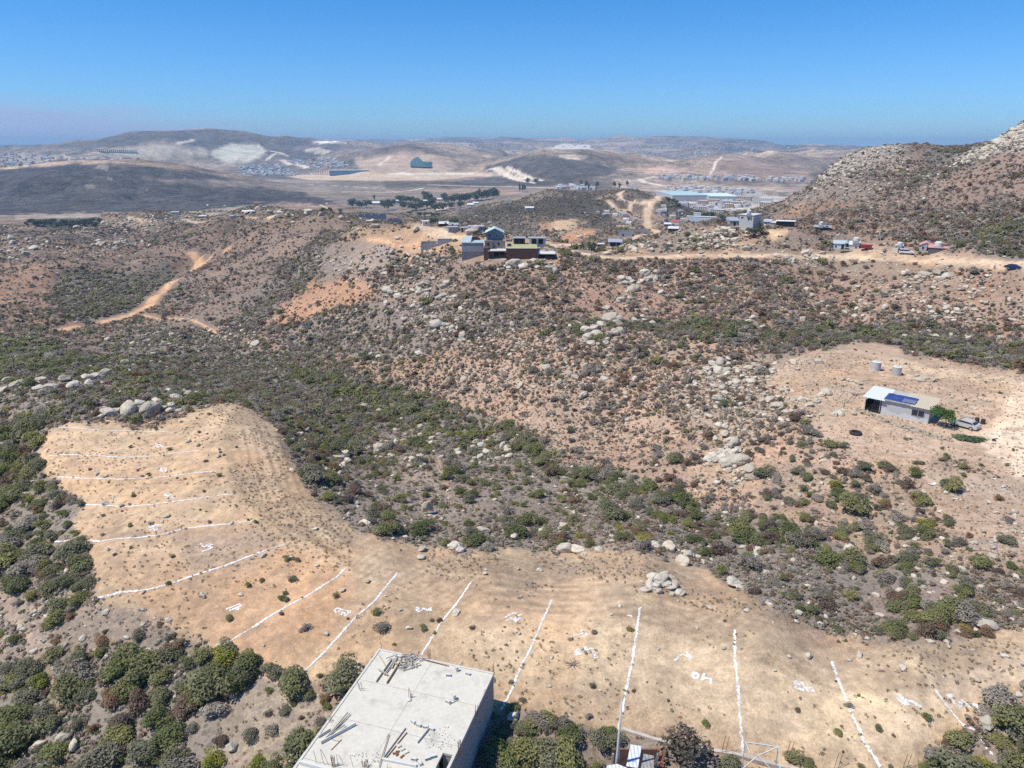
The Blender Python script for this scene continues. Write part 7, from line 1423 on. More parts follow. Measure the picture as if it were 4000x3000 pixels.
LST = [
 ('unfinished_walls', 'roofless grey block room on the orange earth left of the compound', 'ruin', 1645, 1708, 976, 950, 6, BLOCK, None, 'none', 0, (), ()),
 ('unfinished_walls', 'upright grey block wall just behind the roofless room', 'ruin', 1710, 1768, 952, 934, 1, BLOCK, None, 'none', 0, (), ()),
 ('block_ruin', 'long row of unfinished grey block walls on the hill crest', 'ruin', 1400, 1510, 858, 838, 5, BLOCK, None, 'none', .15, [(.05, .5, .6, .9)], [(.45, .9, 1.7)]),
 ('block_ruin', 'low grey block wall right of the long row of unfinished walls', 'ruin', 1512, 1565, 868, 856, 3, BLOCK, None, 'none', .2, (), ()),
 ('white_cabin', 'small white cabin left of the round green tree', 'cabin', 1652, 1680, 884, 866, 4, WHITE, WHITE, 'flat', .1, [(.5, .55, .7, .6)], ()),
 ('tin_shack', 'dark fronted shack with a pale roof between the two green trees', 'shack', 1716, 1752, 884, 871, 5, DARK, TINW, 'shed', 0, (), [(.7, 1.0, 1.8)]),
 ('tin_shack', 'grey shack with cluttered roof right of the dark fronted one', 'shack', 1752, 1792, 890, 876, 5, WOOD, GALV, 'shed', 0, (), [(.4, .9, 1.8)]),
 ('block_hut', 'small grey block hut on the crest above the compound', 'hut', 1752, 1792, 909, 889, 4, BLOCK, BLOCK, 'flat', .25, [(.2, .6, .5, .6)], ()),
 ('white_hut', 'left one of two lilac white huts above the boulders', 'hut', 1802, 1830, 907, 891, 4, PURP, GALV, 'flat', 0, [(.7, .6, .7, .6)], [(.12, .8, 1.8)]),
 ('white_hut', 'long lilac white hut, right one of two above the boulders', 'hut', 1831, 1890, 904, 886, 4, PURP, PURP, 'flat', 0, [(.2, .6, .6, .6), (.52, .6, .6, .6), (.85, .6, .6, .6)], ()),
 ('brick_shed', 'low brown brick shed behind the grey block house', 'shed', 1836, 1868, 941, 927, 4, BRICK, BRICK, 'flat', 0, (), ()),
 ('roadside_shack', 'open fronted grey shack with a bit of red roof beside the road', 'shack', 2376, 2428, 963, 940, 5, PLASTER, GALV, 'shed', 0, (), [(.35, 2.4, 1.9), (.75, 1.6, 1.7)]),
 ('roadside_shelter', 'small roadside shelter with a white top right of the round tree', 'shelter', 2336, 2358, 969, 955, 3, mat('brown_board', (.14, .09, .07), .9, .2), TINW, 'flat', 0, (), ()),
 ('walled_yard', 'grey walled compound below the hill track', 'compound', 2414, 2470, 924, 906, 8, BLOCK, None, 'none', 0, (), [(.35, .9, 1.6)]),
 ('walled_yard', 'second grey walled compound, farther right on the hill track', 'compound', 2472, 2530, 912, 900, 7, BLOCK, None, 'none', 0, (), ()),
 ('dark_shed', 'dark shed with white roof left of the red roofed house', 'shed', 2594, 2620, 887, 872, 4, mat('dark_green_wall', (.06, .08, .08), .9), TINW, 'shed', 0, (), ()),
 ('red_roof_house', 'small white house with a red roof', 'house', 2622, 2652, 882, 861, 5, WHITE, REDR, 'shed', -.1, (), [(.3, 1.6, 1.8)]),
 ('brown_shed', 'brown shed with white roof below the red roofed house', 'shed', 2610, 2648, 906, 889, 4, BRICK, TINW, 'shed', 0, (), ()),
 ('blue_white_house', 'long pale blue and white house at the hill edge', 'house', 2681, 2792, 868, 848, 8, PALEB, WHITE, 'flat', -.12, [(.08, .6, .7, .9), (.2, .55, .7, 1.0)], ()),
 ('brown_hut', 'brown hut between the pale blue house and the dark tree', 'hut', 2795, 2812, 865, 853, 4, CREAM, GALV, 'flat', 0, (), [(.5, .9, 1.6)]),
 ('open_shed', 'open dark shed under the dark tree right of the pale blue house', 'shed', 2812, 2850, 867, 854, 4, mat('brown_board', (.14, .09, .07), .9, .2), GALV, 'shed', 0, (), [(.3, 1.4, 1.6), (.7, 1.4, 1.6)]),
 ('blue_grey_house', 'low house with a dark blue painted gable left of the grey two storey house', 'house', 2850, 2888, 882, 856, 7, BLOCK, GALV, 'shed', .2, (), [(.5, .9, 1.6)]),
 ('grey_house', 'pale grey two storey house with three small windows', 'house', 2886, 2938, 892, 843, 9, PLASTER, WHITE, 'flat', -.35, [(.2, .8, .9, .8), (.65, .72, .4, .9), (.85, .72, .5, .9)], ()),
 ('lilac_house', 'small lilac house right of the grey two storey house', 'house', 2984, 3012, 880, 862, 5, PURP, TINB, 'shed', 0, [(.3, .55, .6, .7)], ()),
 ('pale_shack', 'pale rounded roof shack right of the lilac house', 'shack', 3012, 3034, 880, 867, 4, CREAM, CREAM, 'side', 0, (), ()),
 ('long_shelter', 'open shelter with long pale roof above the yellow sand pad', 'shelter', 3032, 3100, 886, 866, 4, DARK, CREAMR, 'flat', 0, (), [(.2, 1.5, 1.6), (.6, 1.5, 1.6)]),
 ('hillside_shack', 'dark shack with a white tank on the lower mountain slope', 'shack', 3182, 3242, 899, 884, 5, mat('dark_wood_wall', (.09, .07, .06), .9, .2, 2), GALV, 'side', 0, (), [(.4, 1.2, 1.7), (.75, 1.2, 1.7)]),
 ('patched_shack', 'blue white hut, leftmost of the patched shacks by the road', 'shack', 3256, 3300, 974, 944, 5, PALEB, TINB, 'side', 0, [(.2, .5, .6, .7)], [(.75, .9, 1.9)]),
 ('patched_shack', 'dark gap fronted shack in the middle of the patched shacks', 'shack', 3300, 3316, 972, 952, 4, WOOD, GALV, 'flat', 0, (), [(.5, 1.0, 1.8)]),
 ('patched_shack', 'cream board shack, rightmost of the patched shacks', 'shack', 3317, 3352, 976, 950, 5, CREAM, TINW, 'shed', 0, [(.7, .55, .6, .6)], ()),
 ('kiosk', 'small dark kiosk with a water tank on its roof beside the white off-road car', 'kiosk', 3498, 3522, 984, 961, 3, mat('dark_grey_wall', (.12, .12, .12), .9, .15), WHITE, 'flat', 0, (), [(.5, 1.0, 1.9)]),
 ('purple_house', 'greyish purple house with pink edged gable roof', 'house', 3592, 3632, 983, 950, 7, PURP, PINKR, 'gable', 0, [(.3, .6, .6, 1.0)], [(.75, .9, 1.9)]),
 ('pink_roof_house', 'long dark walled house with flat pink roof and a grey tank', 'house', 3632, 3722, 981, 966, 7, mat('dark_grey_wall', (.12, .12, .12), .9, .15), PINKR, 'shed', 0, (), ()),
 ('knoll_house', 'small white roofed house alone on a knoll', 'house', 2052, 2086, 822, 809, 7, PLASTER, WHITE, 'shed', .1, [(.3, .5, .8, .7)], ()),
 ('hilltop_house', 'long white house on top of the small hill with dirt roads', 'house', 2455, 2489, 734, 727, 8, WHITE, WHITE, 'flat', 0, [(.25, .5, 1, 1), (.5, .5, 1, 1), (.75, .5, 1, 1)], ()),
 ('crest_house', 'white roofed house at the left of the farther crest', 'house', 668, 698, 837, 829, 8, WHITE, WHITE, 'flat', 0, (), ()),
 ('crest_house', 'white roofed house right of the track on the farther crest', 'house', 780, 806, 850, 843, 7, PLASTER, WHITE, 'shed', 0, (), ()),
 ('crest_house', 'red roofed house on the farther crest', 'house', 992, 1014, 799, 789, 8, SALM, REDR, 'side', 0, (), ()),
 ('crest_house', 'grey unfinished house right of the red roofed one on the farther crest', 'house', 1016, 1036, 799, 790, 7, BLOCK, BLOCK, 'flat', 0, (), ()),
 ('crest_shed', 'long dark shed with pale roof below the red roofed house', 'shed', 948, 996, 832, 824, 7, DARK, CREAMR, 'shed', 0, (), ()),
 ('crest_shed', 'white roofed shed right of the fork in the track', 'shed', 1070, 1094, 834, 828, 6, PLASTER, WHITE, 'shed', 0, (), ()),
 ('crest_shed', 'low grey shed left of the white roofed crest house', 'shed', 900, 930, 850, 842, 5, WOOD, GALV, 'shed', 0, (), ()),
 ('slope_shack', 'cream shack at the foot of the hill roads', 'shack', 2410, 2430, 835, 828, 5, CREAM, CREAM, 'flat', 0, (), ()),
 ('slope_shack', 'dark little shack right of the straight dirt road', 'shack', 2592, 2606, 843, 836, 4, REDR, DARK, 'flat', 0, (), ()),
 ('slope_shack', 'tiny white roofed shack high beside the straight dirt road', 'shack', 2590, 2602, 818, 812, 4, BLOCK, WHITE, 'flat', 0, (), ()),
 ('green_warehouse', 'tan farm building among the valley trees, leftmost', 'farm building', 1455, 1490, 803, 789, 14, CREAM, CREAMR, 'side', 0, (), ()),
 ('farm_building', 'white barn at the right end of the valley trees', 'farm building', 1825, 1850, 808, 796, 12, WHITE, CREAMR, 'side', 0, (), ()),
 ('farm_building', 'small white barn just right of the bigger barn', 'farm building', 1848, 1868, 799, 790, 12, WHITE, CREAMR, 'side', 0, (), ()),
 ('farm_building', 'white farm shed in the middle of the valley trees', 'farm building', 1652, 1668, 790, 782, 10, WHITE, CREAMR, 'side', 0, (), ()),
 ('farm_building', 'pale farm shed behind the left valley trees', 'farm building', 1538, 1562, 790, 782, 10, CREAM, CREAMR, 'side', 0, (), ()),
 ('farm_building', 'brown farm house behind the tall trees on the right', 'farm building', 1708, 1730, 786, 775, 10, SALM, CREAMR, 'side', 0, (), ()),
]
for (nm, lb, ct, u0, u1, vb, vt, dp, wm, rm_, rf, yw, wi, do) in LST:
    open_ = rf == 'none'
    o, t, W, H, p = house(nm, lb, ct, u0, u1, vb, vt, dp, wm, rm_, 'flat' if open_ else rf, yw, wi, do, open_front=False) if not open_ else (None,) * 5
    if open_:
        p, t, rz = frame_at((u0 + u1)/2, vb); W = pxm(t, u1 - u0); H = pxm(t, vb - vt) / .97; o = empty(nm, p, rz + yw, lb, ct)
        b = MB(); th = .25; H1 = H
        b.box((-W/2 + th/2, dp/2, H/2 - .6), (th, dp, H + 1.2)); b.box((W/2 - th/2, dp/2, H/2 - .9), (th, dp, H + .6)); b.box((0, th/2, H*.42 - .6), (W, th - .004, H*.84 + 1.2)); b.box((0, dp - th/2 + .01, H/2 - .6), (W - .01, th, H + 1.2 - .02))
        if W > 12:
            for k in range(3): b.box((-W/2 + W*(k+1)/4, dp/2, H/2 - .55), (th, dp - .5, H + 1.1))
        b.build('wall', wm, o)
        for fx, ww, wh in do: b = MB(); b.box(((fx-.5)*W, -.02, wh/2), (ww, .06, wh)); b.build('doorway', DARK, o)
        for fx, fz, ww, wh in wi: b = MB(); b.box(((fx-.5)*W, -.02, fz*H), (ww, .06, wh)); b.build('window', DARK, o)
    if p.y < 500: keep_clear(p, W * .45)
# roof tanks, towers, odd pieces
def roof_tank(u, v, h_up, r, h, label):
    p, t, rz = frame_at(u, v); o = empty('roof_tank', p + Vector((0, 0, h_up)), rz, label, 'water tank'); b = MB(); b.lathe([(r, 0), (r, h*.8), (r*.6, h), (.1, h+.1)], n=14); b.build('body', WHITE, o)
    b = MB(); b.box((0, 0, -.6), (r*2, r*2, 1.2)); b.build('stand', BLOCK, o)
roof_tank(2920, 892, pxm(300, 58), .9, 1.5, 'white tank on the roof of the grey two storey house'); roof_tank(3205, 899, pxm(300, 20), .8, 1.3, 'white tank above the dark hillside shack'); roof_tank(3510, 984, pxm(270, 25), .9, 1.1, 'white tank on the roof of the small kiosk')
roof_tank(3340, 972, pxm(270, 32), 1.1, 1.1, 'white tank behind the patched shacks'); roof_tank(3662, 981, pxm(265, 18), 1.2, 1.6, 'grey white tank on the pink roof')
H_('roof_tower', 'pale blue cube shaped room on the roof of the pale blue house', 'tower', 2709, 2736, 862, 833, 4, PALEB, WHITE, 'flat', 0)
b = MB(); b.box((0, 0, .9), (2.0, .12, 2.2), Matrix.Rotation(-.25, 3, 'X')); b.box((0, -.14, .9), (1.5, .05, 1.6), Matrix.Rotation(-.25, 3, 'X')); thing_mesh(b, 'leaning_board', CREAM, 3494, 990, 'square white panel leaning left of the kiosk', 'panel', .3)
def trailer():
    p, t, rz = frame_at(3382, 976); o = empty('red_trailer', p, rz + .05, 'red boat shaped trailer right of the patched shacks', 'trailer'); L = pxm(t, 40)
    b = MB(); n = [(-L/2, .6), (L/2, .6), (L/2 - .1, 1.9), (-L/2 + .05, 1.9)]; b.add([(x, -.9, z_) for x, z_ in n] + [(x, .9, z_) for x, z_ in n], [(0,1,2,3), (7,6,5,4), (0,4,5,1), (1,5,6,2), (2,6,7,3), (3,7,4,0)]); b.build('body', mat('red_paint', (.30, .035, .04), .5, .15, 1.5), o)
    b = MB(); b.box((0, 0, 1.96), (L - .2, 1.5, .12)); b.build('cover', mat('red_cover', (.55, .16, .16), .7, .2, 1.5), o)
    for s_ in (-.9, .9): b = MB(); b.tube([(0, s_ - .12, .35), (0, s_ + .12, .35)], .35, .35, 12); b.build('wheel', RUBBER, o)
    b = MB(); b.bar((L/2, 0, .7), (L/2 + 1.2, 0, .5), .08); b.build('hitch', GALV, o)
trailer()
for i, (u, v, w_) in enumerate([(3742, 962, 20), (3452, 980, 10)]):
    b = MB()
    for k in range(26): b.box((random.gauss(0, pxm(270, w_)*.3), random.gauss(0, .8), random.uniform(.1, .9)), (random.uniform(.3, 1.1), random.uniform(.2, .8), random.uniform(.1, .4)), rotz(random.random()*3))
    thing_mesh(b, 'junk_pile', CREAM if i == 0 else WOOD, u, v, ['pale junk pile right of the pink roofed house', 'low pile of boards left of the kiosk'][i], 'junk')
# plastic chair by the road, fence posts
for k in range(22):
    u = 3010 + k * 14 + random.uniform(-3, 3); v = 992 - 3 * math.sin(k * .4) - (4 if k > 12 else 0)
    b = MB(); b.tube([(0, 0, -.1), (random.uniform(-.05, .05), 0, 1.5)], .055, .045, 5); thing_mesh(b, 'fence_post', WOOD, u, v, 'thin wooden fence post above the middle road', 'fence post', 0, 'fence posts above the middle road')
# trees of the middle ground
tree(1695, 884, 36, 42, 'round dark green tree beside the small white cabin', TREE_G, n=900)
tree(1775, 884, 38, 50, 'bright green round tree left of the lilac huts', TREE_B, n=900)
tree(2311, 996, 52, 40, 'round grey green tree beside the middle road', leafmat('olive_foliage', [(.09, .12, .08), (.11, .14, .095)]), n=1100)
tree(2820, 868, 34, 38, 'dark green tree right of the pale blue house', TREE_G, n=800); tree(2890, 888, 22, 30, 'small dark tree before the grey two storey house', TREE_G, n=700)
tree(2935, 925, 42, 56, 'wide dark tree below the grey two storey house', TREE_G, n=900); tree(2965, 922, 46, 40, 'dark tree right of the wide one below the grey house', TREE_G, n=900)
tree(3262, 968, 26, 24, 'dark bush tree at the left end of the patched shacks', TREE_G, n=600)
tree(2232, 972, 30, 7, 'left one of two thin cypresses beside the middle road', TREE_G, 'cypress', shape='thin', n=300, trunk=.08); tree(2241, 974, 36, 7, 'right one of two thin cypresses beside the middle road', TREE_G, 'cypress', shape='thin', n=300, trunk=.08)
def palm(u, v, h, label):
    p, t, rz = frame_at(u, v); o = empty('palm', p, 0, label, 'palm'); b = MB(); H = pxm(t, h); b.tube([(0, 0, -.2), (0, 0, H*.7)], .18, .12, 7); b.build('trunk', BARK, o); b = MB()
    for k in range(16): a = k * .39; b.tube([(0, 0, H*.7), (math.cos(a)*.8, math.sin(a)*.8, H*.9), (math.cos(a)*1.7, math.sin(a)*1.7, H*.7)], .12, .03, 4)
    b.build('crown', TREE_G, o)
palm(2275, 966, 24, 'small palm right of the two cypresses')
# valley trees, one by one
k = 0
VT = [(1378,812,36,36),(1405,814,30,26),(1432,812,32,40),(1516,822,44,44),(1497,806,26,26),(1540,800,20,24),(1562,792,30,36),(1585,794,28,30),(1605,792,26,28),(1625,796,24,26),(1572,818,34,34),(1640,806,26,30),(1610,824,34,36),(1640,822,34,30),(1668,815,32,36),(1690,808,36,34),(1675,792,40,36),(1662,786,38,28),(1735,790,34,28),(1752,796,32,30),(1775,795,38,34),(1795,796,40,36),(1815,792,36,30),(1835,786,34,32),(1858,786,36,34),(1880,782,38,34),(1902,780,40,36),(1925,774,38,34),(1940,772,34,26),(1800,812,26,30),(1760,815,26,30),(1730,822,30,34),(1700,826,32,34),(1462,782,20,10),(1872,772,36,12),(2030,750,30,10),(2042,750,32,9),(2050,748,26,9),(2060,718,24,18),(2095,718,22,18),(1640,846,18,26),(1665,846,18,24),(1690,846,18,22),(1710,846,16,18),(1600,838,14,20),(2290,735,30,12),(2300,742,26,10),(2332,735,26,12),(2270,725,22,10),(2400,733,24,14),(2420,738,22,12),(2450,728,22,12),(2650,812,18,20),(2725,840,18,30),(2760,845,16,26),(2780,846,18,24),(2690,795,14,18),(2610,785,14,24),(2630,790,14,22),(2640,796,14,20),(1260,830,20,22),(1290,826,16,18),(1330,830,14,22)]
vt_items = []
for (u, v, h, w_) in VT:
    o_ = tree(u, v, h * 1.12, w_ * 1.35, 'grey green eucalyptus standing in the valley tree belt' if w_ > 14 else 'slim tall poplar like tree on the valley floor', TREE_G, 'valley_tree' if w_ > 14 else 'slim_tree', group='trees of the valley belt' if w_ > 14 else 'slim trees of the valley floor', rmin=560, n=420, leaf=.11, trunk=.12); vt_items.append((u, v, 'grey green tree' if w_ > 14 else 'slim tall tree', o_))
spot_labels(vt_items, 'tree', FLM); gr_items = []
for j in range(34):
    u = 110 + j * 8.5 + random.uniform(-4, 4); v = 878 + random.uniform(-8, 14) * (1 if u > 200 else .5)
    gr_items.append((u, v, 'dark grove tree', tree(u, v, 24, 26, 'dark tree of the grove in the left hand side valley', TREE_G, 'grove_tree', group='grove in the left hand side valley', rmin=560, n=420, leaf=.11, trunk=.12)))
spot_labels(gr_items, 'tree', FLM)
# ------------------------------------------------------------------ valley buildings
def blockb(u0, u1, vb, vt, dep, wm, label, rm_=None, cat='apartment block', name='apartment_block', yaw=0.0, floors=5, cols=6, group='apartment blocks of the valley estate', rmin=900):
    p, t, rz = frame_at((u0+u1)/2, vb, rmin); W = pxm(t, u1-u0); H = pxm(t, vb-vt); o = empty(name, p, rz + yaw, label, cat, group)
    b = MB(); b.prism([(-W/2, 0), (W/2, 0), (W/2, dep), (-W/2, dep)], -3, H); b.build('wall', wm, o); b = MB(); b.box((0, dep/2, H+.2), (W+.6, dep+.6, .4)); b.build('roof', rm_ or WHITE, o)
    if floors:
        for c in range(cols):
            x = -W/2 + W*(c+.5)/cols; b = MB()
            for f_ in range(floors): b.box((x, -.05, H*(f_+.55)/floors), (W/cols*.42, .2, H/floors*.42))
            b.build('window', mat('dull_glass', (.10, .11, .13), .4, .1, 1), o)
    return o
blockb(2625, 2772, 786, 764, 150, PLASTER, 'huge warehouse with pale teal roof on the valley floor', TEALR, 'warehouse', 'warehouse', .28, 0, group=None)
blockb(2768, 2880, 789, 768, 110, PLASTER, 'second warehouse with bright white blue roof, right of the teal one', mat('white_blue_roof', (.66, .78, .82), .6, .04, .02), 'warehouse', 'warehouse', .22, 0, group=None)
AB = [(2725,2760,808,785,SALM,'tan block just left of the centre'),(2760,2808,800,780,SALM,'long reddish block behind the tan one'),(2828,2845,822,798,CREAM,'pale half of the block beside the orange one'),(2845,2860,824,798,ORNG,'bright orange block'),(2852,2894,812,790,SALM,'reddish block right behind the orange one'),(2845,2874,785,770,SALM,'far small reddish block'),(2880,2932,784,768,SALM,'far long block before the tan hill'),(2942,3012,796,776,WHITE,'long white block'),(2966,3010,816,792,SALM,'reddish white block near the mountain'),(3010,3050,812,792,CREAM,'cream block half behind the mountain'),(2685,2716,810,796,CREAM,'low cream block at the left'),(2728,2760,824,808,CREAM,'low cream block in front'),(2762,2783,816,803,PLASTER,'small grey block in the middle'),(2784,2826,832,820,CREAM,'low pale block nearest the hill'),(2930,2965,775,768,SALM,'distant low block by the brown slope'),(2700,2730,764,757,CREAM,'far cream block left behind the warehouses'),(2975,3000,832,822,WHITE,'small white block low by the mountain foot')]
for i, (a, b_, vb, vt, wm, lb) in enumerate(AB): blockb(a, b_, vb, vt, 12, wm, lb + ' of the valley estate', yaw=random.uniform(-.25, .1), cols=max(2, int((b_-a)/7)), floors=5 if vb - vt > 14 else 3)
blockb(1290, 1440, 681, 666, 60, mat('warehouse_blue', (.13, .26, .36), .6, .05, .05), 'long blue and white warehouse on the terraced pad', WHITE, 'warehouse', 'warehouse', 0, 0, group=None, rmin=2200)
for j in range(16):
    u = 1172 + j * 7 + (8 if j > 5 else 0); blockb(u, u + 4, 683, 670, 14, random.choice([CREAM, WHITE, SALM]), 'narrow pale tower block left of the long blue warehouse', None, 'tower block', 'tower_block', 0, 0, group='tower blocks left of the blue warehouse', rmin=2200)
for j in range(24):
    u = 346 + j * 8; blockb(u, u + 5, 592 + .3*j, 581 + .3*j, 16, random.choice([CREAM, SALM, WHITE]), 'pale tower block in the row on the far left slope', None, 'tower block', 'tower_block', 0, 0, group='tower blocks on the far left slope', rmin=2500)
for j in range(16):
    u = 1130 + j * 7; blockb(u, u + 4, 622 + .6*j, 608 + .6*j, 16, random.choice([CREAM, SALM, WHITE]), 'pale tower block in the row under the far brown ridge', None, 'tower block', 'tower_block', 0, 0, group='tower blocks under the far brown ridge', rmin=2500)
def netting():
    b = MB(); pts = [(1603,656),(1604,636),(1618,624),(1632,617),(1645,630),(1660,646),(1670,650),(1680,645),(1686,638),(1688,658),(1650,658)]
    W_ = [ground(u, v, 2400) + Vector((0, 0, 6)) for u, v in pts]; c = W_[-1].copy(); cen = sum(W_, Vector()) / len(W_) + Vector((0, 0, 5)); vs = [w_ - c for w_ in W_] + [cen - c]; n = len(pts)
    b.add(vs + [v_ + Vector((0, 25, -3)) for v_ in vs], [(i, (i+1) % n, n) for i in range(n)] + [(n+1+(i+1) % n, n+1+i, 2*n+1) for i in range(n)] + [(i, n+1+i, n+1+(i+1) % n, (i+1) % n) for i in range(n)])
    tag(b.build('slope_netting', TEAL, None, loc=c), 'teal mesh cloth covering the cut hillside behind the warehouse pad', 'netting')
netting()
def mast(u, v, h, label, rmin=2000):
    p, t, rz = frame_at(u, v, rmin); H = pxm(t, h); o = empty('radio_mast', p, rz, label, 'mast'); w0 = H * .06
    for s_ in ((-1,-1),(1,-1),(1,1),(-1,1)): b = MB(); b.bar((s_[0]*w0, s_[1]*w0, -3), (s_[0]*w0*.15, s_[1]*w0*.15, H), 2.0); b.build('leg', GALV, o)
    b = MB()
    for k in range(9):
        z0, z1 = H*k/9, H*(k+1)/9; a, c = w0*(1-.85*k/9), w0*(1-.85*(k+1)/9); b.bar((-a, -a, z0), (c, -c, z1), 1.2); b.bar((a, -a, z0), (-c, -c, z1), 1.2)
    b.build('lattice', GALV, o)
mast(533, 547, 27, 'thin lattice mast on the far left ridge', 4000); mast(2827, 612, 30, 'thin lattice mast on the round brown hill'); mast(1618, 560, 20, 'thin mast on the far skyline left of centre', 5000)
# towns: small pale houses, nearest ones as things, the rest as one mass
TOWN = [([(930,652),(1090,642),(1170,680),(1140,690),(950,688)], 210, 2000, 'in the town below the quarry'), ([(1110,628),(1300,620),(1380,655),(1250,660),(1150,640)], 140, 2500, 'in the suburb under the brown ridge'), ([(1430,600),(1700,575),(2100,590),(2250,620),(1950,645),(1800,630)], 160, 4200, 'in the far suburb behind the netted hill'),
        ([(0,600),(300,612),(560,640),(400,648),(0,655)], 130, 2500, 'on the far left slopes'), ([(2240,600),(2700,590),(3150,640),(3150,655),(2700,640),(2300,625)], 170, 4200, 'on the hazy far right slopes'), ([(1500,552),(3100,552),(3250,590),(2500,585),(1500,575)], 190, 6000, 'on the far skyline'),
        ([(2560,690),(2800,688),(3150,700),(3180,712),(2800,706),(2560,700)], 110, 1500, 'in the strip along the valley side'), ([(2600,735),(2800,735),(2960,752),(2900,762),(2640,755)], 110, 1300, 'behind the two big warehouses'), ([(2160,722),(2320,728),(2330,742),(2180,738)], 40, 1300, 'beside the valley road'), ([(2640,800),(2900,790),(3000,840),(2850,845)], 70, 1000, 'between the estate blocks'), ([(2330,830),(2500,835),(2520,880),(2400,880)], 14, 450, 'on the plots at the foot of the hill roads'), ([(2560,800),(2700,840),(2680,870),(2560,860)], 12, 450, 'on the plots right of the straight dirt road')]
ALLT = []
for poly, n_, rm_, reg in TOWN:
    xs = [a for a, _ in poly]; ys = [b_ for _, b_ in poly]; c = 0
    while c < n_:
        u, v = random.uniform(min(xs), max(xs)), random.uniform(min(ys), max(ys))
        if not inpoly(poly, np.array([u]), np.array([v]))[0]: continue
        p = ground(u, v, rm_); t = tdep(p); c += 1
        s_ = random.uniform(6, 13) * (1 + t / 9000) * (.5 if rm_ < 500 else 1); ALLT.append((s_ / t, p, s_, reg))
ALLT.sort(key=lambda a: -a[0])
TM = [CREAM, WHITE, PLASTER, SALM, mat('town_grey', (.40, .42, .45), .9, .1)]
def box_house(b, p, s_, rz):
    m_ = Matrix.Rotation(rz, 3, 'Z'); w_, d_, h_ = s_, s_ * .8, s_ * .45
    q_ = [m_ @ Vector(c) + p for c in [(-w_/2,-d_/2,-2),(w_/2,-d_/2,-2),(w_/2,d_/2,-2),(-w_/2,d_/2,-2),(-w_/2,-d_/2,h_),(w_/2,-d_/2,h_),(w_/2,d_/2,h_*1.15),(-w_/2,d_/2,h_*1.15)]]
    b.add(q_, [(0,3,2,1),(4,5,6,7),(0,1,5,4),(1,2,6,5),(2,3,7,6),(3,0,4,7)])
TMESH = []
for m_ in TM:
    b = MB(); box_house(b, Vector(), 1.0, 0); b.v = [(x, y, max(z_, -.25)) for x, y, z_ in b.v]; b.box((.25, .1, .5), (.3, .3, .2)); b.box((-.2, -.41, .2), (.2, .03, .2)); TMESH.append(b.mesh('town_house', m_))
th_items = []
for i, (_, p, s_, reg) in enumerate(ALLT[:280]):
    o = bpy.data.objects.new('town_house', TMESH[i % 5]); COL.objects.link(o); o.location = p; o.scale = (s_, s_, s_); o.rotation_euler = (0, 0, random.uniform(-.5, .5)); th_items.append((*to_pix(p.x, p.y, p.z - CZ)[:2], 'small pale house', o))
spot_labels(th_items, 'house', FLM)
pts = np.array([tuple(a[1]) for a in ALLT[280:]]); n_ = len(pts); s_ = np.array([a[2] for a in ALLT[280:]])
scatter_object('distant_town', TMESH, pts, np.stack([s_]*3, -1), np.stack([np.zeros(n_), np.zeros(n_), RNG.uniform(-.5, .5, n_)], -1), np.arange(n_) % 5, 'pale houses of the distant towns seen as one mass')
# big split boulder in the scrub
def big_boulder():
    p, t, rz = frame_at(1672, 2008); o = empty('split_boulder', p, rz, 'largest single yellowish boulder standing on the slope with a dark overhang', 'boulder'); me = rock_mesh(41, 4, .95); c = bpy.data.objects.new('rock', me); COL.objects.link(c); c.parent = o; c.location = (0, .2, 1.15); c.scale = (1.25, 1.05, 1.35); c.rotation_euler = (.25, .1, .6)
    me.materials.clear(); me.materials.append(rockmat('warm_granite', (.62, .52, .38), (.50, .38, .25)))
    c = bpy.data.objects.new('rock', ROCKS[3]); COL.objects.link(c); c.parent = o; c.location = (.1, -1.0, .2); c.scale = (.8, .5, .35); keep_clear(p, 1.6)
big_boulder()
b = MB()
for k in range(9): a = k * .7; b.tube([(0, 0, .08), (math.cos(a)*random.uniform(.5, 1), math.sin(a)*random.uniform(.4, .8), random.uniform(0, .35))], .05, .02, 5)
thing_mesh(b, 'dead_branch', mat('dead_wood', (.20, .17, .15), .9, .3, 4), 2238, 2598, 'small tangle of dead branches lying below chalk number 45', 'branch')
place_shrubs()
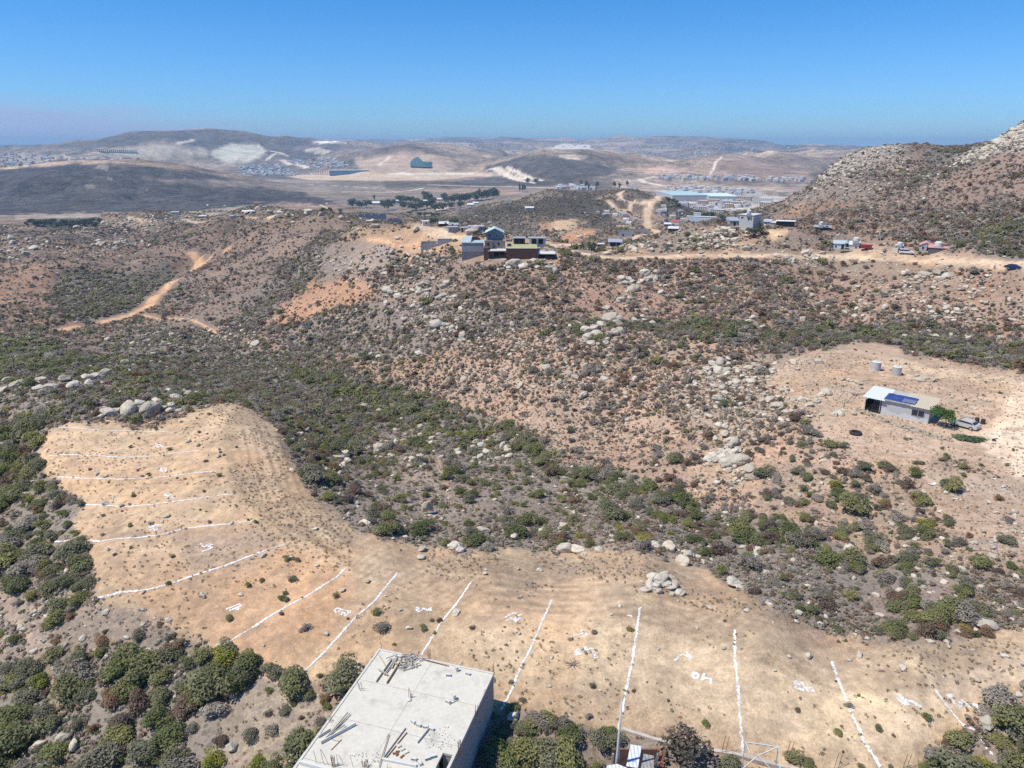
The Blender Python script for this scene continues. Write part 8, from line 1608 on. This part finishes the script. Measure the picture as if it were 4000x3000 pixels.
def weeds():
    n = 42000; pts = []; U0 = RNG.uniform(0, 4000, n * 2); V0 = RNG.uniform(1600, 3000, n * 2); th = th_f[0] + RNG.uniform(0, 1, n * 2) * (th_f[-1] - th_f[0]); r = np.sqrt(RNG.uniform(38 ** 2, 175 ** 2, n * 2))
    x = r * np.sin(th); y = r * np.cos(th); z_ = hgt(x, y); u, v, t = to_pix(x, y, z_)
    d_ = fbm(x, y, 7, 3, 77); ins = inpoly(LOTS, u, v) | (inpoly(PAD, u, v) & (RNG.uniform(0, 1, n * 2) < .5))
    edge = inpoly([(840,1580),(1100,1690),(1260,1960),(1500,2110),(1800,2165),(2500,2165),(2860,2290),(3250,2480),(4100,2500),(4100,2640),(3300,2640),(2900,2560),(2500,2420),(1800,2330),(1300,2260),(1000,2100),(880,1800)], u, v)
    k = ins & (RNG.uniform(0, 1, n * 2) < np.where(edge, 1.0, .38) * sm(d_, .38, .58)) | (~ins & (RNG.uniform(0, 1, n * 2) < .5))
    x, y, z_, edge = x[k], y[k], z_[k], edge[k]; m = len(x)
    st = [leaf_cloud('weed', 30, .22, leafmat(nm, cl, .2), 3, 500 + i, 1.0, up=0) for i, (nm, cl) in enumerate([('weed_straw', [(.36, .28, .18), (.42, .34, .22)]), ('weed_brown', [(.20, .14, .09), (.26, .18, .12)]), ('weed_grey', [(.24, .20, .16), (.30, .26, .21)])])]
    s_ = RNG.uniform(.10, .30, m); scatter_object('dry_weeds', st, np.stack([x, y, z_ + CZ], -1), np.stack([s_, s_, s_ * .8], -1), np.stack([np.zeros(m), np.zeros(m), RNG.uniform(0, 6, m)], -1), RNG.integers(0, 3, m), 'dry straw coloured weeds strewn over the bare ground')
weeds()
def low_scrub():
    n = 150000; th = R(-46) + RNG.uniform(0, 1, n) * R(92); r = 60 * (700 / 60) ** RNG.uniform(0, 1, n); x = r * np.sin(th); y = r * np.cos(th)
    ti, ri = _idx(x, y); i, j = ti.astype(int), ri.astype(int); d_ = dens[i, j]; v_ = veg[i, j]
    k = (RNG.uniform(0, 1, n) < np.clip(d_ * 2.2, 0, 1)) & (fbm(x, y, 14, 3, 5) > .36) & (dens[i, j] > .08)
    for cx, cy, cr_ in NOSH: k &= np.hypot(x - cx, y - cy) > cr_
    x, y, r, g_ = x[k], y[k], r[k], green[i, j][k]; z_ = hgt(x, y); m = len(x); print('low scrub', m)
    st = [leaf_cloud('tuft', 34, .27, leafmat(nm, cl, .3), 3, 600 + i_, .9, up=.8) for i_, (nm, cl) in enumerate([('tuft_grey', [(.25, .22, .195), (.36, .31, .27), (.20, .18, .155)]), ('tuft_brown', [(.20, .145, .115), (.27, .185, .13)]), ('tuft_straw', [(.36, .29, .20), (.42, .35, .26)]), ('tuft_green', [(.13, .14, .08), (.18, .18, .10)])])]
    s_ = RNG.uniform(.18, .5, m) * (1 + .9 * np.clip(np.log(r / 150), 0, 2)); ix = np.where(RNG.uniform(0, 1, m) < g_ * .5, 3, RNG.choice([0, 0, 0, 1, 1, 2], m))
    scatter_object('low_scrub', st, np.stack([x, y, z_ + CZ - .03], -1), np.stack([s_, s_, s_ * .9], -1), np.stack([np.zeros(m), np.zeros(m), RNG.uniform(0, 6, m)], -1), ix, 'low dry grey and brown growth between the bushes')
low_scrub()
place_boulders()
# ------------------------------------------------------------------ the air: one box of thin haze around everything
def haze():
    b = MB(); top = CZ + 95; bot = -130 + CZ - 35
    R_ = 17500
    b.box((0, 0, (top + bot) / 2), (2 * R_, 2 * R_, top - bot))
    m = bpy.data.materials.new('haze'); m.use_nodes = True; m.node_tree.nodes.clear(); q = NT(m.node_tree)
    pv = q.n('ShaderNodeVolumePrincipled', {'Color': (.50, .76, 1.0, 1), 'Density': 1.05e-4, 'Anisotropy': .0})
    q.n('ShaderNodeOutputMaterial', {'Volume': pv.outputs[0]})
    o = b.build('haze', m); tag(o, 'thin blue haze over the valley', None, None, 'stuff')
haze()
